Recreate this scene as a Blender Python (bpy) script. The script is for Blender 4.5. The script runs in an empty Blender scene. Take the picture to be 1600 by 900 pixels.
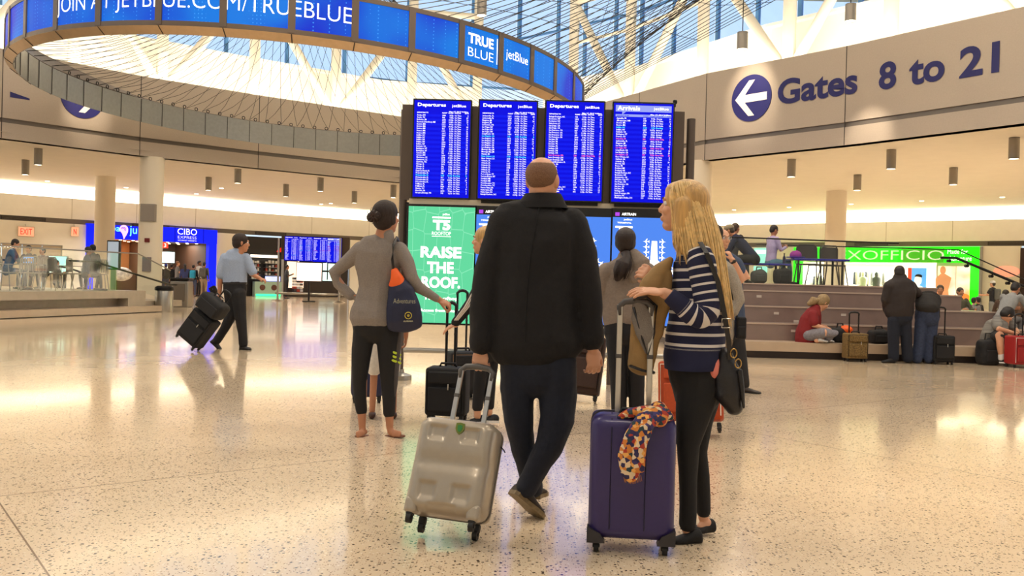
import bpy, bmesh, math, random
from mathutils import Vector, Matrix, Euler
import numpy as np
random.seed(7)
S = bpy.context.scene
COL = S.collection
PI = math.pi
# ---------------------------------------------------------------- camera
FPX = 1400.0; CH = 1.18; ROLL = .026; PITCH = 10/1400
_F = Vector((0, math.cos(PITCH), -math.sin(PITCH))); _U = Vector((0, math.sin(PITCH), math.cos(PITCH))); _X = Vector((1, 0, 0))
_R = math.cos(ROLL)*_X + math.sin(ROLL)*_U
_UP = -math.sin(ROLL)*_X + math.cos(ROLL)*_U
CAM = Vector((0, 0, CH))
cd = bpy.data.cameras.new('camera'); cam = bpy.data.objects.new('camera', cd); COL.objects.link(cam)
cd.sensor_width = 36; cd.lens = FPX/1600*36; cd.clip_end = 400
cam.matrix_world = Matrix.Translation(CAM) @ Matrix((_R, _UP, -_F)).transposed().to_4x4()
S.camera = cam
# ---------------------------------------------------------------- sky, lights, exposure
S.view_settings.view_transform = 'Standard'; S.view_settings.look = 'None'
S.view_settings.gamma = 1; S.view_settings.use_curve_mapping = False
S.view_settings.exposure = 0.05
wd = bpy.data.worlds.new('sky'); S.world = wd; wd.use_nodes = True
bg = wd.node_tree.nodes['Background']; bg.inputs[0].default_value = (.68, .83, 1, 1); bg.inputs[1].default_value = 1.15
def area(name, loc, rot, sx, sy, power, col, spread=180):
    l = bpy.data.lights.new(name, 'AREA'); l.shape = 'RECTANGLE'; l.size = sx; l.size_y = sy; l.energy = power; l.color = col
    l.spread = math.radians(spread)
    o = bpy.data.objects.new(name, l); COL.objects.link(o); o.location = loc; o.rotation_euler = rot; return o
WARM = (1, .865, .70); WARMW = (1, .92, .80)
for i, (x, y, pw) in enumerate(((-7, 5, 900), (6, 5, 900), (-6, 13, 900), (5, 14, 900), (-1, -4, 800), (0, 22, 700), (13, 8, 500), (-17, 12, 700))):
    area('hall_fill_light_%d' % i, (x, y, 13.5), (0, 0, 0), 2.0, 2.0, pw*.50, WARM)  # soft fill lamps added above the hall, no fixtures behind them
# ---------------------------------------------------------------- pixel helpers
def ray(x, y): return _F + ((x-800)*_R + (450-y)*_UP)/FPX
def W(x, y, Y):
    r = ray(x, y); return CAM + r*(Y/r.y)
def G(x, y, z=0.0):
    r = ray(x, y); return CAM + r*((z-CH)/r.z)
def HZ(x): return 440 + ROLL*(x-800)
def onwall(x, p, q):
    r = ray(x, HZ(x)); d = Vector((r.x, r.y)); p = Vector(p[:2]); e = Vector(q[:2])-p
    t = (p.x*e.y-p.y*e.x)/(d.x*e.y-d.y*e.x); return d*t
# ---------------------------------------------------------------- materials
MATS = {}
def srgb(r, g, b):
    def f(c):
        c /= 255.0
        return c/12.92 if c <= .04045 else ((c+.055)/1.055)**2.4
    return (f(r), f(g), f(b), 1)
def mat(name, rgb, rough=.5, metal=0, emit=0, noise=0, scale=20, bump=0, bscale=60, coat=0, spec=.5, stretch=None, sheen=0, emit_rgb=None):
    if name in MATS: return MATS[name]
    m = bpy.data.materials.new(name); m.use_nodes = True; nt = m.node_tree; b = nt.nodes['Principled BSDF']
    c = srgb(*rgb); b.inputs['Base Color'].default_value = c
    b.inputs['Roughness'].default_value = rough; b.inputs['Metallic'].default_value = metal
    b.inputs['Specular IOR Level'].default_value = spec; b.inputs['Coat Weight'].default_value = coat
    if sheen: b.inputs['Sheen Weight'].default_value = sheen
    if emit:
        b.inputs['Emission Color'].default_value = srgb(*emit_rgb) if emit_rgb else c
        b.inputs['Emission Strength'].default_value = emit
    if noise or bump:
        tc = nt.nodes.new('ShaderNodeTexCoord'); mp = nt.nodes.new('ShaderNodeMapping'); nt.links.new(tc.outputs['Object'], mp.inputs[0])
        if stretch: mp.inputs['Scale'].default_value = stretch
        if noise:
            n = nt.nodes.new('ShaderNodeTexNoise'); n.inputs['Scale'].default_value = scale; n.inputs['Detail'].default_value = 4
            nt.links.new(mp.outputs[0], n.inputs['Vector'])
            r = nt.nodes.new('ShaderNodeMapRange'); r.inputs[1].default_value = .3; r.inputs[2].default_value = .7
            r.inputs[3].default_value = 1-noise; r.inputs[4].default_value = 1+noise; nt.links.new(n.outputs[0], r.inputs[0])
            v = nt.nodes.new('ShaderNodeVectorMath'); v.operation = 'SCALE'; v.inputs[0].default_value = c[:3]
            nt.links.new(r.outputs[0], v.inputs['Scale']); nt.links.new(v.outputs[0], b.inputs['Base Color'])
        if bump:
            n2 = nt.nodes.new('ShaderNodeTexNoise'); n2.inputs['Scale'].default_value = bscale; n2.inputs['Detail'].default_value = 3
            nt.links.new(mp.outputs[0], n2.inputs['Vector'])
            bp = nt.nodes.new('ShaderNodeBump'); bp.inputs['Strength'].default_value = bump; bp.inputs['Distance'].default_value = .01
            nt.links.new(n2.outputs[0], bp.inputs['Height']); nt.links.new(bp.outputs[0], b.inputs['Normal'])
    MATS[name] = m; return m
def glow(name, rgb, s): return mat(name, rgb, .6, emit=s, spec=.1)
def screen(name, rgb, s):      # a lit display: dark glass that emits
    if name in MATS: return MATS[name]
    m = mat(name, (4, 4, 5), .5, emit=s, emit_rgb=rgb, spec=.12); return m
def glass_mat(name='thin clear glass', tint=(250, 253, 251), refl=1.0):
    if name in MATS: return MATS[name]
    m = bpy.data.materials.new(name); m.use_nodes = True; nt = m.node_tree; nt.nodes.clear()
    o = nt.nodes.new('ShaderNodeOutputMaterial'); t = nt.nodes.new('ShaderNodeBsdfTransparent'); t.inputs[0].default_value = srgb(*tint)
    g = nt.nodes.new('ShaderNodeBsdfGlossy'); g.inputs['Roughness'].default_value = .02; fr = nt.nodes.new('ShaderNodeLayerWeight')
    pw = nt.nodes.new('ShaderNodeMath'); pw.operation = 'POWER'; pw.inputs[1].default_value = 5; nt.links.new(fr.outputs['Facing'], pw.inputs[0])
    ma = nt.nodes.new('ShaderNodeMath'); ma.operation = 'MULTIPLY_ADD'; ma.inputs[1].default_value = .9; ma.inputs[2].default_value = .03; nt.links.new(pw.outputs[0], ma.inputs[0])
    mx = nt.nodes.new('ShaderNodeMixShader'); nt.links.new(ma.outputs[0], mx.inputs[0]); nt.links.new(t.outputs[0], mx.inputs[1]); nt.links.new(g.outputs[0], mx.inputs[2])
    nt.links.new(mx.outputs[0], o.inputs[0]); MATS[name] = m; return m
# ---------------------------------------------------------------- mesh builder
def frame(t, side=None):
    t = t.normalized()
    s = side if side is not None else Vector((0, 0, 1))
    s = s - t*s.dot(t)
    if s.length < 1e-4: s = Vector((1, 0, 0)) - t*t.x
    if s.length < 1e-4: s = Vector((0, 1, 0)) - t*t.y
    s.normalize(); return s, t.cross(s)
class MB:
    def __init__(s): s.v = []; s.f = []
    def add(s, vs, fs):
        o = len(s.v); s.v += [Vector(v) for v in vs]; s.f += [tuple(i+o for i in f) for f in fs]; return s
    def box(s, c, d, M=None):
        c = Vector(c); x, y, z = d[0]/2, d[1]/2, d[2]/2
        vs = [Vector((a*x, b*y, e*z)) for a in (-1, 1) for b in (-1, 1) for e in (-1, 1)]
        if M is not None: vs = [M @ v for v in vs]
        return s.add([v+c for v in vs], [(0, 1, 3, 2), (4, 6, 7, 5), (0, 4, 5, 1), (2, 3, 7, 6), (0, 2, 6, 4), (1, 5, 7, 3)])
    def bb(s, a, b): return s.box([(a[i]+b[i])/2 for i in range(3)], [abs(b[i]-a[i]) for i in range(3)])
    def rbox(s, c, d, r, seg=3, M=None):      # rounded box
        bm = bmesh.new(); bmesh.ops.create_cube(bm, size=1)
        for v in bm.verts: v.co = Vector((v.co.x*d[0], v.co.y*d[1], v.co.z*d[2]))
        bmesh.ops.bevel(bm, geom=list(bm.edges)+list(bm.verts), offset=min(r, min(d)*.49), segments=seg, profile=.5, affect='EDGES')
        if M is not None: bm.transform(M)
        bm.verts.index_update()
        s.add([v.co+Vector(c) for v in bm.verts], [[v.index for v in f.verts] for f in bm.faces]); bm.free(); return s
    def cyl(s, p, q, r, r2=None, n=16, caps=True):
        p = Vector(p); q = Vector(q); r2 = r if r2 is None else r2; a, b = frame(q-p)
        vs = []
        for c, rr in ((p, r), (q, r2)):
            vs += [c+(a*math.cos(2*PI*k/n)+b*math.sin(2*PI*k/n))*rr for k in range(n)]
        fs = [(k, (k+1) % n, n+(k+1) % n, n+k) for k in range(n)]
        if caps: fs += [tuple(range(n))[::-1], tuple(range(n, 2*n))]
        return s.add(vs, fs)
    def tube(s, pts, r, n=8, side=None):
        pts = [Vector(p) for p in pts]; vs = []; m = len(pts); fs = []
        for i, p in enumerate(pts):
            t = (pts[min(i+1, m-1)]-pts[max(i-1, 0)]); a, b = frame(t, side)
            rr = r[i] if isinstance(r, (list, tuple)) else r
            vs += [p+(a*math.cos(2*PI*k/n)+b*math.sin(2*PI*k/n))*rr for k in range(n)]
        for i in range(m-1):
            fs += [(i*n+k, i*n+(k+1) % n, (i+1)*n+(k+1) % n, (i+1)*n+k) for k in range(n)]
        fs += [tuple(range(n))[::-1], tuple(range((m-1)*n, m*n))]
        return s.add(vs, fs)
    def rings(s, rings):       # closed loft through rings of equal length
        n = len(rings[0]); vs = [p for r in rings for p in r]; fs = []
        for i in range(len(rings)-1):
            fs += [(i*n+k, i*n+(k+1) % n, (i+1)*n+(k+1) % n, (i+1)*n+k) for k in range(n)]
        fs += [tuple(range(n))[::-1], tuple(range((len(rings)-1)*n, len(rings)*n))]
        return s.add(vs, fs)
    def ell(s, c, r, n=16, m=10, M=None):
        c = Vector(c); R = []
        for i in range(1, m):
            ph = PI*i/m; z = math.cos(ph); q = math.sin(ph)
            R.append([Vector((q*math.cos(2*PI*k/n)*r[0], q*math.sin(2*PI*k/n)*r[1], -z*r[2])) for k in range(n)])
        top = Vector((0, 0, -r[2])); bot = Vector((0, 0, r[2]))
        vs = [top]+[p for rr in R for p in rr]+[bot]; L = len(vs)-1
        if M is not None: vs = [M @ v for v in vs]
        fs = [(0, 1+(k+1) % n, 1+k) for k in range(n)]
        for i in range(m-2):
            o = 1+i*n; fs += [(o+k, o+(k+1) % n, o+n+(k+1) % n, o+n+k) for k in range(n)]
        o = 1+(m-2)*n; fs += [(o+k, o+(k+1) % n, L) for k in range(n)]
        return s.add([v+c for v in vs], fs)
    def rslab(s, cx, cz, w, h, y0, y1, r, n=8):      # slab with a rounded-rectangle outline
        P = []
        for sx, sz, a0 in ((1, 1, 0), (-1, 1, 90), (-1, -1, 180), (1, -1, 270)):
            for k in range(n+1): a = math.radians(a0+90*k/n); P.append((cx+sx*(w/2-r)+r*math.cos(a), cz+sz*(h/2-r)+r*math.sin(a)))
        return s.prism(P, y0, y1)
    def prism(s, poly, y0, y1, axis='y', M=None):      # 2-D polygon extruded; axis y: poly is (x,z)
        n = len(poly)
        def P(p, t):
            if axis == 'y': return Vector((p[0], t, p[1]))
            if axis == 'x': return Vector((t, p[0], p[1]))
            return Vector((p[0], p[1], t))
        vs = [P(p, y0) for p in poly]+[P(p, y1) for p in poly]
        if M is not None: vs = [M @ v for v in vs]
        return s.add(vs, [tuple(range(n)), tuple(range(n, 2*n))[::-1]]+[(k, (k+1) % n, n+(k+1) % n, n+k)[::-1] for k in range(n)])
    def wall(s, p, q, z0, z1, th):         # upright slab from p to q, thickness to the left of p->q
        p = Vector((p[0], p[1], 0)); q = Vector((q[0], q[1], 0)); d = (q-p).normalized(); n = Vector((-d.y, d.x, 0))*th
        vs = [p, q, q+n, p+n]
        return s.add([v+Vector((0, 0, z0)) for v in vs]+[v+Vector((0, 0, z1)) for v in vs],
                     [(0, 1, 2, 3)[::-1], (4, 5, 6, 7), (0, 1, 5, 4), (1, 2, 6, 5), (2, 3, 7, 6), (3, 0, 4, 7)])
    def lathe(s, c, prof, n=24):
        c = Vector(c); return s.rings([[c+Vector((r*math.cos(2*PI*k/n), r*math.sin(2*PI*k/n), z)) for k in range(n)] for r, z in prof])
    def build(s, name, m, parent=None, smooth=False, fix=True, label=None, local=False):
        off = Vector((0, 0, 0))
        if parent is not None and not local:
            off = Vector(parent['_w']) if '_w' in parent else off
        me = bpy.data.meshes.new(name); me.from_pydata([tuple(v-off) for v in s.v], [], s.f); me.update()
        if fix:
            bm = bmesh.new(); bm.from_mesh(me); bmesh.ops.recalc_face_normals(bm, faces=bm.faces); bm.to_mesh(me); bm.free()
        if m: me.materials.append(m)
        if smooth: me.polygons.foreach_set('use_smooth', [True]*len(me.polygons))
        o = bpy.data.objects.new(name, me); COL.objects.link(o)
        if parent is not None:
            o.parent = parent
            if not local and '_w' in parent: o['_w'] = list(parent['_w'])
        if label: o['label'] = label
        return o
def tag(o, label, cat, group=None, kind=None):
    o['label'] = label; o['category'] = cat
    if group: o['group'] = group
    if kind: o['kind'] = kind
    return o
def struct(o): o['kind'] = 'structure'; return o
def thing(name, label, cat, loc=(0, 0, 0), group=None, kind=None, world=True):
    # an Empty at the thing's base; meshes built under it with world=True are given in world coordinates
    o = bpy.data.objects.new(name, None); COL.objects.link(o); o.location = loc; o.empty_display_size = .1
    if world: o['_w'] = [float(c) for c in loc]
    return tag(o, label, cat, group, kind)
def place(o, loc, rot=(0, 0, 0), scale=None):
    o.location = loc; o.rotation_euler = rot
    if scale: o.scale = (scale,)*3
    return o
def dup(o, label=None, parent=None):
    c = o.copy(); COL.objects.link(c); c.parent = parent
    if label: c['label'] = label
    for ch in list(o.children): dup(ch, None, c)
    return c
def smart(o, ang=40):
    o.data.polygons.foreach_set('use_smooth', [True]*len(o.data.polygons))
    bm = bmesh.new(); bm.from_mesh(o.data)
    for e in bm.edges:
        if len(e.link_faces) == 2: e.smooth = e.calc_face_angle(0) < math.radians(ang)
    bm.to_mesh(o.data); bm.free(); return o
# ---------------------------------------------------------------- lettering
_TC = {}
def text_raw(body, bold=0, line=1.0, align='LEFT', res=2, spacing=1.0):
    k = (body, bold, line, align, res, spacing)
    if k not in _TC:
        cu = bpy.data.curves.new('t', 'FONT'); cu.body = body; cu.offset = bold; cu.space_line = line; cu.align_x = align
        cu.resolution_u = res; cu.space_character = spacing
        o = bpy.data.objects.new('t', cu); pass
        me = bpy.data.meshes.new_from_object(o)
        vs = [tuple(v.co) for v in me.vertices]; fs = [tuple(p.vertices) for p in me.polygons]
        bpy.data.objects.remove(o); bpy.data.curves.remove(cu); bpy.data.meshes.remove(me); _TC[k] = (vs, fs)
    return _TC[k]
def text(name, body, m, parent, fn, w=None, h=None, ax=0, **kw):
    """fn maps (u, v) in metres to a point; the block's box is scaled to w x h (one may be None); ax -1/0/1 = anchor"""
    vs, fs = text_raw(body, **kw)
    if not vs: return None
    xs = [v[0] for v in vs]; ys = [v[1] for v in vs]; x0, x1, y0, y1 = min(xs), max(xs), min(ys), max(ys)
    sx = w/(x1-x0) if w else None; sy = h/(y1-y0) if h else None; sx = sx or sy; sy = sy or sx
    ox = (x0, (x0+x1)/2, x1)[ax+1]
    b = MB(); b.add([fn((v[0]-ox)*sx, (v[1]-y0)*sy) for v in vs], fs)
    return b.build(name, m, parent, fix=False)
# ================================================================ SETTING
M_white = mat('warm white wall paint', (248, 245, 236), .6, noise=.02, scale=3)
M_ceil = mat('matte cream ceiling', (234, 226, 210), .8, noise=.02, scale=2)
M_fascia = mat('brushed pale metal fascia', (186, 170, 150), .42, .25, noise=.03, scale=30, bump=.02)
M_band = mat('taupe metal band', (120, 110, 98), .4, .4)
M_steel = mat('cream painted steel', (230, 220, 198), .45)
M_dark = mat('near black metal', (22, 20, 20), .4, .5)
M_alu = mat('satin aluminium', (170, 166, 158), .3, .9)
M_taupe = mat('taupe painted metal', (98, 86, 78), .42, .5)
M_cable = mat('dark steel cable', (40, 36, 34), .5, .4)
M_glass = glass_mat()
M_wglass = glass_mat('window glass', (238, 246, 255))
def floor_mat():
    m = bpy.data.materials.new('polished cream terrazzo'); m.use_nodes = True; nt = m.node_tree; N = nt.nodes.new; L = nt.links.new
    b = nt.nodes['Principled BSDF']; tc = N('ShaderNodeTexCoord')
    col = None
    n = N('ShaderNodeTexNoise'); n.inputs['Scale'].default_value = .6; n.inputs['Detail'].default_value = 5; L(tc.outputs['Object'], n.inputs[0])
    cr = N('ShaderNodeValToRGB'); cr.color_ramp.elements[0].color = srgb(218, 195, 164); cr.color_ramp.elements[1].color = srgb(234, 212, 181)
    cr.color_ramp.elements[0].position = .35; cr.color_ramp.elements[1].position = .65; L(n.outputs[0], cr.inputs[0]); col = cr.outputs[0]
    def specks(scale, thr, rgb, prev, pick):
        v = N('ShaderNodeTexVoronoi'); v.inputs['Scale'].default_value = scale; L(tc.outputs['Object'], v.inputs['Vector'])
        d = N('ShaderNodeTexNoise'); d.inputs['Scale'].default_value = scale*2.3; L(tc.outputs['Object'], d.inputs[0])
        a = N('ShaderNodeMath'); a.operation = 'MULTIPLY_ADD'; L(d.outputs[0], a.inputs[0]); a.inputs[1].default_value = .35; L(v.outputs['Distance'], a.inputs[2])
        lt = N('ShaderNodeMath'); lt.operation = 'LESS_THAN'; L(a.outputs[0], lt.inputs[0]); lt.inputs[1].default_value = thr
        sp = N('ShaderNodeSeparateColor'); L(v.outputs['Color'], sp.inputs[0])
        g = N('ShaderNodeMath'); g.operation = 'LESS_THAN'; L(sp.outputs[0], g.inputs[0]); g.inputs[1].default_value = pick
        mu = N('ShaderNodeMath'); mu.operation = 'MULTIPLY'; L(lt.outputs[0], mu.inputs[0]); L(g.outputs[0], mu.inputs[1])
        mx = N('ShaderNodeMix'); mx.data_type = 'RGBA'; L(mu.outputs[0], mx.inputs[0]); L(prev, mx.inputs[6]); mx.inputs[7].default_value = srgb(*rgb); return mx.outputs[2]
    col = specks(52, .52, (58, 44, 34), col, .24)
    col = specks(95, .50, (128, 100, 74), col, .35)
    col = specks(60, .46, (240, 226, 200), col, .25)
    # thin divider joints of the slabs
    mp = N('ShaderNodeMapping'); mp.inputs['Rotation'].default_value = (0, 0, math.radians(-37)); mp.inputs['Location'].default_value = (-.672, -5.279, 0); L(tc.outputs['Object'], mp.inputs[0])
    br = N('ShaderNodeTexBrick'); br.offset = 0; br.inputs['Scale'].default_value = 1; br.inputs['Brick Width'].default_value = 5.3; br.inputs['Row Height'].default_value = 7.0
    br.inputs['Mortar Size'].default_value = .004; br.inputs['Mortar Smooth'].default_value = 0; L(mp.outputs[0], br.inputs[0])
    mx = N('ShaderNodeMix'); mx.data_type = 'RGBA'; L(br.outputs['Fac'], mx.inputs[0]); L(col, mx.inputs[6]); mx.inputs[7].default_value = srgb(140, 116, 92)
    L(mx.outputs[2], b.inputs['Base Color'])
    n3 = N('ShaderNodeTexNoise'); n3.inputs['Scale'].default_value = 1.4; n3.inputs['Detail'].default_value = 6; L(tc.outputs['Object'], n3.inputs[0])
    mr = N('ShaderNodeMapRange'); mr.inputs[3].default_value = .10; mr.inputs[4].default_value = .20; L(n3.outputs[0], mr.inputs[0]); L(mr.outputs[0], b.inputs['Roughness'])
    bp = N('ShaderNodeBump'); bp.inputs['Strength'].default_value = .04; bp.inputs['Distance'].default_value = .02
    n4 = N('ShaderNodeTexNoise'); n4.inputs['Scale'].default_value = 2.2; L(tc.outputs['Object'], n4.inputs[0]); L(n4.outputs[0], bp.inputs['Height']); L(bp.outputs[0], b.inputs['Normal'])
    b.inputs['IOR'].default_value = 1.6; b.inputs['Coat Weight'].default_value = .35; b.inputs['Coat Roughness'].default_value = .06
    return m
b = MB(); b.bb((-60, -25, -.3), (60, 75, 0)); struct(b.build('floor', floor_mat()))
# fascia polygon round the atrium (plan), walked from the left rear corner to the right rear corner
FL = [(-22, -14), (-26, 0), (-24, 14), (-15.9, 27.7), (-13, 31), (-9.7, 33.8), (-4.8, 37.5), (-1, 38.4), (2.6, 34.6), (6, 28.5), (9.1, 24.9), (11.9, 21), (17, 13), (22, 4), (22, -14)]
Z0, Z1 = 5.2, 7.95
def off(poly, d):       # offset outwards (to the left of the walk)
    out = []
    for i, p in enumerate(poly):
        a = Vector(poly[max(i-1, 0)]); c = Vector(poly[min(i+1, len(poly)-1)]); t = (c-a).normalized(); out.append(tuple(Vector(p)+Vector((-t.y, t.x))*d))
    return out
def strip(mb, poly, z0, z1, d0, d1):
    a = off(poly, d0); c = off(poly, d1)
    for i in range(len(poly)-1):
        vs = [a[i], a[i+1], c[i+1], c[i]]
        mb.add([(x, y, z0) for x, y in vs]+[(x, y, z1) for x, y in vs], [(0, 1, 2, 3)[::-1], (4, 5, 6, 7), (0, 1, 5, 4), (2, 3, 7, 6), (1, 2, 6, 5), (3, 0, 4, 7)])
LFT = FL[:8]; RGT = FL[7:]
for nm, poly in (('wall_left', LFT), ('wall_right', RGT)):
    b = MB(); strip(b, poly, Z0, 5.70, 0, .35); strip(b, poly, 5.84, Z1, 0, .35); w = struct(b.build(nm, M_fascia))
    b = MB(); strip(b, poly, 5.70, 5.84, .05, .3); struct(b.build('trim_1', M_band))
    b = MB()     # joints between the cladding sheets
    L = 0
    for i in range(len(poly)-1):
        p, q = Vector(poly[i]), Vector(poly[i+1]); n = max(1, round((q-p).length/4.6)); d = (q-p).normalized(); nn = Vector((-d.y, d.x))
        for k in range(n):
            c = p+(q-p)*(k/n); b.wall(c-nn*.004, c-nn*.004+d*.025, Z0, Z1, .02)
    struct(b.build('trim_2', mat('joint shadow gap', (70, 62, 56), .8)))
# lower ceiling ring between fascia and outer wall
OW = [(-34, -20), (-44, 14), (-31.5, 33), (-23.4, 40.8), (-14.6, 49.5), (-5.7, 55.9), (4, 57), (13.7, 48.1), (23.1, 40.5), (34, 31.7), (42, 10), (34, -20)]
b = MB(); inner = off(FL, .3)
tmp = [(x, y, Z0) for x, y in inner]+[(x, y, Z0) for x, y in off(OW, 2)]
# build the ring by marching both polylines with matched parameters
def resample(poly, n):
    P = [Vector(p) for p in poly]; L = [0]
    for i in range(len(P)-1): L.append(L[-1]+(P[i+1]-P[i]).length)
    out = []
    for k in range(n):
        t = L[-1]*k/(n-1); i = 0
        while i < len(P)-2 and L[i+1] < t: i += 1
        out.append(P[i]+(P[i+1]-P[i])*((t-L[i])/(L[i+1]-L[i])))
    return out
NA = 80; ia = resample(off(FL, .02), NA)
oa = resample(off(OW, 1.5), NA)
vs = [(p.x, p.y, z) for z in (Z0, Z0+.2) for pp in (ia, oa) for p in pp]
fs = []
for k in range(NA-1):
    fs += [(k, k+1, NA+k+1, NA+k), (2*NA+k, 2*NA+k+1, 3*NA+k+1, 3*NA+k)[::-1]]
b.add(vs, fs); struct(b.build('ceiling', M_ceil, fix=False))
# outer wall: upper panel, band, lower panels; lit cove above the panel
def wallpart(name, poly, z0, z1, d0, d1, m):
    b = MB(); strip(b, poly, z0, z1, d0, d1); return struct(b.build(name, m))
OWL = OW[:7]; OWR = OW[6:]
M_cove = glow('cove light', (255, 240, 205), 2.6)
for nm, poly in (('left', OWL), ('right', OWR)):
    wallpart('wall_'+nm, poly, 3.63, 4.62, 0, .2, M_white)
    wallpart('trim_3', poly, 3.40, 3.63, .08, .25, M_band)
    wallpart('wall_'+nm, poly, 4.4, 5.2, 1.0, 1.2, glow('cove back wall glow', (255, 246, 228), 1.25))  # emission stands in for lamp light falling on the cove's back wall
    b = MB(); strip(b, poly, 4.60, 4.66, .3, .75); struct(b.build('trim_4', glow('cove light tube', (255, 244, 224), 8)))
    b = MB()
    for i in range(len(poly)-1):
        p, q = Vector(poly[i]), Vector(poly[i+1]); n = max(1, round((q-p).length/3.2)); d = (q-p).normalized(); nn = Vector((-d.y, d.x))
        for k in range(1, n):
            c = p+(q-p)*(k/n); b.wall(c-nn*.004, c-nn*.004+d*.02, 3.63, 4.62, .01)
    struct(b.build('trim_5', mat('fine panel joint', (176, 166, 146), .8)))
# rear wall of the hall, behind the viewer
b = MB(); b.bb((-40, -16, 0), (40, -15.6, 15)); struct(b.build('wall_back', M_white))
# clerestory: setback wall above the fascia with sill, windows, steel posts and braces
CLW = off(FL, 3.0)
b = MB(); strip(b, FL, Z1-.35, Z1-.15, .3, 3.2); struct(b.build('trim_6', M_white))
for nm, i0, i1 in (('left', 0, 8), ('right', 7, 15)):
    b = MB(); strip(b, FL[i0:i1], Z1-.3, 9.9, 3.0, 3.25); struct(b.build('wall_'+nm, mat('clerestory white', (248, 240, 222), .6)))
    b = MB(); strip(b, FL[i0:i1], 9.9, 10.0, 2.7, 3.3); struct(b.build('trim_7', M_white))
    b = MB(); strip(b, FL[i0:i1], 14.6, 15.2, 2.6, 3.4); struct(b.build('trim_8', M_steel))
# uplights laid in the ledge behind the fascia, washing the clerestory wall
for i in range(2, 12):
    p = Vector(off(FL, 1.0)[i]); q = Vector(off(FL, 1.0)[i+1]); c = (p+q)/2; d = (q-p); L = d.length
    area('ledge_uplight_%d' % i, (c.x, c.y, Z1-.05), (PI-.45, 0, math.atan2(d.y, d.x)), L*.95, .3, 27*L, WARMW)
M_frame = mat('window frame with sky reflection', (96, 150, 205), .4, .3)  # blue sky reflection put into the frames' own colour
def alongpoly(poly, pxs):
    out = []
    for x in pxs:
        best = None
        for i in range(2, len(poly)-3):
            p = onwall(x, poly[i], poly[i+1]); a = Vector(poly[i]); e = Vector(poly[i+1])-a; t = (p-a).dot(e)/e.length_squared
            if -.001 <= t <= 1.001 and p.y > 0:
                if best is None or p.y < best[0].y: best = (p, e.normalized())
        out.append(best)
    return out
wn = 0
FLo = off(FL, 3.1)
mull = alongpoly(FLo, [-250, -130, -10, 115, 243, 345, 440, 530, 628, 728, 800, 860, 902, 950, 990, 1040, 1108, 1170, 1236, 1330, 1430, 1540, 1680, 1850])
prev = None
for r in mull:
    if not r: continue
    p, d = r
    if prev is not None and (p-prev).length > .2:
        wn += 1
        e = (p-prev).normalized(); f = MB()
        f.wall(prev, prev+e*.09, 10, 14.6, .12); f.wall(p-e*.05, p, 10, 14.6, .12)
        f.wall(prev, p, 10, 10.08, .12); f.wall(prev, p, 12.3, 12.38, .12)
        w = struct(f.build('window_%d' % wn, M_frame)); g = MB(); g.wall(prev+e*.1, p-e*.1, 10.05, 14.6, .02); g.build('pane', M_wglass, w)
    prev = p
# posts and braces in front of the glass (V pattern: feet and heads alternate)
FLp = off(FL, 1.9)
ORD = ['first', 'second', 'third', 'fourth', 'fifth', 'sixth', 'seventh', 'eighth', 'ninth', 'tenth', 'eleventh', 'twelfth', 'thirteenth', 'fourteenth', 'fifteenth', 'sixteenth', 'seventeenth', 'eighteenth', 'nineteenth', 'twentieth']
nodes = alongpoly(FLp, [-60, 108, 246, 390, 517, 636, 738])
nodesR = alongpoly(FLp, [887, 975, 1088, 1222, 1380, 1590, 1900])
for side, nd, first in (('left', nodes, 0), ('right', nodesR, 1)):
    nd = [n for n in nd if n]; p0 = nd[0][0]
    tr = thing('steel_truss', 'white steel truss of posts and slanting braces before the %s clerestory windows' % side, 'truss', (p0.x, p0.y, Z1-.15))
    for k, (p, d) in enumerate(nd):
        b = MB(); b.cyl((p.x, p.y, Z1-.15), (p.x, p.y, 14.7), .21, n=18); smart(b.build('post', M_steel, tr))
    for k in range(len(nd)-1):
        a, c = nd[k][0], nd[k+1][0]; za, zb = (12.9, 7.9) if (k+first) % 2 == 1 else (7.9, 12.9)
        b = MB(); b.cyl((a.x, a.y, za), (c.x, c.y, zb), .17, n=14); smart(b.build('brace', M_steel, tr))
        b = MB(); b.cyl((a.x, a.y, 12.9), (c.x, c.y, 12.9), .14, n=10); smart(b.build('rail', M_steel, tr))
        b = MB(); b.cyl((a.x, a.y, 11.2), (c.x, c.y, 11.2), .07, n=8); smart(b.build('rail', M_steel, tr))
# roof: deck, purlins and trusses over the atrium, with skylight slots
b = MB()
for k in range(14):
    y = -14+k*4.2; b.bb((-30, y, 15.2), (28, y+3.1, 15.45))
struct(b.build('ceiling', mat('roof deck', (196, 186, 165), .7)))
for k in range(3):
    y = 26+k*7.0; b = MB(); b.bb((-28, y-.12, 13.9), (5, y+.12, 14.1)); b.bb((-28, y-.12, 15.0), (5, y+.12, 15.2))
    for j in range(16):
        x = -28+2*j; b.cyl((x, y, 14.0), (x+1, y, 15.1), .06, n=6); b.cyl((x+1, y, 15.1), (x+2, y, 14.0), .06, n=6)
    tag(b.build('roof_truss', M_steel), 'long pale steel roof truss over the atrium, %s row from the front' % ORD[k], 'truss')
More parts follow.
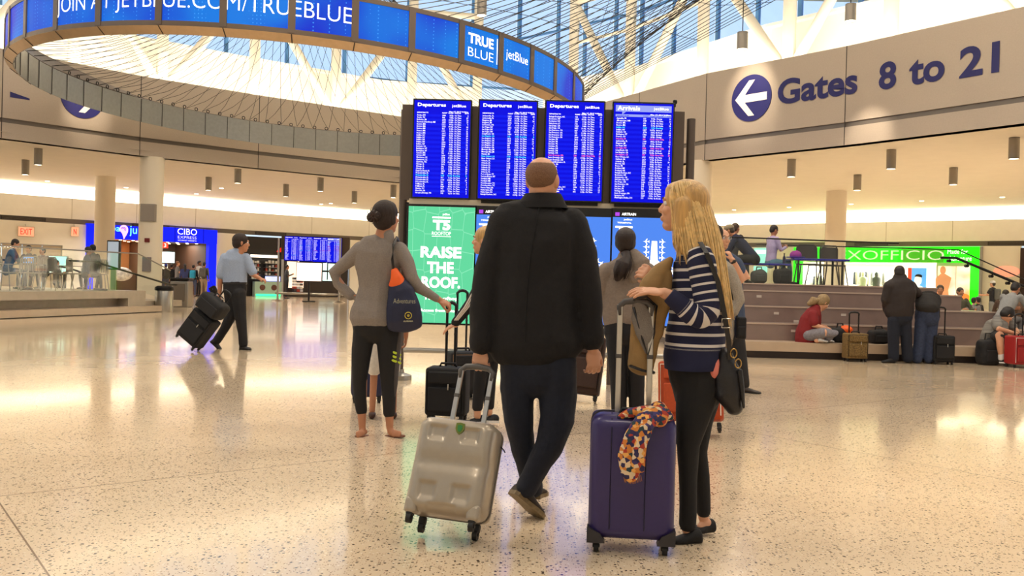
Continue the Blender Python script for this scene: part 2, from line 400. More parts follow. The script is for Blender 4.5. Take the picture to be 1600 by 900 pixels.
# round white columns
def column(px, d, label, dia=.81, sign=False):
    r = ray(px, HZ(px)); X = r.x/r.y*d
    t = thing('column', label, 'column', (X, d, 0))
    b = MB(); b.lathe((X, d, 0), [(dia/2, 0), (dia/2, Z0+.02)], 40); smart(b.build('shaft', mat('cream column paint', (234, 222, 200), .5), t))
    b = MB(); b.lathe((X, d, 0), [(dia/2+.02, 0), (dia/2+.02, .15), (dia/2+.005, .16)], 40); smart(b.build('base', M_alu, t)); return t, X
COLUMN_A = column(234, 31.6, 'round cream column nearest the trash bins, with a grey wall speaker grille')
column(162, 38.3, 'round cream column between the two blue shop signs, farther left')
column(1303, 36.5, 'round cream column in front of the green clothing store', .80)
column(1088, 29, 'round cream column rising just right of the flight screens')
# grille, red alarm and small notice on the nearer left column
t, X = COLUMN_A
for nm, z0, z1, w, m in (('speaker_grille', 2.95, 3.55, .50, mat('grey grille', (150, 140, 130), .7, noise=.12, scale=200)), ('fire_alarm', 2.22, 2.36, .16, mat('alarm red', (110, 20, 16), .5)), ('notice_plate', 1.2, 1.7, .28, mat('notice grey', (120, 112, 120), .5))):
    b = MB(); yy = 31.6-.40; b.bb((X-w/2+.05, yy-.05, z0), (X+w/2+.05, yy+.14, z1)); b.build(nm, m, t)
# ceiling downlight cans
M_can = mat('satin grey can', (150, 142, 130), .4, .5); M_lamp = glow('lamp face', (255, 240, 210), 9)
dlt = thing('ceiling_downlight', 'grey cylinder downlight', 'light', (0, 0, 0), 'cylinder downlights on the lower ceiling')
b = MB(); b.cyl((0, 0, -.55), (0, 0, 0), .13, n=24, caps=False); b.cyl((0, 0, -.55), (0, 0, -.50), .115, n=24, caps=False); b.cyl((0, 0, -.02), (0, 0, 0), .13, n=24); smart(b.build('can', M_can, dlt, local=True))
b = MB(); b.cyl((0, 0, -.54), (0, 0, -.52), .118, n=20); b.build('lamp', M_lamp, dlt, local=True)
PX = [(40, 250), (60, 232), (326, 277), (372, 264), (447, 288), (501, 278), (554, 299), (615, 289), (1104, 291), (1237, 249), (1393, 234), (1340, 273), (1490, 262), (1585, 215)]
LB = ['lower left of the pair at the far left', 'upper right of the pair at the far left', 'left one of two between the round column and the walking man', 'above the walking man, second right of the round column',
      'left of the grey-clad woman\'s head, the lower of two', 'left of the grey-clad woman\'s head, the higher of two', 'straight above the grey-clad woman\'s bun', 'touching the left edge of the flight board post',
      'just right of the blonde woman\'s head', 'leftmost of the five right of the flight board', 'above the green store, second highest of the five', 'over the round column by the green store, lowest of the five', 'fourth from the flight board on the right ceiling', 'highest and closest, at the far right edge']
for i, ((x, y), l) in enumerate(zip(PX, LB)):
    p = G(x, y, 5.2); o = dlt if i == 0 else dup(dlt)
    o['label'] = 'grey ceiling downlight, '+l; s = 1.0
    o.location = (p.x, p.y, 5.2)
    sp = bpy.data.lights.new('downlight_beam', 'SPOT'); sp.energy = 160; sp.color = WARM; sp.spot_size = math.radians(100); sp.spot_blend = .6; sp.shadow_soft_size = .1
    so = bpy.data.objects.new('downlight_beam_%d' % i, sp); COL.objects.link(so); so.location = (p.x, p.y, 4.6)
# bare spots added to brighten the side aisles, no cans modelled
for k, (x, y) in enumerate(((-30, 22), (-34, 30), (-28, 32), (-25, 37), (-18, 41), (-12, 45), (-6, 49), (2, 44), (8, 42), (10, 35), (16, 38), (17, 30), (23, 33), (25, 25), (20, 22), (14, 27), (27, 15), (3, 50))):
    sp = bpy.data.lights.new('aisle_fill_spot', 'SPOT'); sp.energy = 750; sp.color = WARMW; sp.spot_size = math.radians(130); sp.spot_blend = .8; sp.shadow_soft_size = .15
    so = bpy.data.objects.new('aisle_fill_spot_%d' % k, sp); COL.objects.link(so); so.location = (x, y, 5.0)
# recessed pin lights
b0 = MB(); b0.cyl((0, 0, -.012), (0, 0, 0), .09, n=16)
pin = b0.build('recessed_light', M_lamp); tag(pin, 'small recessed ceiling light', 'light', 'tiny recessed lights near the cove')
for i, (x, y) in enumerate(((74, 283), (197, 293), (307, 303), (346, 294), (502, 319), (517, 318), (1147, 328), (1233, 324), (1330, 319), (1440, 314), (1566, 308))):
    p = G(x, y, 5.2); o = pin if i == 0 else pin.copy()
    if i: COL.objects.link(o)
    o.location = (p.x, p.y, 5.2)
# pendant cans in the atrium
for x, y, l in ((1160, 64, 'grey pendant downlight hanging above the arrow disc of the gates sign'), (1329, 20, 'grey pendant downlight hanging high above the word Gates'), (753, 10, 'grey pendant downlight glowing above the ring of screens')):
    Y = 22 if x > 1000 else 24
    p = W(x, y, Y); h = .42 if x > 1000 else .5; t = thing('pendant_light', l, 'light', (p.x, p.y, p.z-h/2))
    b = MB(); b.cyl((p.x, p.y, p.z-h/2), (p.x, p.y, p.z+h/2), .13, n=24, caps=False); b.cyl((p.x, p.y, p.z+h/2-.02), (p.x, p.y, p.z+h/2), .13, n=24); smart(b.build('can', M_can, t))
    b = MB(); b.cyl((p.x, p.y, p.z-h/2+.01), (p.x, p.y, p.z-h/2+.03), .12, n=20); b.build('lamp', M_lamp, t)
    b = MB(); b.cyl((p.x, p.y, p.z+h/2), (p.x, p.y, 15.2), .012, n=6); b.build('cord', M_cable, t)
    sp = bpy.data.lights.new('pendant_beam', 'SPOT'); sp.energy = 500; sp.color = WARM; sp.spot_size = math.radians(70); sp.spot_blend = .5; sp.shadow_soft_size = .1
    so = bpy.data.objects.new('pendant_beam_'+str(x), sp); COL.objects.link(so); so.location = (p.x, p.y, p.z-h/2-.02)
# wall washer on the arrow disc
def washer(target, src, e):
    sp = bpy.data.lights.new('sign_spot', 'SPOT'); sp.energy = e; sp.color = (1, .86, .7); sp.spot_size = math.radians(38); sp.spot_blend = .9; sp.shadow_soft_size = .08
    so = bpy.data.objects.new('sign_spot', sp); COL.objects.link(so); so.location = src; so.rotation_euler = (Vector(target)-Vector(src)).to_track_quat('-Z', 'Y').to_euler()

for k, (x, y) in enumerate(((-8, 16), (6, 16), (-10, 30), (0, 30))):
    area('roof_fill_light_%d' % k, (x, y, 9.0), (PI, 0, 0), 1.5, 1.5, 700, WARMW, 150)  # bare lamps added in mid-air to brighten the roof deck
# ================================================================ GATE SIGNS ON THE FASCIA
M_navy = mat('navy sign vinyl', (28, 26, 96), .5)
M_sw = mat('white sign vinyl', (240, 232, 218), .5)
def onfas(x, y, e=.0):     # pixel -> point on the right fascia face, moved e metres off it
    best = None
    for i in range(8, 12):
        p = onwall(x, FL[i], FL[i+1]); a = Vector(FL[i]); d = Vector(FL[i+1])-a; t = (p-a).dot(d)/d.length_squared
        if -1e-6 <= t <= 1.000001: best = (p, d)
    p, d = best; r = ray(x, y); n = Vector((d.y, -d.x)).normalized()
    t = p.x*n.x+p.y*n.y; k = (t+e)/(r.x*n.x+r.y*n.y); return CAM+r*k
pa = onfas(1200, 230); pb = onfas(1560, 150)
# work on one straight fascia bay from G-H.. : everything follows the wall line, lettering set on the wall plane
sg = thing('gate_sign', 'navy "Gates 8 to 21" lettering and arrow disc on the right-hand fascia', 'sign', tuple(onfas(1165, 190)))
def walkpoly(poly, p0):    # arc-length walk on the polyline starting from the point closest to p0
    P = [Vector(p) for p in poly]
    def at(s):
        i = p0[0]; q = p0[1].copy(); rem = s
        while True:
            e = P[i+1]-q
            if rem >= 0:
                if rem <= e.length or i+2 >= len(P): return q+e.normalized()*rem, e.normalized()
                rem -= e.length; i += 1; q = P[i].copy()
            else:
                e = q-P[i]
                if -rem <= e.length: return q-e.normalized()*(-rem), (P[i+1]-P[i]).normalized()
                rem += e.length; q = P[i].copy(); i -= 1
    return at
def segof(x):
    for i in range(8, 13):
        p = onwall(x, FL[i], FL[i+1]); a = Vector(FL[i]); d = Vector(FL[i+1])-a; t = (p-a).dot(d)/d.length_squared
        if -1e-6 <= t <= 1.000001: return i, p
i0, p0 = segof(1166); at0 = walkpoly(FL, (i0, p0))
def arc(x):
    i, p = segof(x); s = 0; q = p0.copy(); k = i0
    while k < i: s += (Vector(FL[k+1])-q).length; q = Vector(FL[k+1]); k += 1
    return s+(p-q).dot((Vector(FL[i+1])-Vector(FL[i])).normalized())
def zat(x, y):
    i, p = segof(x); return CH+(ray(x, y).z)/(ray(x, y).y)*p.y
def fmap(s0, z0, e=.012):
    def fn(u, v):
        p, d = at0(s0+u); n = Vector((d.y, -d.x)); return Vector((p.x+n.x*e, p.y+n.y*e, z0+v))
    return fn
zc = zat(1166, 153); rr = (zat(1166, 117)-zat(1166, 190))/2
fm = fmap(0, zc); n = 48
b = MB(); b.rings([[fmap(0, zc, e)(rr*math.cos(2*PI*k/n), rr*math.sin(2*PI*k/n)) for k in range(n)] for e in (.0, .02)]); b.build('disc', M_navy, sg)
ar = [(-.82, 0), (-.12, .78), (.18, .78), (-.32, .17), (.80, .17), (.80, -.17), (-.32, -.17), (.18, -.78), (-.12, -.78)]
b = MB(); b.rings([[fmap(0, zc, e)(u*rr*.98, v*rr*.98) for u, v in ar] for e in (.021, .03)]); b.build('arrow', M_sw, sg)
for body, xa, xb, ya, yb in (('Gates', 1207, 1331, 163, 118), ('8', 1364, 1391, 139, 96), ('to', 1411, 1466, 132, 92), ('21', 1489, 1551, 119, 67)):
    sa, sb = arc(xa), arc(xb); z0 = zat(xa, ya); z1 = zat(xb, yb); hh = {'Gates': zat(1220, 123)-zat(1220, 163), '8': zat(1377, 96)-zat(1377, 139.5), 'to': zat(1425, 92)-zat(1425, 132), '21': zat(1500, 73)-zat(1500, 121)}[body]
    vs, fs = text_raw(body, bold=.03, res=5)
    # bend along the wall (anchored left)
    xs = [v[0] for v in vs]; ys = [v[1] for v in vs]; mx, my = min(xs), min(ys); w = max(xs)-mx; h = max(ys)-my
    zb = {'Gates': zat(1215, 163.5), '8': zat(1377, 139.5), 'to': zat(1425, 132), '21': zat(1500, 121)}[body]
    f = fmap(sa, zb, .014); b = MB(); b.add([f((v[0]-mx)/w*(sb-sa), (v[1]-my)/h*hh) for v in vs], fs); b.build('lettering', M_navy, sg, fix=False)
# lights grazing the sign
pt = fmap(0, zc+.1)(0, 0); washer(pt, pt+Vector((-1.6, -1.5, 2.4)), 900)
pt2 = fmap(arc(1350), zat(1350, 215))(0, 0); washer(pt2, pt2+Vector((-1.5, -1.6, 1.6)), 400)
# left-hand gate sign, mostly behind the ring of screens
def onL(x, y, e=.0):
    for i in range(2, 7):
        p = onwall(x, FL[i], FL[i+1]); a = Vector(FL[i]); d = Vector(FL[i+1])-a; t = (p-a).dot(d)/d.length_squared
        if -1e-6 <= t <= 1.000001:
            n = Vector((d.y, -d.x)).normalized(); r = ray(x, y); k = (p.x*n.x+p.y*n.y+e)/(r.x*n.x+r.y*n.y); return CAM+r*k, d.normalized(), n
c, d, nn = onL(129, 151); r_ = (onL(129, 117)[0].z-onL(129, 185)[0].z)/2
ls = thing('gate_sign', 'navy arrow disc on the left fascia half hidden by the hanging ring', 'sign', tuple(c))
def lm(u, v, e): return Vector((c.x+d.x*u+nn.x*e, c.y+d.y*u+nn.y*e, c.z+v))
b = MB(); b.rings([[lm(r_*math.cos(2*PI*k/n), r_*math.sin(2*PI*k/n), e) for k in range(n)] for e in (.0, .02)]); b.build('disc', M_navy, ls)
b = MB(); b.rings([[lm(-u*r_*.95, v*r_*.95, e) for u, v in ar] for e in (.021, .03)]); b.build('arrow', M_sw, ls)
c2 = onL(33, 151)[0]; k2 = c2-c; b = MB()
b.rings([[lm(k2.dot(d.to_3d())+u, k2.z+v, e) for u, v in ((-.32, -.07), (.25, -.07), (.25, -.02), (-.32, .10))] for e in (.0, .012)]); b.build('lettering', M_navy, ls)
washer(c+Vector((.2, 0, -.2)), c+Vector((nn.x*2.0, nn.y*2.0, 1.5)), 500)
# ================================================================ HANGING RING OF SCREENS
RC = Vector((-5.702, 25.214)); RO, RI = 7.578, 7.396
def rz(X, Y): return 6-.045*X-.014*Y
ring = thing('screen_ring', 'great hanging ring faced with bright blue advertising screens', 'display', (RC.x, RC.y, rz(*RC)))
def rp(a, r, dz):
    X = RC.x+r*math.cos(a); Y = RC.y+r*math.sin(a); return Vector((X, Y, rz(X, Y)+dz))
def rang(x, y):
    r = ray(x, y); A = r.z+.045*r.x+.014*r.y; t = (6-CH)/A; p = CAM+r*t; return math.atan2(p.y-RC.y, p.x-RC.x)
JX = [(19, 55), (82, 47), (160, 44), (252, 42), (352, 47), (455, 52), (554, 67), (644, 82), (720, 100), (781, 117), (827, 134), (860, 150)]
JA = [rang(*p) for p in JX]; step = (JA[7]-JA[3])/4
while len(JA) < 20: JA.append(JA[-1]+step)
for _k in range(6): JA.insert(0, JA[0]-step)
M_ringf = mat('bronze ring frame', (112, 98, 86), .38, .6); M_soff = mat('warm brushed soffit', (196, 170, 138), .35, .7, noise=.05, scale=8)
M_rin = mat('grey brushed ring lining', (150, 148, 140), .38, .75, noise=.06, scale=10)
NS = 144; HS = .876
def band(r0, z0, r1, z1, th, a0=0, a1=2*PI, n=NS):
    b = MB(); R = []
    for k in range(n+1):
        a = a0+(a1-a0)*k/n; p = rp(a, r0, z0(a) if callable(z0) else z0); q = rp(a, r1, z1(a) if callable(z1) else z1); d = (q-p).normalized(); rad = Vector((math.cos(a), math.sin(a), 0)); nn = (rad-d*rad.dot(d)).normalized() if abs(d.z) > .5 else Vector((0, 0, 1))
        R.append([p, q, q-nn*th, p-nn*th])
    vs = [v for r in R for v in r]; fs = []
    for k in range(n): fs += [(k*4+j, k*4+(j+1) % 4, k*4+4+(j+1) % 4, k*4+4+j) for j in range(4)]
    return b.add(vs, fs)
TOP = HS+.06
def TP(a, d=0):      # the face drops lower round the far side
    s_ = min(1, max(0, (math.sin(a)-.12)/.5)); s_ = s_*s_*(3-2*s_); return TOP-.27*s_+d
band(RO, 0, RO, .10, .04).build('lower_rim', M_ringf, ring)
band(RO, lambda a: TP(a, -.09), RO, TP, .04).build('upper_rim', M_ringf, ring)
b = MB(); 
band(RO, 0, RI, -.124, .03).build('soffit', M_soff, ring)
smart(band(RI, -.124, RI, .62, .02).build('lining', M_rin, ring))
band(RI, .62, RO, TP, .03).build('top_cover', M_ringf, ring)
b = MB()
for a in JA:    # soffit joints
    b.cyl(rp(a, RO, -.003), rp(a, RI, -.127), .012, n=4)
b.build('soffit_joint', mat('joint shadow gap', (70, 62, 56), .8), ring)
b = MB()
for k in range(60):
    a = 2*PI*k/60; b.cyl(rp(a, RI-.03, -.12), rp(a, RI-.03, .62), .010, n=4)
b.build('lining_joint', mat('joint shadow gap', (70, 62, 56), .8), ring)
def blue_screen():
    m = bpy.data.materials.new('blue dotted screen'); m.use_nodes = True; nt = m.node_tree; N = nt.nodes.new; L = nt.links.new; b = nt.nodes['Principled BSDF']
    b.inputs['Base Color'].default_value = (.005, .005, .01, 1); b.inputs['Specular IOR Level'].default_value = .2; b.inputs['Roughness'].default_value = .5
    tc = N('ShaderNodeTexCoord'); v = N('ShaderNodeTexVoronoi'); v.inputs['Scale'].default_value = 13; v.inputs['Randomness'].default_value = .1; L(tc.outputs['Object'], v.inputs[0])
    lt = N('ShaderNodeMath'); lt.operation = 'LESS_THAN'; lt.inputs[1].default_value = .17; L(v.outputs['Distance'], lt.inputs[0])
    n = N('ShaderNodeTexNoise'); n.inputs['Scale'].default_value = .45; L(tc.outputs['Object'], n.inputs[0])
    cr = N('ShaderNodeValToRGB'); cr.color_ramp.elements[0].position = .4; cr.color_ramp.elements[1].position = .62
    cr.color_ramp.elements[0].color = srgb(0, 48, 205); cr.color_ramp.elements[1].color = srgb(0, 120, 225); L(n.outputs[0], cr.inputs[0])
    mx = N('ShaderNodeMix'); mx.data_type = 'RGBA'; L(lt.outputs[0], mx.inputs[0]); L(cr.outputs[0], mx.inputs[6]); mx.inputs[7].default_value = srgb(60, 160, 245)
    L(mx.outputs[2], b.inputs['Emission Color']); b.inputs['Emission Strength'].default_value = 1.0; return m
M_bs = blue_screen(); M_wt = glow('white screen lettering', (255, 255, 255), 1.1)
for k in range(len(JA)-1):
    a0, a1 = JA[k], JA[k+1]; g = (a1-a0)*.055
    band(RO-.02, .10, RO-.02, lambda a: TP(a, -.09), .02, a0+g, a1-g, 8).build('screen_panel', M_bs, ring)
for a in JA:
    b = MB(); g = .0095
    b.rings([[rp(a-g, RO+.012, z), rp(a+g, RO+.012, z), rp(a+g, RO-.05, z), rp(a-g, RO-.05, z)] for z in (.02, TP(a)-.01)]); b.build('mullion', M_ringf, ring)
def ringtext(body, a0, a1, z0, h, bold=0, m=M_wt):
    vs, fs = text_raw(body, bold=bold, res=4); xs = [v[0] for v in vs]; ys = [v[1] for v in vs]; mx, w = min(xs), max(xs)-min(xs); my, hh = min(ys), max(ys)-min(ys)
    b = MB(); b.add([rp(a0+(a1-a0)*(v[0]-mx)/w, RO-.010, z0+(v[1]-my)/hh*h) for v in vs], fs); return b.build('lettering', m, ring, fix=False)
ringtext('JOIN AT JETBLUE.COM/TRUEBLUE', rang(84, 47), rang(549, 66), .26, .42, -.012)
i7 = JA.index(rang(720, 100)); a, c = JA[i7], JA[i7+1]
ringtext('TRUE', a+(c-a)*.16, a+(c-a)*.80, .50, .22, .03); ringtext('BLUE', a+(c-a)*.16, a+(c-a)*.80, .22, .19, -.01)
b = MB(); b.cyl(rp(a+(c-a)*.90, RO-.008, .2), rp(a+(c-a)*.90, RO-.008, .76), .008, n=4); b.build('lettering', M_wt, ring)
a, c = JA[i7+1], JA[i7+2]; ringtext('jetBlue', a+(c-a)*.16, a+(c-a)*.86, .36, .26, 0)
# eye bolts along the lining, each holding a net cable
NB = 52
for k in range(NB):
    a = PI*.05+k*(PI*.93)/NB*1.0
    b = MB(); c = rp(a, RI-.02, .66); t = Vector((-math.sin(a), math.cos(a), 0))
    b.tube([c+t*.05*math.cos(q)+Vector((0, 0, .05*math.sin(q)+.03)) for q in [2*PI*j/10 for j in range(11)]], .013, 5, side=Vector((math.cos(a), math.sin(a), .3)))
    b.build('eye_bolt', M_dark, ring)
# cable nets
b = MB(); NW = 84
def sagline(p, q, sag, r=.0065, n=7):
    pts = [p+(q-p)*(i/n)-Vector((0, 0, sag*4*(i/n)*(1-i/n))) for i in range(n+1)]; b.tube(pts, r, 4)
apex = Vector((RC.x-.3, RC.y+1.2, 11.0))
for k in range(NW):
    a = 2*PI*k/NW
    for tw in (-1.05, 1.05):
        q = apex+Vector((1.1*math.cos(a+tw), 1.1*math.sin(a+tw), 0)); sagline(rp(a, RI, .66), q, .9)
for k in range(20):     # hoop lines
    pass
tag(b.build('cable_net', M_cable, fix=False), 'fine dark cable net rising inside the hanging ring', 'net', kind='stuff')
b = MB()
ros = off(FL, 1.6)
tops = []
for i in range(8, 12):
    p, q = Vector(ros[i]), Vector(ros[i+1])
    for k in range(8): tops.append(p+(q-p)*(k/8))
NT = len(tops)
for k in range(NT):
    t = tops[k]
    for a, zt in ((-1.15+1.35*k/NT, 14.4), (.35-1.3*k/NT, 13.6)):
        sagline(rp(a, RO, TP(a)), Vector((t.x, t.y, zt)), .35, .009)
for j in range(9):
    pts = []
    for k in range(9):
        f = (j+1)/10.; tt = tops[int(k*(NT-1)/8)]; p = rp(-1.15+1.35*k/8, RO, TOP); q = Vector((tt.x, tt.y, 14.4)); v = p+(q-p)*f; v.z -= 4*f*(1-f)*.35; pts.append(v)
    b.tube(pts, .007, 4)
tag(b.build('cable_net', M_cable, fix=False), 'dark cable net fanning from the ring to the right clerestory', 'net', kind='stuff')
# ================================================================ FLIGHT BOARD
DB = 10.36
M_bez = mat('black gloss bezel', (8, 8, 9), .25)
M_blue = screen('flight screen blue', (0, 6, 225), 1.0); M_lblue = screen('flight row blue', (6, 24, 236), 1.0)
M_pale = screen('pale header blue', (150, 160, 235), 1.1)
M_txt = glow('flight screen white', (255, 255, 255), 1.1); M_cyan = glow('flight screen cyan', (90, 235, 255), 1.3); M_red = glow('flight screen red', (255, 110, 120), 1.3); M_grn = glow('flight screen green', (120, 255, 190), 1.3)
board = thing('flight_board_frame', 'taupe metal frame with posts carrying the flight screens', 'frame', tuple(G(628, 596)))
def slab(name, x0, y0, x1, y1, Y, th, m, parent, rb=0):
    p = W(x0, y0, Y); q = W(x1, y1, Y); b = MB()
    if rb: b.rbox(((p.x+q.x)/2, Y+th/2, (p.z+q.z)/2), (abs(q.x-p.x), th, abs(q.z-p.z)), rb)
    else: b.bb((p.x, Y, p.z), (q.x, Y+th, q.z))
    return b.build(name, m, parent)
slab('back_panel', 629, 163, 1066, 323, DB+.10, .10, M_taupe, board)
for x, yt in ((627, 172), (1073, 186)):
    p = W(x, yt, DB+.15); g = W(x, HZ(x), DB+.15)
    b = MB(); b.cyl((g.x, DB+.15, .02), (g.x, DB+.15, p.z), .05, n=20); smart(b.build('post', M_taupe, board))
    b = MB(); b.lathe((g.x, DB+.15, 0), [(.15, 0), (.15, .05), (.12, .06), (.06, .08), (.06, .12)], 28); smart(b.build('base', M_alu, board))
slab('lower_frame', 634, 316, 1064, 511, DB+.10, .10, mat('dark lower frame', (26, 22, 22), .4, .4), board)
a = W(630, 546, DB+.15); c = W(1074, 559, DB+.15); b = MB(); zz = (a.z+c.z)/2; b.cyl((a.x, DB+.15, zz), (c.x, DB+.15, zz), .03, n=16); smart(b.build('foot_rail', M_alu, board))
b = MB(); zz = .72
for x in (740, 848, 955):
    g = W(x, HZ(x), DB+.15); b = MB(); b.cyl((g.x, DB+.15, .0), (g.x, DB+.15, W(x, 510, DB+.15).z+.02), .028, n=14); smart(b.build('support_leg', M_taupe, board))
a = W(640, 316, DB+.1); c = W(1064, 323, DB+.1)
b = MB(); b.bb((a.x, DB+.04, a.z-.045), (c.x, DB+.10, a.z+.04)); b.build('divider', mat('pale divider strip', (205, 192, 168), .5), board)
b = MB(); p = W(1055, 163, DB+.1); b.rbox((p.x+.0, DB+.12, p.z+.03), (.05, .05, .05), .015); b.cyl((p.x, DB+.12, p.z-.03), (p.x, DB+.12, p.z+.02), .012); b.build('camera_sensor', M_dark, board)
D1 = ['Aruba, AW', 'Austin, TX', 'Barbados, BB', 'Bermuda (Hamilton), BM']+['Boston, MA']*5+['Buffalo, NY']*5+['Burbank, CA']+['Burlington, VT']*2+['Cancun, MX']*2+['Charleston, SC']*2+['Charlotte, NC']+['Chicago, IL']*3+['Daytona Beach, FL']+['Ft Lauderdale, FL']*5+['Ft Myers, FL']*2+['Havana, CU', 'Honolulu, HI', 'Houston(Hobby), TX']
D2 = ['Jacksonville, FL']*2+['Kingston, JM']*2+['La Romana, DR']+['Las Vegas, NV']*3+['Long Beach, CA']+['Los Angeles, CA']*6+['Montego Bay, JM']*2+['Nassau, BS']+['New Orleans, LA']*2+['Orlando, FL']*6+['Port of Spain, TT', 'Port-au-Prince, HT']+['Portland, ME']*2+['Providenciales, TC']*2+['Puerto Plata, DR']+['Punta Cana, DR']*2+['Raleigh-Durham, NC']
D3 = ['Raleigh-Durham, NC']+['Rochester, NY']*2+['Saint Lucia, LC']+['San Diego, CA']*2+['San Francisco, CA']*4+['San Juan, PR']*4+['Santiago, DR']*3+['Santo Domingo, DR']*3+['Sarasota/Bradenton, FL']*1+['Savannah, GA']+['Seattle, WA']*2+['St Croix, VI']+['Syracuse, NY']*2+['Tampa, FL']*4+['Washington Dulles, DC', 'West Palm Beach, FL', 'Worcester, MA']
D4 = ['Aguadilla, PR', 'Albuquerque, NM', 'Boston, MA', 'Boston, MA', 'Buffalo, NY', 'Buffalo, NY', 'Burbank, CA', 'Burlington, VT', 'Denver, CO', 'Honolulu, HI', 'Jacksonville, FL', 'Kingston, JM', 'Las Vegas, NV', 'Las Vegas, NV', 'Long Beach, CA', 'Los Angeles, CA', 'Los Angeles, CA', 'New Orleans, LA', 'Oakland, CA', 'Orlando, FL', 'Phoenix, AZ', 'Ponce, PR', 'Portland, ME', 'Portland, OR', 'Raleigh-Durham, NC', 'Rochester, NY', 'Sacramento, CA', 'Salt Lake City, UT', 'San Diego, CA', 'San Francisco, CA', 'San Jose, CA', 'San Juan, PR', 'Santiago, DR', 'Santo Domingo, DR', 'Syracuse, NY', 'Washington Dulles, DC']
def monitor(kind, rows, lab, x0, y0, x1, y1, hi, rd, Y, tilt=.035, name='flight_monitor', group='flight screens on the near board'):
    """a portrait monitor, local x right, z up, face towards -y, centred"""
    p = W(x0, y0, Y); q = W(x1, y1, Y); w = q.x-p.x; h = p.z-q.z; cx = (p.x+q.x)/2; cz = (p.z+q.z)/2
    t = thing(name, lab, 'monitor', (0, 0, 0), group, world=False)
    b = MB(); b.rbox((0, .05, 0), (w, .10, h), .008, 2); b.build('casing', M_bez, t, local=True)
    sw, sh = w*.95, h*.965
    b = MB(); b.bb((-sw/2, -.004, -sh/2), (sw/2, 0.006, sh/2)); b.build('display', M_blue, t, local=True)
    n = 36; top = sh/2-.142*sh; bot = -sh/2+.03*sh; rh = (top-bot)/n
    b = MB()
    for k in range(0, n, 2): b.bb((-sw*.47, -.0048, top-rh*(k+1)), (sw*.47, -.003, top-rh*k))
    b.build('row_band', M_lblue, t, local=True)
    def at(x, z, e=-.0065): return lambda u, v: Vector((x+u, e, z+v))
    k_ = M_txt
    if kind == 'Arrivals':
        b = MB(); b.bb((-sw*.47, -.0055, sh/2-.085*sh), (sw*.47, -.003, sh/2-.02*sh)); b.prism([(-sw*.36, sh/2-.084*sh), (-sw*.29, sh/2-.084*sh), (-sw*.36, sh/2-.115*sh)], -.0055, -.003)
        b.bb((-sw*.47, -.0055, top+.006*sh), (sw*.47, -.003, top+.03*sh)); b.build('header_bar', M_pale, t, local=True)
    text('heading', kind, M_txt, t, at(-sw*.44, sh/2-.072*sh), w=sw*.50 if kind != 'Arrivals' else sw*.38, h=.045*sh, ax=-1, bold=.018)
    text('logo', 'jetBlue', M_txt, t, at(sw*.42, sh/2-.072*sh), w=sw*.25, h=.036*sh, ax=1, bold=.006)
    text('date_line', 'May 17, 2017 9:28am', M_txt, t, at(sw*.46, sh/2-.120*sh), w=sw*.34, h=.014*sh, ax=1, bold=.02)
    for s_, x_, w_ in (('DEPARTING TO' if kind != 'Arrivals' else 'ARRIVING FROM', -.45, .2), ('FLIGHT', 0.0, .09), ('SCHED', .11, .09), ('STATUS', .22, .11), ('GATE', .40, .07)):
        text('column_heading', s_, M_txt if kind != 'Arrivals' else M_blue, t, at(x_*sw, top+.010*sh), w=w_*sw, h=.012*sh, ax=-1, bold=.02)
    rnd = random.Random(x0)
    def col(vals, x, cw, mats_idx, rx=-1, name='row_text'):
        for m_, idx in mats_idx:
            body = None
            vs_, fs_ = [], []
            for i in idx:
                if i >= len(vals) or not vals[i]: continue
                a_, f_ = text_raw(vals[i], bold=.004, res=1); sc = rh*.70/.73
                if not a_: continue
                x00 = min(v[0] for v in a_); x11 = max(v[0] for v in a_); o_ = len(vs_); ww = (x11-x00)*sc*.86
                ox = x*sw if rx < 0 else x*sw-ww
                vs_ += [Vector((ox+(v[0]-x00)*sc*.86, -.0065, top-rh*(i+.78)+v[1]*sc)) for v in a_]; fs_ += [tuple(j+o_ for j in f) for f in f_]
            if vs_:
                b = MB(); b.add(vs_, fs_); b.build(name, m_, t, fix=False, local=True)
    N_ = len(rows); ALL = [i for i in range(N_) if i not in hi and i not in rd]
    sets = [(M_txt, ALL)]+([(M_cyan, hi)] if hi else [])+([(M_red, rd)] if rd else [])
    col(rows, -.45, 0, sets)
    col([str(rnd.choice([rnd.randint(100, 999), rnd.randint(1000, 2900)])) for _ in rows], .0, 0, sets)
    col(['%d:%02d%s' % (rnd.randint(1, 12), rnd.randint(0, 59), rnd.choice('ap')) for _ in rows], .20, 0, sets, 1)
    st = ['On Time']*N_ if kind != 'Arrivals' else [rnd.choice(['En Route', 'On Time', 'On Time', 'En Route', 'Arrived', 'Closing']) for _ in rows]
    for i in hi: st[i] = 'Boarding'
    for i in rd: st[i] = 'Now 9:55a'
    col(st, .22, 0, sets); col([str(rnd.randint(1, 30)) for _ in rows], .465, 0, sets, 1)
    b = MB(); b.bb((-w*.42, .02, -h/2-.035), (w*.42, .09, -h/2)); b.build('shaded_underside', M_dark, t, local=True)  # lower bezel and the shade under it, built as one dark bar
    place(t, (cx, Y, cz), (tilt, 0, 0)); return t
monitor('Departures', D1, 'portrait flight screen headed Departures, far left, listing Aruba to Houston', 646, 154, 734, 312, [27], [], DB)
monitor('Departures', D2, 'portrait flight screen headed Departures, second from left, listing Jacksonville to Raleigh', 748, 155, 837, 314.5, [9, 18], [], DB-.01)
monitor('Departures', D3, 'portrait flight screen headed Departures, third from left, beside the bald man\'s head', 852, 156, 942, 317, [], [17], DB-.02)
monitor('Arrivals', D4, 'portrait flight screen headed Arrivals with a pale header bar', 957, 158.5, 1050, 320, [4], [9, 13, 16], DB-.03)
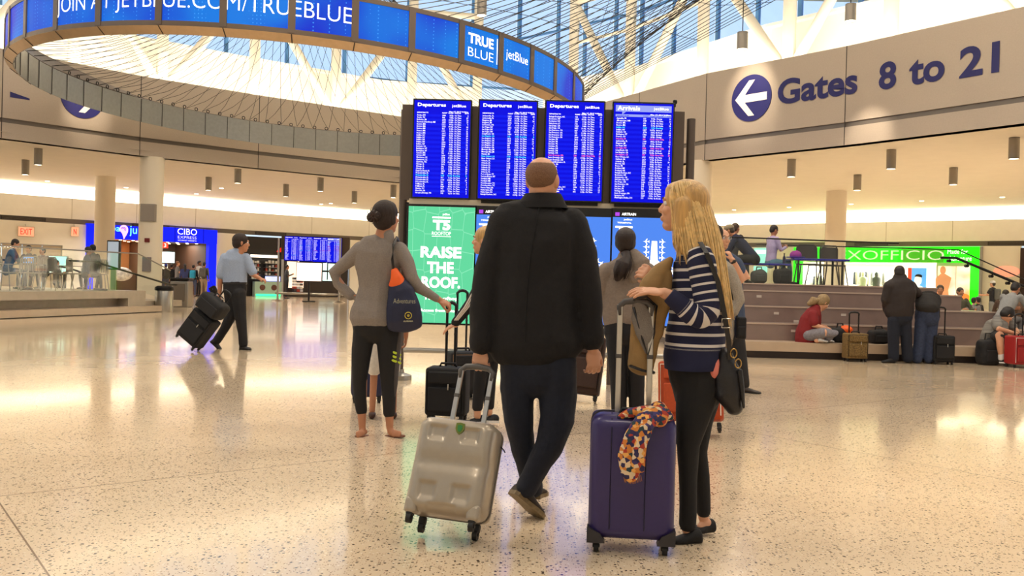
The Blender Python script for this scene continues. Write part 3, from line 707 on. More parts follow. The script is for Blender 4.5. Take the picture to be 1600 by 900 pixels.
# -- lower displays
def disp(lab, x0, y0, x1, y1, Y, m, top=.02):
    p = W(x0, y0, Y); q = W(x1, y1, Y); w = q.x-p.x; h = p.z-q.z
    t = thing('advertising_display', lab, 'display', (0, 0, 0), 'advertising displays under the flight screens', world=False)
    b = MB(); b.rbox((0, .05, 0), (w, .10, h), .008, 2); b.build('casing', M_bez, t, local=True)
    b = MB(); b.bb((-w/2+.022, -.004, -h/2+.022), (w/2-.022, .006, h/2-h*top)); b.build('screen', m, t, local=True)
    place(t, ((p.x+q.x)/2, Y, (p.z+q.z)/2)); return t, w, h
def green_screen():
    m = bpy.data.materials.new('green tiled advert'); m.use_nodes = True; nt = m.node_tree; N = nt.nodes.new; L = nt.links.new; b = nt.nodes['Principled BSDF']
    b.inputs['Base Color'].default_value = (.005, .005, .005, 1); b.inputs['Specular IOR Level'].default_value = .15; b.inputs['Roughness'].default_value = .5
    tc = N('ShaderNodeTexCoord'); v = N('ShaderNodeTexVoronoi'); v.feature = 'DISTANCE_TO_EDGE'; v.inputs['Scale'].default_value = 7; v.inputs['Randomness'].default_value = .35
    mp = N('ShaderNodeMapping'); mp.inputs['Scale'].default_value = (1, 1, .62); L(tc.outputs['Object'], mp.inputs[0]); L(mp.outputs[0], v.inputs[0])
    lt = N('ShaderNodeMath'); lt.operation = 'LESS_THAN'; lt.inputs[1].default_value = .022; L(v.outputs['Distance'], lt.inputs[0])
    mx = N('ShaderNodeMix'); mx.data_type = 'RGBA'; L(lt.outputs[0], mx.inputs[0]); mx.inputs[6].default_value = srgb(98, 216, 158); mx.inputs[7].default_value = srgb(136, 232, 184)
    L(mx.outputs[2], b.inputs['Emission Color']); b.inputs['Emission Strength'].default_value = 1.0; return m
g, w, h = disp('green advertising display reading Raise the Roof', 636, 318, 741, 509, DB-.0, green_screen())
def dt(t, s, cx, cz, w_, h_, bold=.03, m=M_txt, ax=0): return text('lettering', s, m, t, lambda u, v: Vector((cx+u, -.008, cz+v)), w=w_, h=h_, bold=bold, ax=ax, res=4)
dt(g, 'jetBlue', w*.06, h*.405, w*.10, h*.022, .02)
dt(g, 'T5', 0, h*.285, w*.25, h*.085, .05); dt(g, 'ROOFTOP', 0, h*.245, w*.27, h*.028, .0)
b = MB(); b.bb((-w*.135, -.0065, h*.232), (w*.135, -.004, h*.237)); b.bb((-w*.135, -.0065, h*.384), (w*.13, -.004, h*.397)); b.build('lettering', M_txt, g, local=True)
dt(g, 'RAISE', 0, h*.055, w*.58, h*.095, .038); dt(g, 'THE', -.002, -h*.072, w*.38, h*.095, .038); dt(g, 'ROOF.', w*.01, -h*.195, w*.55, h*.095, .038)
dt(g, 'T5 Rooftop', w*.02, -h*.30, w*.5, h*.035, .03); dt(g, 'Access from gate 28.', w*.02, -h*.40, w*.6, h*.032, .03)
M_map = screen('map blue', (78, 132, 232), 1.1); M_vio = glow('violet icon', (150, 60, 200), 1.0)
def plane(b, x, z, s, a):
    pts = [(0, 1), (.12, .35), (.9, -.15), (.9, -.35), (.12, -.1), (.1, -.6), (.35, -.85), (.35, -1), (0, -.88), (-.35, -1), (-.35, -.85), (-.1, -.6), (-.12, -.1), (-.9, -.35), (-.9, -.15), (-.12, .35)]
    c, d = math.cos(a), math.sin(a); b.prism([(x+s*(u*c-v*d), z+s*(u*d+v*c)) for u, v in pts], -.0065, -.004)
for i, (x0, x1, lab) in enumerate(((742, 848, 'blue T5 terminal map display left of the man in black'), (850, 953, 'blue terminal map display right of the man in black'), (955, 1061, 'blue T5 terminal map display above the hooded woman'))):
    t, w, h = disp(lab, x0, 321+2*i, x1, 509+2*i, DB, M_map, .075)
    b = MB(); b.bb((-w*.44, -.004, h*.435), (w*.0-w*.38, .0, h*.465)); b.build('icon', M_vio, t, local=True)
    dt(t, 'AIRTRAIN', -w*.25, h*.44, w*.2, h*.022, .03)
    dt(t, 'jetBlue', -w*.26, h*.395, w*.12, h*.018, .02); dt(t, 'TERMINAL', -w*.31, h*.372, w*.2, h*.012, .02); dt(t, 'T5', -w*.31, h*.285, w*.25, h*.065, .05)
    b = MB(); N_ = 30
    cr = [(w*.42*math.sin(q), -h*.06+h*.055*math.cos(q*1.0)) for q in [-1.45+2.9*k/N_ for k in range(N_+1)]]
    lo = [(w*.40*math.sin(q), -h*.105+h*.055*math.cos(q)) for q in [1.45-2.9*k/N_ for k in range(N_+1)]]
    ox = w*.12
    out = [(-w*.38, -h*.06), (-w*.30, -h*.01), (-w*.15, h*.03), (-w*.06, h*.07), (-w*.045, h*.23), (w*.045, h*.23), (w*.06, h*.07), (w*.15, h*.03), (w*.30, -h*.01), (w*.38, -h*.06), (w*.30, -h*.045), (w*.15, -h*.025), (0, -h*.02), (-w*.15, -h*.025), (-w*.30, -h*.045)]
    b.prism([(x*.85+ox, z) for x, z in out], -.0065, -.004)
    b.build('map_shape', M_txt, t, local=True)
    b = MB()
    for k in range(4):
        for s_ in (-1, 1): plane(b, ox+s_*w*.115, h*(.09+.045*k), w*.045, -s_*PI/2)
    for s_ in (-1, 1):
        for q, zz in ((.2, .06), (.27, .035), (.33, .0), (.40, -.04)): plane(b, ox+s_*w*q*.85, h*zz, w*.045, -s_*.7)
    b.build('plane_icon', M_txt, t, local=True)
    b = MB()
    for s_ in (-.30, -.16, -.02, .12, .26):
        for zz in (-.19, -.23): b.ell((s_*w+ox*.3, -.006, h*zz), (w*.03, .003, w*.03), 12, 6)
    b.build('icon', M_txt, t, local=True)
# ================================================================ SHOPS ALONG THE OUTER WALL
class Seg:
    def __init__(s, p, q):
        s.p = Vector(p); s.q = Vector(q); s.d = (s.q-s.p).normalized(); s.L = (s.q-s.p).length; s.n = Vector((-s.d.y, s.d.x)); s.rot = math.atan2(s.d.y, s.d.x)
    def s_(s, x): return (onwall(x, s.p, s.q)-s.p).dot(s.d)
    def z_(s, x, y, e=0):
        r = ray(x, y); P = onwall(x, s.p, s.q); return CH+r.z/r.y*P.y
    def root(s, name, label, cat, x, **kw):      # local frame: x along the wall, y into it, z up; origin at pixel column x
        a = s.s_(x); P = s.p+s.d*a; t = thing(name, label, cat, (0, 0, 0), world=False, **kw); place(t, (P.x, P.y, 0), (0, 0, s.rot)); t['_s'] = a; return t
    def slab(s, s0, s1, z0, z1, m, d0=0, d1=.2, nm='wall_left'):
        a = s.p+s.d*s0+s.n*d0; c = s.p+s.d*s1+s.n*d0; b = MB(); b.wall(a, c, z0, z1, d1-d0); return struct(b.build(nm, m))
SL1 = Seg(OW[3], OW[4]); SL2 = Seg(OW[4], OW[5]); SR1 = Seg(OW[6], OW[7]); SR2 = Seg(OW[7], OW[8]); SL0 = Seg(OW[2], OW[3]); SR3 = Seg(OW[8], OW[9])
L = lambda t, b, nm, m, sm=False: b.build(nm, m, t, local=True, smooth=sm)
M_wl = mat('cream wall panel', (248, 243, 230), .55, noise=.02, scale=2)
def lettering(t, s, x, z, w, h, m, e=-.03, bold=0, ax=0): return text('lettering', s, m, t, lambda u, v: Vector((x+u, e, z+v)), w=w, h=h, bold=bold, ax=ax, res=3)
# lower walls between the openings
jA, jB = SL1.s_(133), SL1.s_(246); cA, cB = SL1.s_(247), SL1.s_(336); kA = SL1.s_(366)
SL0.slab(0, SL0.L, 0, 3.4, M_wl); dA, dB = SL1.s_(-30), SL1.s_(97)
SL1.slab(0, dA, 0, 3.4, M_wl); SL1.slab(dA, dB, 2.35, 3.4, M_wl); SL1.slab(dB, jA, 0, 3.4, M_wl)
SL1.slab(jB, cA, 0, 3.4, M_wl); SL1.slab(cB, kA, 0, 3.4, M_wl); SL1.slab(jA, cB, 3.3, 3.4, M_wl)
kB = SL2.s_(545); SL2.slab(kB+.06, SL2.L, 0, 3.4, M_wl); Seg(OW[5], OW[6]).slab(0, Seg(OW[5], OW[6]).L, 0, 3.4, M_wl, nm='wall_back'); SR1.slab(0, SR1.L, 0, 3.4, M_wl, nm='wall_right')
# exit doors
d = SL1.root('door_1', '', '', 0); [d.__delitem__(k) for k in ('label', 'category')]; struct(d)
M_door = mat('beige door', (196, 178, 148), .5); x0, x1 = dA-d['_s'], dB-d['_s']; n = 4
for k in range(n):
    a = x0+(x1-x0)*k/n; c = x0+(x1-x0)*(k+1)/n; b = MB(); b.bb((a+.02, .12, 0), (c-.02, .18, 2.32)); L(d, b, 'leaf', M_door)
b = MB(); b.bb((x0, .10, 2.3), (x1, .2, 2.36)); b.bb((x1-.04, .1, 0), (x1, .2, 2.36)); L(d, b, 'frame', M_alu)
M_exr = glow('exit red', (255, 60, 40), 1.4); M_exb = glow('exit box face', (240, 165, 130), .8)
for px, py, w_, lab in ((38, 362, .70, 'lit EXIT sign above the beige doors at the far left'), (114, 362, .35, 'small red lit sign seen edge-on left of the blue shop')):
    t = SL1.root('exit_sign', lab, 'sign', px); z = SL1.z_(px, py)
    b = MB(); b.rbox((0, -.12, z), (w_, .08, .48), .02); L(t, b, 'box', mat('exit box', (225, 205, 180), .5)); b = MB(); b.bb((-w_*.46, -.165, z-.2), (w_*.46, -.16, z+.2)); L(t, b, 'face', M_exb)
    b = MB(); b.cyl((0, -.12, z+.2), (0, 0, z+.35), .02); L(t, b, 'bracket', M_alu)
    if w_ > .5: lettering(t, 'EXIT', 0, z-.14, .50, .28, M_exr, -.17, .01)
    else: lettering(t, 'N', 0, z-.14, .14, .28, M_exr, -.17, .03)
def shopbox(t, x0, x1, h, depth, wall_rgb, ceil_rgb, light, le=3, floor=True):
    b = MB(); b.bb((x0, depth, 0), (x1, depth+.1, h)); L(t, b, 'back_wall', mat('shop back %d%d%d' % wall_rgb, wall_rgb, .6))
    b = MB(); b.bb((x0-.1, .25, 0), (x0, depth, h)); L(t, b, 'side_wall', mat('shop back %d%d%d' % wall_rgb, wall_rgb, .6))
    b = MB(); b.bb((x1, .25, 0), (x1+.1, depth, h)); L(t, b, 'side_wall', mat('shop back %d%d%d' % wall_rgb, wall_rgb, .6))
    b = MB(); b.bb((x0, .25, h), (x1, depth, h+.1)); L(t, b, 'ceiling_panel', mat('shop ceiling %d%d%d' % ceil_rgb, ceil_rgb, .7))
    b = MB()
    for k in range(5):
        for j in range(3): b.cyl((x0+(x1-x0)*(k+.5)/5, .8+j*1.1, h-.02), (x0+(x1-x0)*(k+.5)/5, .8+j*1.1, h), .07, n=10)
    L(t, b, 'spotlight', light)
    for k in range(3):
        pl = bpy.data.lights.new('shop_light', 'AREA'); pl.shape = 'RECTANGLE'; pl.size = (x1-x0)*.25; pl.size_y = 1.2; pl.energy = le*(26 if le > 5 else 11); pl.color = WARMW
        po = bpy.data.objects.new('shop_light', pl); COL.objects.link(po); po.parent = t; po.location = (x0+(x1-x0)*(k+.5)/3, depth*.45, h-.06)
M_sblue = glow('shop sign blue', (16, 30, 235), 1.0); M_sblue2 = glow('shop sign seam blue', (6, 10, 150), .9); M_warmspot = glow('shop spot', (255, 225, 180), 7)
M_brown = mat('dark brown wood', (84, 56, 38), .5, noise=.15, scale=12)
def bluesign(t, x0, x1, z0, z1, nseam, bar=None):
    b = MB(); b.bb((x0, -.15, z0), (x1, .2, z1)); L(t, b, 'sign_panel', M_sblue)
    b = MB()
    for k in range(1, nseam): xx = x0+(x1-x0)*k/nseam; b.bb((xx-.02, -.155, z0), (xx+.02, -.15, z1))
    L(t, b, 'sign_seam', M_sblue2)
# juice shop (left of the nearer column)
t = SL1.root('juice_shop', 'shop with glowing blue sign, swirl emblem and green script, between the columns', 'shop', 133); o = t['_s']
X = lambda px: SL1.s_(px)-o
zt, zb = SL1.z_(133, 349), SL1.z_(190, 374)
bluesign(t, 0, X(246), zb, zt, 4); b = MB(); b.bb((0, -.12, 0), (X(145), .2, zb)); L(t, b, 'blue_pillar', M_sblue)
lettering(t, 'Jamba', X(184), zb+.28, 1.15, .40, M_grn, -.17, .0, 1); lettering(t, 'juice', X(199), zb+.17, 1.0, .52, M_grn, -.17, .0, -1)
b = MB(); cx, cz = X(190), (zb+zt)/2+.03; sw = []
for k in range(26):
    a = k/25*PI*1.0; sw.append((cx+.38*math.cos(a), cz+.16+.30*math.sin(a)))
b.prism([(cx-.22, cz+.10)]+[(cx-.21*math.cos(k/12*PI), cz+.12+.22*math.sin(k/12*PI)) for k in range(13)]+[(cx+.20, cz+.0), (cx+.14, cz-.14), (cx+.07, cz-.26), (cx+.01, cz-.38), (cx-.03, cz-.22), (cx-.07, cz-.10), (cx-.15, cz-.0)], -.17, -.155); L(t, b, 'emblem', glow('emblem pink', (245, 190, 250), 1.1))
b = MB()
for r0 in (.12, .06): b.tube([(cx-.02+r0*math.cos(a), -.175, cz+.13+r0*.8*math.sin(a)) for a in [k*.45-1 for k in range(10)]], .016, 5)
L(t, b, 'emblem_line', M_sblue)
shopbox(t, X(145), X(246), zb, 3.5, (190, 120, 60), (210, 160, 100), M_warmspot)
b = MB(); b.bb((X(150), 2.2, 0), (X(240), 2.7, 1.1)); L(t, b, 'counter', M_brown)
b = MB(); b.bb((X(175), 3.4, 1.2), (X(215), 3.45, 1.9)); L(t, b, 'menu_screen', glow('menu warm', (255, 190, 110), 1.3))
b = MB()
for k in range(4): b.cyl((X(178+k*8), 1.6, 1.75), (X(178+k*8), 1.6, 1.95), .10, .04)
L(t, b, 'pendant_lamp', glow('amber pendant', (255, 190, 90), 4))
b = MB(); b.ell((X(196), .5, 1.05), (.55, .35, .35), 16, 10); L(t, b, 'ornament', mat('white ornament', (225, 220, 210), .5, noise=.4, scale=6))
# express cafe
t = SL1.root('express_cafe', 'cafe with blue lit CIBO EXPRESS sign and bright menu screens', 'shop', 247); o = t['_s']
zt, zb = SL1.z_(290, 357), SL1.z_(290, 379)
bluesign(t, 0, X(336), zb, zt, 4); b = MB(); b.bb((X(324), -.12, 0.0), (X(336), .2, zb)); L(t, b, 'blue_pillar', M_sblue)
lettering(t, 'CIBO', X(289), zb+.40, 1.05, .32, M_wt, -.17, .0); lettering(t, 'EXPRESS', X(289), zb+.19, 1.0, .14, M_wt, -.17, -.02); lettering(t, 'GOURMET MARKETS', X(289), zb+.07, 1.0, .06, M_wt, -.17, -.01)
shopbox(t, 0, X(324), zb, 4.0, (88, 62, 46), (120, 96, 76), M_warmspot)
M_menu = glow('menu screen cyan white', (190, 240, 250), 1.6)
for a, c in ((252, 269), (275, 303)):
    b = MB(); b.bb((X(a), 2.4, 1.72), (X(c), 2.5, 2.3)); w = L(t, b, 'menu_screen', M_menu)
b = MB(); b.bb((X(252), 3.0, .9), (X(300), 3.2, 1.65)); L(t, b, 'display_case', glow('lit fridge', (235, 225, 200), 1.2))
b = MB(); b.bb((X(250), 2.2, 0), (X(318), 2.8, 1.0)); L(t, b, 'counter', M_brown)
b = MB()
for k in range(14): b.cyl((X(253+k*3.3), 2.95, .95+.3*(k % 2)), (X(253+k*3.3), 2.95, 1.18+.3*(k % 2)), .05)
L(t, b, 'goods', mat('mixed goods', (180, 90, 50), .5, noise=.5, scale=3))
t = SL1.root('exit_sign', 'little red lit sign with white mark left of the cafe opening', 'sign', 253); z = zb-.2
b = MB(); b.rbox((0, -.25, z), (.35, .08, .3), .02); L(t, b, 'box', M_exr); lettering(t, '3', 0, z-.1, .12, .2, M_wt, -.3)
# electronics kiosk (dark front, lit shelves)
t = SL1.root('electronics_kiosk', 'dark kiosk front with lit goods shelves and green glowing base', 'shop', 381); o = SL2.s_(387)
t.location = (SL2.p.x+SL2.d.x*SL2.s_(381), SL2.p.y+SL2.d.y*SL2.s_(381), 0); t.rotation_euler = (0, 0, SL2.rot); o = SL2.s_(381)
X = lambda px: SL2.s_(px)-o
M_blk = mat('black shop front', (24, 20, 20), .45)
b = MB(); b.bb((X(366), -.1, 2.35), (X(437), .3, 3.3)); L(t, b, 'fascia', M_blk)
b = MB(); b.bb((X(366), .1, 0), (X(437), .3, 2.35)); L(t, b, 'back_panel', M_blk)
b = MB(); b.bb((X(388), -.35, 2.15), (X(430), -.25, 2.3)); L(t, b, 'light_bar', glow('kiosk light', (255, 240, 220), 2))
rnd = random.Random(4)
for k in range(5):
    z = .95+k*.22
    b = MB(); b.bb((X(391), -.3, z), (X(404), .1, z+.02)); b.bb((X(412), -.3, z), (X(433), .1, z+.02)); L(t, b, 'shelf', M_alu)
for k in range(5):
    for j in range(7):
        px = (392, 396, 400, 413, 418, 423, 428)[j]; z = .97+k*.22; b = MB(); b.bb((X(px), -.2, z), (X(px+2.6), -.05, z+rnd.uniform(.08, .17)))
        L(t, b, 'goods', mat('goods %d' % (k*j % 4), [(220, 215, 205), (60, 60, 66), (170, 60, 40), (200, 200, 210)][k*j % 4], .5))
b = MB(); b.bb((X(394), -.45, 0), (X(436), -.1, .82)); L(t, b, 'cabinet', mat('pale green cabinet', (170, 200, 180), .4))
b = MB(); b.bb((X(396), -.47, .02), (X(434), -.44, .14)); L(t, b, 'base_light', glow('green base light', (60, 235, 160), 1.6))
for px in (406, 424): 
    b = MB(); b.cyl((X(px), -.47, .5), (X(px), -.44, .5), .16, n=20); L(t, b, 'round_badge', mat('badge', (90, 50, 36), .4))
b = MB(); b.prism([(X(430), 2.5), (X(437), 2.5), (X(437), 2.75), (X(433), 2.7)], -.14, -.11); L(t, b, 'red_mark', glow('red mark', (220, 40, 30), 1))
b = MB(); b.bb((X(411), -.4, .85), (X(434), -.32, 1.12)); L(t, b, 'screen', glow('kiosk display', (180, 190, 255), 1.2))
b = MB(); b.bb((X(437), -.2, 0), (X(441), .2, 3.3)); L(t, b, 'corner_post', M_alu)
# dark rear wall behind the far board, lit posters
t = SL2.root('dark_store_front', 'dark store front with lit posters behind the distant flight board', 'shop', 441); o = t['_s']
b = MB(); b.bb((.12, .1, 0), (X(545), .3, 3.3)); L(t, b, 'front_panel', mat('dark umber panel', (44, 32, 26), .5))
b = MB(); b.bb((X(449), -.05, .5), (X(474), .1, 2.25)); L(t, b, 'lit_poster', glow('poster warm white', (250, 225, 200), 1.2))
b = MB(); b.bb((X(500), -.05, .95), (X(522), .1, 2.05)); L(t, b, 'lit_poster', glow('poster cyan white', (205, 240, 235), 1.2))
b = MB(); b.bb((X(503), -.07, 1.45), (X(519), -.05, 1.55)); b.bb((X(510), -.07, 1.0), (X(511.5), -.05, 2.0)); L(t, b, 'poster_mark', M_blk)
for k in range(6):
    for j in range(3):
        b = MB(); b.bb((X(455+j*5), -.45, .12+k*.17), (X(459+j*5), -.15, .25+k*.17)); L(t, b, 'boxed_goods', mat('goods %d' % ((k+j) % 4), (200, 200, 200), .5))
# right-hand clothing store
GL = glow('store green', (40, 235, 20), 1.0); GD = glow('store deep green', (70, 170, 30), .8)
t = SR2.root('clothing_store', 'clothing store with glowing green EXOFFICIO sign and lit windows', 'shop', 1240); o = t['_s']; X = lambda px: SR2.s_(px)-o
zt, zb = SR2.z_(1400, 386), SR2.z_(1400, 410)
b = MB(); b.bb((0, -.15, zb), (X(1475), .25, zt)); L(t, b, 'sign_panel', GL)
b = MB(); b.bb((X(1410), -.16, zb), (X(1474), -.15, zt-.12)); L(t, b, 'sign_panel', GD)
b = MB(); b.bb((X(1475), -.15, zb), (X(1530), .25, zt)); L(t, b, 'sign_panel', GL)
b = MB()
for px in (1283, 1327, 1370, 1410, 1474): b.bb((X(px)-.015, -.165, zb), (X(px)+.015, -.15, zt))
L(t, b, 'sign_seam', GD)
M_gl = glow('pale sign letters', (205, 215, 185), .9)
lettering(t, 'EXOFFICIO', X(1390), zb+.12, X(1472)-X(1308), .46, M_gl, -.20, -.005)
lettering(t, 'Made for', X(1480), zt-.34, X(1512)-X(1480), .22, M_wt, -.18, .0, -1); lettering(t, 'Adventure', X(1482), zb+.08, X(1518)-X(1482), .24, M_wt, -.18, .0, -1)
for a, c in ((1240, 1251), (1516, 1530)):
    b = MB(); b.bb((X(a), -.15, 0), (X(c), .25, zb)); L(t, b, 'green_pillar', GL)
b = MB(); b.bb((X(1530), -.15, 0), (X(1534), .25, zt)); L(t, b, 'edge_trim', M_alu)
shopbox(t, X(1251), X(1516), zb, 3.5, (236, 232, 222), (235, 230, 222), M_warmspot, 14)
b = MB(); b.bb((X(1462), 0, 0), (X(1516), .2, zb)); L(t, b, 'window_bay', mat('bay white', (220, 210, 195), .6))
rnd = random.Random(9)
cols = [(235, 232, 225), (190, 180, 160), (60, 70, 90), (120, 125, 120), (90, 100, 80), (70, 66, 64)]
for rail_z, px0, px1 in ((2.15, 1320, 1372), (1.2, 1318, 1375), (1.9, 1256, 1290)):
    b = MB(); b.cyl((X(px0), 1.5, rail_z), (X(px1), 1.5, rail_z), .02); L(t, b, 'clothes_rail', M_alu)
    n = int((px1-px0)/3)
    for k in range(n):
        x = X(px0)+(X(px1)-X(px0))*(k+.5)/n; h = rnd.uniform(.55, .8); b = MB()
        b.prism([(x-.02, rail_z), (x-.05, rail_z-.1), (x-.07, rail_z-h), (x+.07, rail_z-h), (x+.05, rail_z-.1), (x+.02, rail_z)], 1.25, 1.75)
        L(t, b, 'garment', mat('garment %d' % (k % 6), cols[rnd.randrange(6)], .8))
for px, c in ((1341, (225, 222, 215)), (1362, (80, 84, 88))):      # headless-looking display torsos in windows
    x = X(px); b = MB(); b.ell((x, .7, 2.02), (.10, .11, .14)); b.rings([[Vector((x+rx*math.cos(2*PI*k/14), .7+ry*math.sin(2*PI*k/14), z)) for k in range(14)] for z, rx, ry in ((1.15, .20, .13), (1.3, .2, .13), (1.5, .17, .11), (1.75, .22, .12), (1.85, .20, .1), (1.9, .07, .07), (1.95, .06, .06))]); b.cyl((x, .7, 0), (x, .7, 1.2), .03); L(t, b, 'mannequin', mat('mannequin shirt %d' % c[0], c, .7), True)
# posters: man in a shirt (screen), two lit photo panels
b = MB(); b.bb((X(1424), -.05, .1), (X(1447), .05, 2.35)); L(t, b, 'poster', glow('poster blue', (90, 160, 225), 1.1))
b = MB(); x = X(1431)
b.rings([[Vector((x+dx*.01*k2, -.07+e, z)) for dx, k2, z in ((-20, 1, .2), (52, 1, .2), (50, 1, 1.2), (30, 1, 1.45), (10, 1, 1.52), (-10, 1, 1.48), (-20, 1, 1.3))] for e in (0, .015)]); L(t, b, 'poster_shirt', glow('poster white', (235, 250, 255), 1.2))
b = MB(); b.ell((x+.1, -.07, 1.75), (.17, .02, .24)); L(t, b, 'poster_face', glow('poster skin', (235, 225, 215), 1.1))
b = MB(); b.ell((x+.12, -.065, 1.95), (.17, .02, .1)); L(t, b, 'poster_hair', M_blk)
b = MB(); b.bb((X(1418), -.04, 1.7), (X(1424), .03, 2.35)); L(t, b, 'red_panel', glow('red panel', (225, 70, 40), 1))
def lightbox(name, rgbs, a, c):
    if name in MATS: m = MATS[name]
    else:
        m = bpy.data.materials.new(name); m.use_nodes = True; nt = m.node_tree; bb_ = nt.nodes['Principled BSDF']; tc = nt.nodes.new('ShaderNodeTexCoord'); nz = nt.nodes.new('ShaderNodeTexNoise'); nz.inputs['Scale'].default_value = 1.6
        nt.links.new(tc.outputs['Object'], nz.inputs[0]); cr = nt.nodes.new('ShaderNodeValToRGB'); cr.color_ramp.elements[0].position = .35; cr.color_ramp.elements[1].position = .62
        cr.color_ramp.elements[0].color = srgb(*rgbs[0]); cr.color_ramp.elements[1].color = srgb(*rgbs[1]); nt.links.new(nz.outputs[0], cr.inputs[0]); nt.links.new(cr.outputs[0], bb_.inputs['Emission Color']); bb_.inputs['Emission Strength'].default_value = 1.1; MATS[name] = m
    b = MB(); b.bb((X(a), -.06, .1), (X(c), 0, 2.45)); return L(t, b, 'photo_panel', m)
lightbox('photo warm', ((190, 120, 80), (250, 225, 195)), 1465, 1492); lightbox('photo orange', ((235, 130, 70), (255, 235, 215)), 1494, 1515)
x = X(1473); b = MB()
b.ell((x, -.08, 2.25), (.13, .02, .2)); b.rings([[Vector((x+u, -.08+e, z)) for u, z in ((-.30, 1.3), (-.2, .35), (.15, .35), (.35, .6), (.25, 1.3), (.38, 1.9), (.1, 2.08), (-.1, 2.08), (-.32, 1.85))] for e in (0, .015)]); L(t, b, 'photo_figure', glow('figure tan', (205, 140, 95), .9))
b = MB(); b.ell((X(1507), -.08, .75), (.35, .02, .42)); L(t, b, 'photo_ball', glow('photo orange ball', (250, 130, 60), 1))
b = MB(); b.bb((X(1371), .6, 1.1), (X(1392), .7, 1.22)); L(t, b, 'red_bench', glow('red bench', (220, 80, 40), .9))
# lower wall pieces on the right
M_wr = M_wl
SR2.slab(0, SR2.s_(1240), 0, 3.4, M_wr, nm='wall_right'); SR2.slab(SR2.s_(1534), SR2.s_(1593), 0, 3.4, M_wr, nm='wall_right'); SR2.slab(SR2.s_(1240), SR2.s_(1534), zt+.02, 3.4, M_wr, nm='wall_right'); SR3.slab(0, SR3.L, 0, 3.4, mat('dark shop wall', (40, 26, 22), .5), nm='wall_right')
t = SR2.root('wall_display', 'teal and white lit panel on the right wall behind the seated reader', 'display', 1178); z = SR2.z_(1185, 388)
b = MB(); b.bb((0, -.1, z-1.3), (SR2.s_(1198)-t['_s'], 0, z)); L(t, b, 'panel', glow('teal panel', (150, 225, 215), 1)); b = MB(); b.bb((.1, -.12, z-.3), (SR2.s_(1196)-t['_s'], -.1, z-.1)); L(t, b, 'stripe', M_wt)
t = SR2.root('dark_store_front', 'dark store edge with a blue glow at the far right', 'shop', 1593); X2 = SR2.s_(1640)-t['_s']
b = MB(); b.bb((0, -.1, 0), (X2, .2, 3.3)); L(t, b, 'front_panel', mat('dark red brown front', (50, 26, 20), .5, noise=.3, scale=2)); b = MB(); b.bb((.25, -.13, .0), (X2, -.1, 2.0)); L(t, b, 'blue_window', glow('cool window', (120, 165, 215), .9))
t = SR2.root('wall_emblem', 'coral oval on the cream wall right of the green store', 'sign', 1572); z = SR2.z_(1572, 424)
b = MB(); b.ell((0, -.03, z), (.55, .02, .26), 28, 8); L(t, b, 'oval', glow('coral oval', (240, 160, 130), .75))  # emissive coral oval set on the wall
# vents in the taupe band
for sg_, a, c, lab in ((SL1, 0, 70, 'long dark grille in the taupe band at the far left'), (SL1, 206, 263, 'short dark grille in the band above the blue shop signs'), (SR2, 1333, 1385, 'dark grille in the band above the green sign'), (SR2, 1541, 1598, 'dark grille in the band at the far right'), (SL2, 398, 446, 'dark grille in the band above the electronics kiosk')):
    t = sg_.root('air_grille', lab, 'vent', a); w = sg_.s_(c)-t['_s']; b = MB()
    b.bb((0, .02, 3.43), (w, .07, 3.60)); L(t, b, 'frame', M_blk); b = MB()
    for k in range(4): b.bb((.03, -.0, 3.45+k*.037), (w-.03, .03, 3.462+k*.037))
    L(t, b, 'slats', M_band)
# ---- distant flight board (the same kind, seen small)
DF = 41.5
fb = thing('flight_board_frame', 'distant frame with four blue flight screens beyond the walking man', 'frame', tuple(W(486, HZ(486), DF)-Vector((0, 0, CH))))
for x in (436, 532):
    p = W(x, 372, DF); b = MB(); b.cyl((p.x, DF, 0), (p.x, DF, p.z), .05, n=12); smart(b.build('post', M_alu, fb)); b = MB(); b.cyl((p.x, DF, 0), (p.x, DF, .07), .3, .16, n=20); b.build('base', M_alu, fb)
p = W(439, 368, DF); q = W(545, 408, DF); b = MB(); b.bb((p.x, DF+.12, q.z), (q.x, DF+.2, p.z)); b.build('back_panel', mat('bronze back', (90, 76, 64), .5, .3), fb)
p = W(430, 458, DF); q = W(536, 460, DF); b = MB(); b.cyl((p.x, DF, p.z), (q.x, DF, p.z), .05, n=10); b.build('foot_rail', M_alu, fb)
src = [o for o in bpy.data.objects if o.name.startswith('flight_monitor')]
pos = [(445, 466), (467, 488), (490, 510), (512, 532)]
for k, ((a, c), lab) in enumerate(zip(pos, ('leftmost of the four small screens on the distant flight board', 'second small screen from the left on the distant flight board', 'third small screen from the left on the distant flight board', 'small distant flight screen nearest the grey-clad woman\'s elbow'))):
    o = dup(sorted(src, key=lambda o: o.location.x)[k], lab); o['group'] = 'flight screens on the distant board'
    p = W((a+c)/2, 388+k*1.0, DF-.02); o.location = (p.x, DF, p.z); o.rotation_euler = (0, 0, 0)
t = thing('advertising_display', 'white lit advertising screen below the distant flight board', 'display', (0, 0, 0), world=False); p = W(485, 425, DF)
b = MB(); b.rbox((0, 0, 0), (1.2, .12, .9), .02); b.build('casing', M_blk, t, local=True); b = MB(); b.bb((-.57, -.07, -.41), (.57, -.055, .41)); b.build('screen', glow('advert cream', (250, 232, 222), 1.3), t, local=True); t.location = (p.x, DF-.2, p.z)
b = MB(); b.cyl((0, 0, -p.z), (0, 0, -.4), .05); b.cyl((0, 0, -p.z), (0, 0, -p.z+.05), .3); b.build('stand', M_blk, t, local=True)
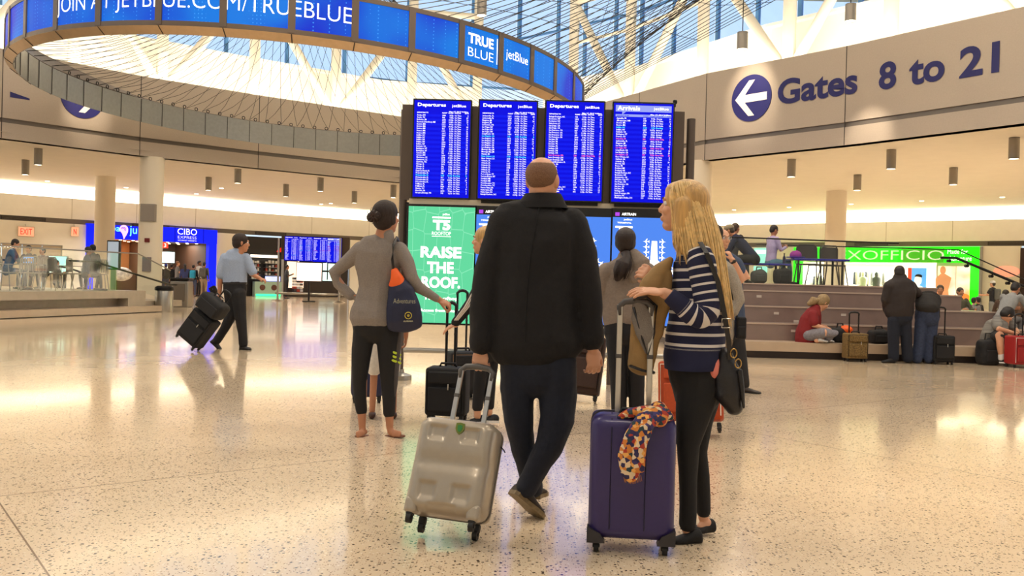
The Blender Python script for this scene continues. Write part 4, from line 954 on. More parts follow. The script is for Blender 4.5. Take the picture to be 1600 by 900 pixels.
# ================================================================ LEFT RAISED SEATING DECK
M_stone = mat('warm grey stone', (176, 162, 142), .35, noise=.06, scale=5); M_bstone = mat('taupe polished stone', (134, 114, 106), .28, noise=.08, scale=4, coat=.2)
M_lstone = mat('pale stone nosing', (186, 164, 140), .3, noise=.05, scale=5)
LP0, LP1 = Vector((-12.9, 17.2)), Vector((-10.85, 26.1)); ld = (LP1-LP0).normalized(); ln = Vector((-ld.y, ld.x))
def lb(a, c, d0, d1, z0, z1, nm, m, par):
    b = MB(); p = LP0+ld*a-ln*(-d0); 
    P = [LP0+ld*a+ln*d0, LP0+ld*c+ln*d0, LP0+ld*c+ln*d1, LP0+ld*a+ln*d1]
    b.add([(v.x, v.y, z0) for v in P]+[(v.x, v.y, z1) for v in P], [(0, 1, 2, 3), (4, 5, 6, 7), (0, 1, 5, 4), (1, 2, 6, 5), (2, 3, 7, 6), (3, 0, 4, 7)]); return b.build(nm, m, par)
LL = (LP1-LP0).length
dk = thing('seating_deck', 'raised grey stone deck with long bench steps at the left', 'platform', (LP1.x, LP1.y, 0))
lb(-6, LL+.3, 0, 16, .42, .63, 'top_slab', M_stone, dk)
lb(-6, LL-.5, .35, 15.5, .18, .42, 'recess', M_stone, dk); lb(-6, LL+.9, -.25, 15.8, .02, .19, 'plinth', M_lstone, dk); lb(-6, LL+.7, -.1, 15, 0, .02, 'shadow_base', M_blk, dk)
lb(LL-.5, LL+.3, 0, 15.9, .19, .42, 'end_block', M_stone, dk); lb(LL+.3, LL+2.3, .1, 3, .14, .32, 'low_step', M_stone, dk)
# glass balustrade on the deck edge
gb = thing('glass_balustrade', 'glass balustrade with slim rail along the left deck edge', 'railing', (LP1.x, LP1.y, .63))
def lpt(a, d, z): v = LP0+ld*a+ln*d; return Vector((v.x, v.y, z))
N = 5
for k in range(N):
    a = -2+(LL+2)*k/N; c = -2+(LL+2)*(k+1)/N; lb(a+.01, c-.01, .06, .075, .63, 1.70, 'glass_panel', M_glass, gb)
b = MB(); b.tube([lpt(-2, .067, 1.71), lpt(LL, .067, 1.71), lpt(LL+1.6, .067, 1.25)], .018, 8); b.build('rail', M_alu, gb)
b = MB(); v = [lpt(LL+.01, .067, .63), lpt(LL+1.6, .067, .32), lpt(LL+1.6, .067, 1.25), lpt(LL+.01, .067, 1.70)]; n3 = Vector((ln.x, ln.y, 0))*.015; b.add(v+[p+n3 for p in v], [(0, 1, 2, 3), (4, 5, 6, 7), (0, 1, 5, 4), (1, 2, 6, 5), (2, 3, 7, 6), (3, 0, 4, 7)]); b.build('glass_panel', M_glass, gb)
b = MB(); b.tube([lpt(LL-2.6, .25, 1.43), lpt(LL-1.6, .25, 1.42), lpt(LL+1.9, .25, .80), lpt(LL+2.2, .25, .80)], .028, 10); b.build('handrail', M_dark, gb)
b = MB(); b.tube([lpt(LL-2.6, 2.6, 1.43), lpt(LL+.2, 2.6, 1.25), lpt(LL+1.6, 2.6, .95)], .028, 10); b.build('handrail', M_dark, gb)
# chairs on the deck: seat, backrest with slots, four legs, arms
def make_chair(arms=True, M=None):
    t = thing('metal_chair', 'grey metal chair', 'chair', (0, 0, 0), world=False); M = M or mat('grey chair metal', (140, 132, 122), .4, .5)
    b = MB(); b.rbox((0, 0, .45), (.44, .44, .03), .012); L(t, b, 'seat', M)
    bk = MB(); P = [(-.22, .5), (-.2, .84), (-.15, .88), (.15, .88), (.2, .84), (.22, .5)]
    if arms:
        for k in range(7): bk.bb((-.19+k*.057, .20, .50), (-.155+k*.057, .215, .84))
    else: bk.rbox((0, .21, .69), (.40, .015, .30), .007, 2)
    bk.tube([(-.22, .21, .46), (-.21, .22, .80), (-.16, .225, .87), (.16, .225, .87), (.21, .22, .80), (.22, .21, .46)], .014, 8); L(t, bk, 'backrest', M)
    for sx in (-1, 1):
        for sy in (-1, 1):
            b = MB(); b.tube([(sx*.20, sy*.2, .44), (sx*.25, sy*.26, 0)], .014, 8); L(t, b, 'leg', M)
        if arms:
            b = MB(); b.tube([(sx*.22, .2, .66), (sx*.25, .0, .66), (sx*.25, -.2, .66), (sx*.24, -.22, .45)], .012, 8); L(t, b, 'arm', M)
    return t
ch0 = make_chair()
CH = 1.18
def deckpt(px, py, z): return G(px, py, z)
LCH = [(48, 453.5, 200, 'grey metal chair just right of the man on the left deck edge'), (92, 454, 150, 'grey metal chair standing in front of the bright screen kiosk'), (120, 453, 95, 'grey metal chair whose back leans toward the left column'), (153, 453, 15, 'slat-backed grey chair seen from behind, right end of the deck'), (8, 454, 90, 'grey metal chair holding the blue-shirted man at the left edge'), (70, 451.8, 10, 'grey metal chair between the kiosk screen and the deck glass'), (132, 452, -20, 'grey metal chair behind the slat-backed one on the left deck')]
for k, (x, y, r, lab) in enumerate(LCH):
    o = ch0 if k == 0 else dup(ch0); o['label'] = lab; o['group'] = 'grey metal chairs on the left deck'; p = G(x, y, .63); place(o, p, (0, 0, math.radians(r)))
# screen kiosk on the deck and the floor-standing info sign
t = thing('screen_kiosk', 'bright white and teal screen standing on the floor behind the left deck', 'display', (0, 0, 0), world=False)
b = MB(); b.rbox((0, 0, 1.35), (.94, .14, .62), .02); L(t, b, 'casing', mat('kiosk casing', (190, 196, 190), .5))
mk = lightbox
if 'kiosk picture' not in MATS:
    m = bpy.data.materials.new('kiosk picture'); m.use_nodes = True; nt = m.node_tree; tc = nt.nodes.new('ShaderNodeTexCoord'); nz = nt.nodes.new('ShaderNodeTexNoise'); nz.inputs['Scale'].default_value = 1.5; mp = nt.nodes.new('ShaderNodeMapping'); mp.inputs['Scale'].default_value = (.7, 1, 3)
    nt.links.new(tc.outputs['Object'], mp.inputs[0]); nt.links.new(mp.outputs[0], nz.inputs[0]); cr = nt.nodes.new('ShaderNodeValToRGB'); cr.color_ramp.elements[0].position = .42; cr.color_ramp.elements[1].position = .55
    cr.color_ramp.elements[0].color = srgb(90, 205, 195); cr.color_ramp.elements[1].color = srgb(235, 245, 225); nt.links.new(nz.outputs[0], cr.inputs[0]); bb_ = nt.nodes['Principled BSDF']; nt.links.new(cr.outputs[0], bb_.inputs['Emission Color']); bb_.inputs['Emission Strength'].default_value = 1.0; bb_.inputs['Emission Strength'].default_value = 1.35; MATS['kiosk picture'] = m
b = MB(); b.bb((-.45, -.09, 1.06), (.45, -.07, 1.64)); L(t, b, 'screen', MATS['kiosk picture'])
b = MB(); b.bb((-.4, -.05, 0), (-.33, .05, 1.06)); b.bb((.33, -.05, 0), (.4, .05, 1.06)); L(t, b, 'stand', M_dark)
p = W(85, 414, 31); place(t, (p.x, 31, 0))
t = thing('information_stand', 'upright grey information stand beside the left column', 'sign', (0, 0, 0), world=False)
b = MB(); b.rbox((0, 0, 1.45), (.42, .12, .95), .015); L(t, b, 'casing', M_blk); b = MB(); b.bb((-.17, -.075, 1.02), (.17, -.06, 1.88)); L(t, b, 'screen', glow('grey blue screen', (150, 160, 170), .8)); b = MB(); b.bb((-.08, -.03, 0), (.08, .03, 1.0)); b.bb((-.2, -.15, 0), (.2, .15, .03)); L(t, b, 'stand', M_alu)
p = W(178, 400, 29); place(t, (p.x, 29, p.z-1.42+.0))
# trash bins
t = thing('trash_bin', 'round brushed steel trash bin at the end of the left deck', 'bin', (0, 0, 0), world=False)
b = MB(); b.lathe((0, 0, 0), [(.25, 0), (.26, .03), (.26, .62), (.25, .64)], 32); smart(L(t, b, 'body', M_alu)); b = MB(); b.lathe((0, 0, 0), [(.27, .64), (.28, .68), (.27, .74), (.2, .78), (.12, .76)], 32); smart(L(t, b, 'lid', M_dark)); g_ = G(256, 487); place(t, g_)
t = thing('trash_bin', 'square steel trash bin with black top behind the round one', 'bin', (0, 0, 0), world=False)
b = MB(); b.rbox((0, 0, .45), (.62, .5, .9), .03); L(t, b, 'body', M_alu); b = MB(); b.rbox((0, 0, .96), (.66, .54, .1), .04); L(t, b, 'lid', M_dark); b = MB(); b.bb((-.2, -.26, .2), (.2, -.25, .8)); L(t, b, 'door', M_band); g_ = G(266, 481); place(t, (g_.x+.0, g_.y+1.0, 0))
# ================================================================ RIGHT TIERED SEATING
Y0 = 15.1
def RX(px, Y): r = ray(px, HZ(px)); return r.x/r.y*Y
tb = thing('tiered_seating', 'long tiered taupe stone seating below the green store', 'bench', (RX(1300, Y0), Y0, 0))
XL = RX(1100, Y0)-.1; XR1 = RX(1462, 17); XR2 = RX(1545, 16.5); XR = RX(1700, 16)
tiers = [(Y0, .12, .275, XR, M_lstone), (Y0+.5, .275, .575, XR, M_bstone), (Y0+1.0, .575, .86, XR2, M_bstone), (Y0+1.5, .86, 1.14, XR2-.45, M_bstone), (Y0+1.85, 1.14, 1.27, XR1, M_bstone)]
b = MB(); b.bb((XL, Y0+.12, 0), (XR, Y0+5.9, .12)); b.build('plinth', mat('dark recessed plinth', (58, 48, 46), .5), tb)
for Yt, z0, z1, xr, m in tiers:
    b = MB(); b.bb((XL, Yt, z0), (xr, Y0+6, z1)); b.build('tier', m, tb)
    if z0 > .2: b = MB(); b.bb((XL, Yt-.012, z1-.022), (xr, Yt+.03, z1+.002)); b.build('nosing', mat('nosing strip', (186, 166, 150), .3), tb)
for px, py, Y in ((1186, 463, Y0+1.5), (1213, 489.5, Y0+1.0), (1318, 492, Y0+1), (1240, 517, Y0+.5), (1244, 502, Y0+1)):
    p = W(px, py, Y); b = MB(); b.bb((p.x-.045, Y-.006, p.z-.022), (p.x+.045, Y+.01, p.z+.022)); o = b.build('power_socket', mat('socket plate', (196, 184, 172), .4), tb)
# balustrades on top
bt = thing('glass_balustrade', 'glass balustrade with thin dark rail above the tiered seating', 'railing', (RX(1300, 17.1), 17.1, 1.27))
Yb = 17.1; ends = [1110, 1201, 1272, 1339, 1402]
for a, c in zip(ends[:-1], ends[1:]):
    b = MB(); b.bb((RX(a, Yb)+.008, Yb, 1.27), (RX(c, Yb)-.008, Yb+.014, 2.13)); b.build('glass_panel', M_glass, bt)
b = MB(); b.cyl((RX(1110, Yb), Yb, 2.14), (RX(1402, Yb), Yb, 2.10), .014, n=8); b.build('rail', M_dark, bt)
bt = thing('glass_balustrade', 'rear glass balustrade with sloping stair rail right of the green sign', 'railing', (RX(1490, 20.8), 20.8, 1.27))
Yc = 20.8
for a, c in ((1180, 1220), (1220, 1300), (1300, 1380), (1380, 1440), (1440, 1495)):
    b = MB(); b.bb((RX(a, Yc)+.008, Yc, 1.27), (RX(c, Yc)-.008, Yc+.014, 2.18)); b.build('glass_panel', M_glass, bt)
xa, xb = RX(1495, Yc), RX(1680, Yc-1.5)
b = MB(); b.tube([(RX(1180, Yc), Yc, 2.19), (xa, Yc, 2.19), (xb, Yc-1.5, 1.05)], .014, 8); b.build('rail', M_dark, bt)
b = MB(); vs = [Vector((xa, Yc, 1.1)), Vector((xb, Yc-1.5, .1)), Vector((xb, Yc-1.5, 1.04)), Vector((xa, Yc, 2.18))]; b.add(vs+[v+Vector((0, .014, 0)) for v in vs], [(0, 1, 2, 3), (4, 5, 6, 7), (0, 1, 5, 4), (1, 2, 6, 5), (2, 3, 7, 6), (3, 0, 4, 7)]); b.build('glass_panel', M_glass, bt)
p1 = W(1470, 402.5, 20.3); p2 = W(1494, 403, 20.3); p3 = W(1640, 464, 19.2)
b = MB(); b.tube([p1, p2, p3], .03, 10); smart(b.build('handrail', M_dark, bt))
for f_ in (.0, .13, .40, .58, .8):
    c = p2+(p3-p2)*f_ if f_ else p1+(p2-p1)*.6; b = MB(); b.cyl(c+Vector((0, 0, -.07)), c+Vector((0, .1, -.07)), .035); b.cyl(c+Vector((0, 0, -.07)), c, .012); b.build('bracket', M_dark, bt)
# tables and chairs on the upper deck
M_tblue = mat('table top with blue reflection', (20, 22, 150), .18, coat=.5)  # blue reflection in the balustrade glass, painted as the table tops' colour
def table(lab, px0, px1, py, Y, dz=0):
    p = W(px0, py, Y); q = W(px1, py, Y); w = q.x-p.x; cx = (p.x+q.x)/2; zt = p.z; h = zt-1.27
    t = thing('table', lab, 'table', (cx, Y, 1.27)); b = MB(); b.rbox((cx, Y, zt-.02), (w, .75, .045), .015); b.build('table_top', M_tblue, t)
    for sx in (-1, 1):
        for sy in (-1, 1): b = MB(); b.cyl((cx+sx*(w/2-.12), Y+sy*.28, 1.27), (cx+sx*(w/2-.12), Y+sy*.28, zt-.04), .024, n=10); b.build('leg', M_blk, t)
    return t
table('long table with painted blue reflection on the upper deck beside the bare chairs', 1232, 1318, 404, 18.6)
table('table with painted blue reflection in front of the reading woman on the upper deck', 1152, 1228, 411, 18.2)
ch1 = make_chair(False, mat('dark chair metal', (70, 64, 62), .5, .3)); PC = [(1262, 450, 150, 'dark metal chair nearest the reading woman\'s table on the upper deck'), (1284, 449, 200, 'dark metal chair in the middle of the upper deck by the green store'), (1300, 450.5, 90, 'dark metal chair beside the round column on the upper deck')]
for k, (px, py, r, lab) in enumerate(PC):
    o = ch1 if k == 0 else dup(ch1); o['label'] = lab; o['group'] = 'chairs on the upper deck'; Y = 19.5+.25*k; place(o, (RX(px, Y), Y, 1.27), (0, 0, math.radians(r)))
# ================================================================ PEOPLE: BUILDING KIT
_tex = bpy.data.textures.new('cloth folds', 'CLOUDS'); _tex.noise_scale = .16; _tex.noise_depth = 2
def soft(o, voxel, it=4, fold=0.0):
    m = o.modifiers.new('union', 'REMESH'); m.mode = 'VOXEL'; m.voxel_size = voxel; m.use_smooth_shade = True
    if it: s = o.modifiers.new('soften', 'SMOOTH'); s.factor = .5; s.iterations = it
    if fold: d = o.modifiers.new('folds', 'DISPLACE'); d.texture = _tex; d.strength = fold; d.mid_level = .5; d.texture_coords = 'LOCAL'
    return o
M_skin = mat('skin light', (214, 158, 124), .5, noise=.05, scale=14); M_skin2 = mat('skin tan', (184, 126, 92), .5, noise=.05, scale=14); M_skin3 = mat('skin deep', (120, 78, 54), .5, noise=.05, scale=14)
M_eye = mat('eye', (235, 230, 225), .2)
def head_parts(b, M, s, ears=True):
    """skull, face and neck stub in local head space (x right, y forward, z up, centre of head) scaled by s and placed by M"""
    def E(c, r, n=18, m=12): b.ell((0, 0, 0), [q*s for q in r], n, m, M @ Matrix.Translation(Vector(c)*s))
    E((0, -.012, .032), (.076, .095, .084)); E((0, .022, -.030), (.060, .068, .082)); E((0, .048, -.088), (.034, .034, .026))
    E((0, .000, -.050), (.058, .070, .055)); E((0, .080, .030), (.050, .016, .012)); E((.034, .062, -.022), (.024, .026, .022)); E((-.034, .062, -.022), (.024, .026, .022))
    def T(p, q, r, r2): b.cyl(M @ (Vector(p)*s), M @ (Vector(q)*s), r*s, r2*s, 10)
    T((0, .080, .018), (0, .101, -.022), .008, .012); E((0, .096, -.025), (.015, .012, .009)); E((0, .083, -.056), (.024, .013, .007)); E((0, .082, -.064), (.021, .012, .007))
    if ears:
        for x in (-1, 1): E((x*.078, -.004, -.002), (.010, .020, .032)); E((x*.076, -.002, -.026), (.008, .010, .010))
def hand_parts(b, M, s=1.0, side=1, curl=(20, 25, 20), thumb=30, spread=4):
    """palm at the wrist end y=0, fingers towards +y, back of the hand +z; thumb leaves the side of the palm"""
    def E(c, r): b.ell((0, 0, 0), [q*s for q in r], 14, 10, M @ Matrix.Translation(Vector(c)*s))
    b.rbox((0, 0, 0), (.078*s, .088*s, .026*s), .012*s, 3, M @ Matrix.Translation(Vector((0, .046, 0))*s)) if False else E((0, .046, 0), (.040, .052, .0145))
    E((0, .012, 0), (.027, .026, .018)); E((side*.024, .035, -.006), (.019, .034, .014)); E((0, .078, 0), (.038, .018, .012))
    for i, (x, L) in enumerate(((-.0315, .058), (-.0105, .073), (.0105, .080), (.0315, .070))):
        x *= side; a = 0; p = Vector((x, .084, 0)); sp = math.radians(spread*(i-1.5))*side*-1
        for k, (f, cr, r0, r1) in enumerate(((.45, curl[0], .0088, .0082), (.32, curl[1], .0082, .0076), (.23, curl[2], .0076, .0064))):
            a += math.radians(cr); d = Vector((math.sin(-sp)*math.cos(a), math.cos(a), -math.sin(a))); q = p+d*(L*f)
            b.cyl(M @ (p*s), M @ (q*s), r0*s, r1*s, 9); b.ell((0, 0, 0), (r1*s, r1*s, r1*s), 9, 6, M @ Matrix.Translation(q*s)); p = q
    p = Vector((side*.030, .022, -.004)); a = math.radians(thumb)
    for L, r0, r1, da in ((.040, .0125, .0098, 0), (.030, .0098, .0085, 18)):
        a -= math.radians(da); d = Vector((side*math.sin(a), math.cos(a), -.35)).normalized(); q = p+d*L
        b.cyl(M @ (p*s), M @ (q*s), r0*s, r1*s, 9); b.ell((0, 0, 0), (r1*s,)*3, 9, 6, M @ Matrix.Translation(q*s)); p = q
def basis(x, y, z, o):
    m = Matrix((x, y, z)).transposed().to_4x4(); m.translation = o; return m
def yawdir(deg): a = math.radians(deg); return Vector((-math.sin(a), math.cos(a), 0))    # 0 faces away from the viewer, 90 faces left
class Fig:
    """a figure laid out from joints; a joint is (x, y, dz): picture column and row at the figure's distance plus a depth offset in the same units"""
    def __init__(s, name, label, d, foot, cat='person', group=None, z0=0):
        s.d = d; s.k = d/FPX; p = W(foot[0], foot[1], d); s.root = thing(name, label, cat, (p.x, p.y, z0), group); s.body = MB(); s.parts = {}
    def j(s, x, y, dz=0): return W(x, y, s.d+dz*s.k)
    def limb(s, b, pts, n=16, cap0=True, cap1=True):
        P = [s.j(*p[:3]) for p in pts]; R = []; m = len(P)
        for i in range(m):
            t = (P[min(i+1, m-1)]-P[max(i-1, 0)]).normalized(); V = (P[i]-CAM).normalized(); a = t.cross(V)
            if a.length < .25: a = _R-t*_R.dot(t)
            a.normalize(); c = V-t*V.dot(t); c = c.normalized() if c.length > .2 else a.cross(t).normalized()
            rx, rz = pts[i][3]*s.k, (pts[i][4] if len(pts[i]) > 4 else pts[i][3])*s.k
            R.append((P[i], t, a*rx, c*rz, min(rx, rz)))
        rings = []
        def ring(c, a, q, f): return [c+a*f*math.cos(2*PI*k/n)+q*f*math.sin(2*PI*k/n) for k in range(n)]
        if cap0:
            for ph in (80, 50, 25): f = math.cos(math.radians(ph)); rings.append(ring(R[0][0]-R[0][1]*R[0][4]*math.sin(math.radians(ph)), R[0][2], R[0][3], f))
        for r in R: rings.append(ring(r[0], r[2], r[3], 1))
        if cap1:
            for ph in (25, 50, 80): f = math.cos(math.radians(ph)); rings.append(ring(R[-1][0]+R[-1][1]*R[-1][4]*math.sin(math.radians(ph)), R[-1][2], R[-1][3], f))
        b.rings(rings); return b
    def part(s, name, m, pieces, voxel=.008, it=4, fold=0, parent=None, label=None, flat=False):
        b = MB()
        for p in pieces:
            if callable(p): p(b)
            else: s.limb(b, p, cap0=not flat, cap1=not flat)
        o = b.build(name, m, parent or s.root, label=label); return soft(o, voxel, it, fold)
    def headM(s, cx, cy, dz, yaw, pitch=0, roll=0):
        f = yawdir(yaw); f = (f*math.cos(math.radians(pitch))+Vector((0, 0, 1))*math.sin(math.radians(pitch))).normalized()
        r = f.cross(Vector((0, 0, 1))).normalized(); u = r.cross(f); rr = Matrix.Rotation(math.radians(roll), 3, f); r = rr @ r; u = rr @ u
        return basis(r, f, u, s.j(cx, cy, dz))
    def head(s, cx, cy, dz, hpx, yaw, pitch=0, roll=0):
        M = s.headM(cx, cy, dz, yaw, pitch, roll); s.hs = hpx*s.k/.232; s.HM = M; head_parts(s.body, M, s.hs)
        e = MB()
        for x in (-1, 1): e.ell((0, 0, 0), (.0125*s.hs,)*3, 12, 8, M @ Matrix.Translation(Vector((x*.031, .074, .012))*s.hs))
        e.build('eyes', M_eye, s.root, smooth=True)
        e = MB()
        for x in (-1, 1): e.ell((0, 0, 0), (.006*s.hs,)*3, 8, 6, M @ Matrix.Translation(Vector((x*.031, .0815, .012))*s.hs))
        e.build('irises', M_blk, s.root, smooth=True)
        br = MB()
        for x in (-1, 1): br.tube([M @ (Vector((x*q, .090-.2*q*q*8*.1, .036-abs(q-.03)*.2))*s.hs) for q in (.015, .03, .047)], .004*s.hs, 6)
        br.build('eyebrows', mat('eyebrow brown', (70, 48, 34), .8), s.root, smooth=True)
        return M
    def hp(s, x, y, z): return s.HM @ (Vector((x, y, z))*s.hs)
    def hell(s, b, c, r, n=18, m=12): b.ell((0, 0, 0), [q*s.hs for q in r], n, m, s.HM @ Matrix.Translation(Vector(c)*s.hs))
    def cap_hair(s, b, low=-.03, grow=.010, face=.055):      # hair shell: crown, back and sides, face left free
        g = grow
        s.hell(b, (0, -.018, .040), (.078+g, .094+g, .084+g)); s.hell(b, (0, -.045, .0), (.070+g, .062+g, .075+g))
        for x in (-1, 1): s.hell(b, (x*.066, -.022, .0), (.016+g*.6, .048, .05))
    def hand(s, x, y, dz, to, back, side=1, size=1.0, **kw):
        """wrist joint, point the fingers aim at (joint), direction the back of the hand faces (world vector)"""
        o = s.j(x, y, dz); yv = (s.j(*to)-o).normalized(); z = (Vector(back)-yv*Vector(back).dot(yv)).normalized(); xv = yv.cross(z)
        hand_parts(s.body, basis(xv, yv, z, o), size, side, **kw)
    def done(s, m=None, voxel=.005, it=3):
        o = s.body.build('body', m or M_skin, s.root); return soft(o, voxel, it)
def shoe(F, heel, toe, wpx, hpx, m, msole=None, name='shoe', voxel=.006, up=None):
    """heel and toe joints at sole level; wpx half width, hpx shoe height"""
    k = F.k; a = F.j(*heel); c = F.j(*toe); d = (c-a); L = d.length; d.normalize(); u = Vector((0, 0, 1)) if up is None else Vector(up); u = (u-d*u.dot(d)).normalized(); s_ = d.cross(u); w = wpx*k; h = hpx*k
    prof = [(-.02, .55, .65), (.05, .85, .95), (.25, .80, 1.0), (.45, .85, .80), (.65, 1.05, .60), (.85, 1.0, .48), (.97, .65, .36), (1.0, .3, .22)]
    R = []
    for t, ww, hh in prof:
        o = a+d*(L*t); R.append([o+s_*(w*ww*math.cos(2*PI*q/14))+u*(h*hh*.5+h*hh*.5*math.sin(2*PI*q/14)) for q in range(14)])
    b = MB(); b.rings(R); o = b.build(name, m, F.root); soft(o, voxel, 3)
    if msole:
        b = MB(); out = [(t, ww*1.06) for t, ww, hh in prof]; top = []; 
        pts = [a+d*(L*t)+s_*(w*ww) for t, ww in out]+[a+d*(L*t)-s_*(w*ww) for t, ww in out[::-1]]
        n = len(pts); b.add([p-u*.002 for p in pts]+[p+u*(h*.16+.006) for p in pts], [tuple(range(n)), tuple(range(n, 2*n))]+[(i, (i+1) % n, n+(i+1) % n, n+i) for i in range(n)]); b.build('sole', msole, o)
    return o
# ---- complete small figure for people farther away (local metres: x right, y forward, z up)
def human(label, loc, yaw, H=1.7, shirt=(60, 60, 70), trousers=(35, 36, 44), hair=(35, 26, 20), skin=None, pose='stand', voxel=.018, cap=None, sleeves=True, lean=0, look=0, pack=None, name='person', arms='down', group=None, cat='person', longhair=False, shorts=False, shoes=(30, 28, 28), female=False):
    s = H/1.75; t = thing(name, label, cat, (0, 0, 0), group, world=False); skin = skin or M_skin
    hip = Vector((0, 0, .92)); sit = pose == 'sit'
    if sit: hip = Vector((0, 0, .52))
    if pose == 'floorsit': hip = Vector((0, 0, .12))
    la = math.radians(lean); up = Vector((0, math.sin(la), math.cos(la))); fw = Vector((0, math.cos(la), -math.sin(la)))
    ch = hip+up*.42; sh = hip+up*.53; nk = hip+up*.60; hd = nk+(up+Vector((0, .12, 0))).normalized()*.135
    def lim(b, pts, n=12):
        P = [Vector(p[:3]) for p in pts]; R = []
        for i in range(len(P)):
            tt = P[min(i+1, len(P)-1)]-P[max(i-1, 0)]; a, c = frame(tt, Vector((1, 0, 0)) if abs(tt.normalized().x) < .9 else Vector((0, 0, 1))); rx, ry = pts[i][3], pts[i][4] if len(pts[i]) > 4 else pts[i][3]
            R.append((P[i], tt.normalized(), a*rx, c*ry, min(rx, ry)))
        rg = []
        for sg_, (p, tt, a, c, r) in ((-1, R[0]),): 
            for ph in (75, 35): q = math.radians(ph); rg.append([p-tt*r*math.sin(q)+(a*math.cos(2*PI*k/n)+c*math.sin(2*PI*k/n))*math.cos(q) for k in range(n)])
        for p, tt, a, c, r in R: rg.append([p+a*math.cos(2*PI*k/n)+c*math.sin(2*PI*k/n) for k in range(n)])
        p, tt, a, c, r = R[-1]
        for ph in (35, 75): q = math.radians(ph); rg.append([p+tt*r*math.sin(q)+(a*math.cos(2*PI*k/n)+c*math.sin(2*PI*k/n))*math.cos(q) for k in range(n)])
        b.rings(rg)
    def V(v): return (v.x, v.y, v.z)
    body, top, bot, hr = MB(), MB(), MB(), MB()
    # legs
    feet = []
    for x in (-1, 1):
        h0 = hip+Vector((x*.09, 0, -.02))
        if sit: kn = Vector((x*.12, .42, .50)); an = Vector((x*.12, .40+.06*x, .08))
        elif pose == 'floorsit': kn = Vector((x*.30, .30, .16)); an = Vector((-x*.08, .38, .06))
        elif pose == 'walk': kn = Vector((x*.10, .12+.14*x, .50)); an = Vector((x*.10, .02+.32*x, .09))
        else: kn = Vector((x*.11, .02, .50)); an = Vector((x*.12, -.02, .08))
        if shorts: lim(bot, [(*V(h0), .095, .10), (*V((h0+kn)/2), .09), (*V(kn+(h0-kn)*.12), .078)])
        else: lim(bot, [(*V(h0), .095, .10), (*V((h0+kn)/2), .082), (*V(kn), .060), (*V((kn*.5+an*.5)), .056), (*V(an+(kn-an)*.06), .048)])
        lim(body, [(*V(h0), .06), (*V(kn), .045), (*V(an), .035)]); feet.append(an)
    lim(bot, [(*V(hip-up*.05), .15, .11), (*V(hip+up*.06), .15, .11)])
    lim(top, [(*V(hip+up*.02), .155, .115), (*V(hip+up*.18), .145, .11), (*V(hip+up*.36), .175, .12), (*V(sh-up*.02), .165, .10), (*V(sh+up*.03), .09, .07)], 16)
    lim(body, [(*V(hip), .1, .08), (*V(sh), .1, .07), (*V(nk), .05), (*V(hd-Vector((0, 0, .03))), .05)])
    hands = []
    for x in (-1, 1):
        s0 = sh+Vector((x*.18, 0, 0))
        a_ = arms if isinstance(arms, str) else arms[(x+1)//2]
        if a_ == 'down': el = s0+Vector((x*.06, -.03, -.28)); wr = el+Vector((0, .06, -.25))
        elif a_ == 'phone': el = s0+Vector((x*.05, .08, -.26)); wr = el+Vector((-x*.12, .20, .08))
        elif a_ == 'table': el = s0+Vector((x*.08, .12, -.24)); wr = el+Vector((-x*.08, .24, .0))
        elif a_ == 'face': el = s0+Vector((x*.10, .20, -.20)); wr = el+Vector((-x*.16, .04, .26))
        elif a_ == 'ground': el = s0+Vector((x*.02, .10, -.26)); wr = el+Vector((0, .05, -.25))
        else: el = s0+Vector((x*.14, -.04, -.24)); wr = el+Vector((-x*.12, .14, -.16))
        sl = [(*V(s0), .062), (*V((s0+el)/2), .056), (*V(el), .048)]
        if sleeves: lim(top, sl+[(*V(wr-(wr-el)*.06), .038)])
        else: lim(top, [(*V(s0), .064), (*V(s0+(el-s0)*.6), .06)])
        lim(body, [(*V(s0), .045), (*V(el), .038), (*V(wr), .027)])
        y = (wr-el).normalized(); z = Vector((x, 0, 0)); z = (z-y*z.dot(y)).normalized(); hand_parts(body, basis(y.cross(z), y, z, wr), 1.0, -x, curl=(30, 30, 20))
    # head
    f = (Vector((0, math.cos(math.radians(look)), math.sin(math.radians(look))))).normalized(); u = Vector((1, 0, 0)).cross(f); M = basis(Vector((1, 0, 0)), f, u, hd); head_parts(body, M, 1.0)
    def he(b, c, r): b.ell((0, 0, 0), r, 16, 10, M @ Matrix.Translation(Vector(c)))
    he(hr, (0, -.02, .042), (.086, .101, .092)); he(hr, (0, -.05, .0), (.078, .065, .08))
    if longhair: lim(hr, [(*V(M @ Vector((0, -.07, .0))), .07, .04), (*V(M @ Vector((0, -.11, -.15))), .07, .03), (*V(M @ Vector((0, -.12, -.30))), .045, .022)])
    def fin(b, n, m, vx, it=3, fold=0):
        o = b.build(n, m, t, local=True); o.scale = (s, s, s); return soft(o, vx, it, fold)
    fin(body, 'body', skin, min(voxel, .012), 2); fin(top, 'shirt', mat('cloth %d %d %d' % shirt, shirt, .85, noise=.08, scale=30), voxel, 3, .012); fin(bot, 'trousers', mat('cloth %d %d %d' % trousers, trousers, .85, noise=.08, scale=30), voxel, 3, .012)
    fin(hr, 'hair', mat('hair %d %d %d' % hair, hair, .55, noise=.25, scale=60), voxel*.7, 2)
    for an in feet:
        b = MB(); lim(b, [(an.x, an.y-.05, .04, .04, .04), (an.x, an.y+.08, .038, .045, .035), (an.x, an.y+.17, .03, .04, .026)] if pose != 'floorsit' else [(an.x, an.y, .05, .04), (an.x+.12*(1 if an.x > 0 else -1), an.y+.1, .045, .035)]); fin(b, 'shoe', mat('cloth %d %d %d' % shoes, shoes, .6), .012, 2)
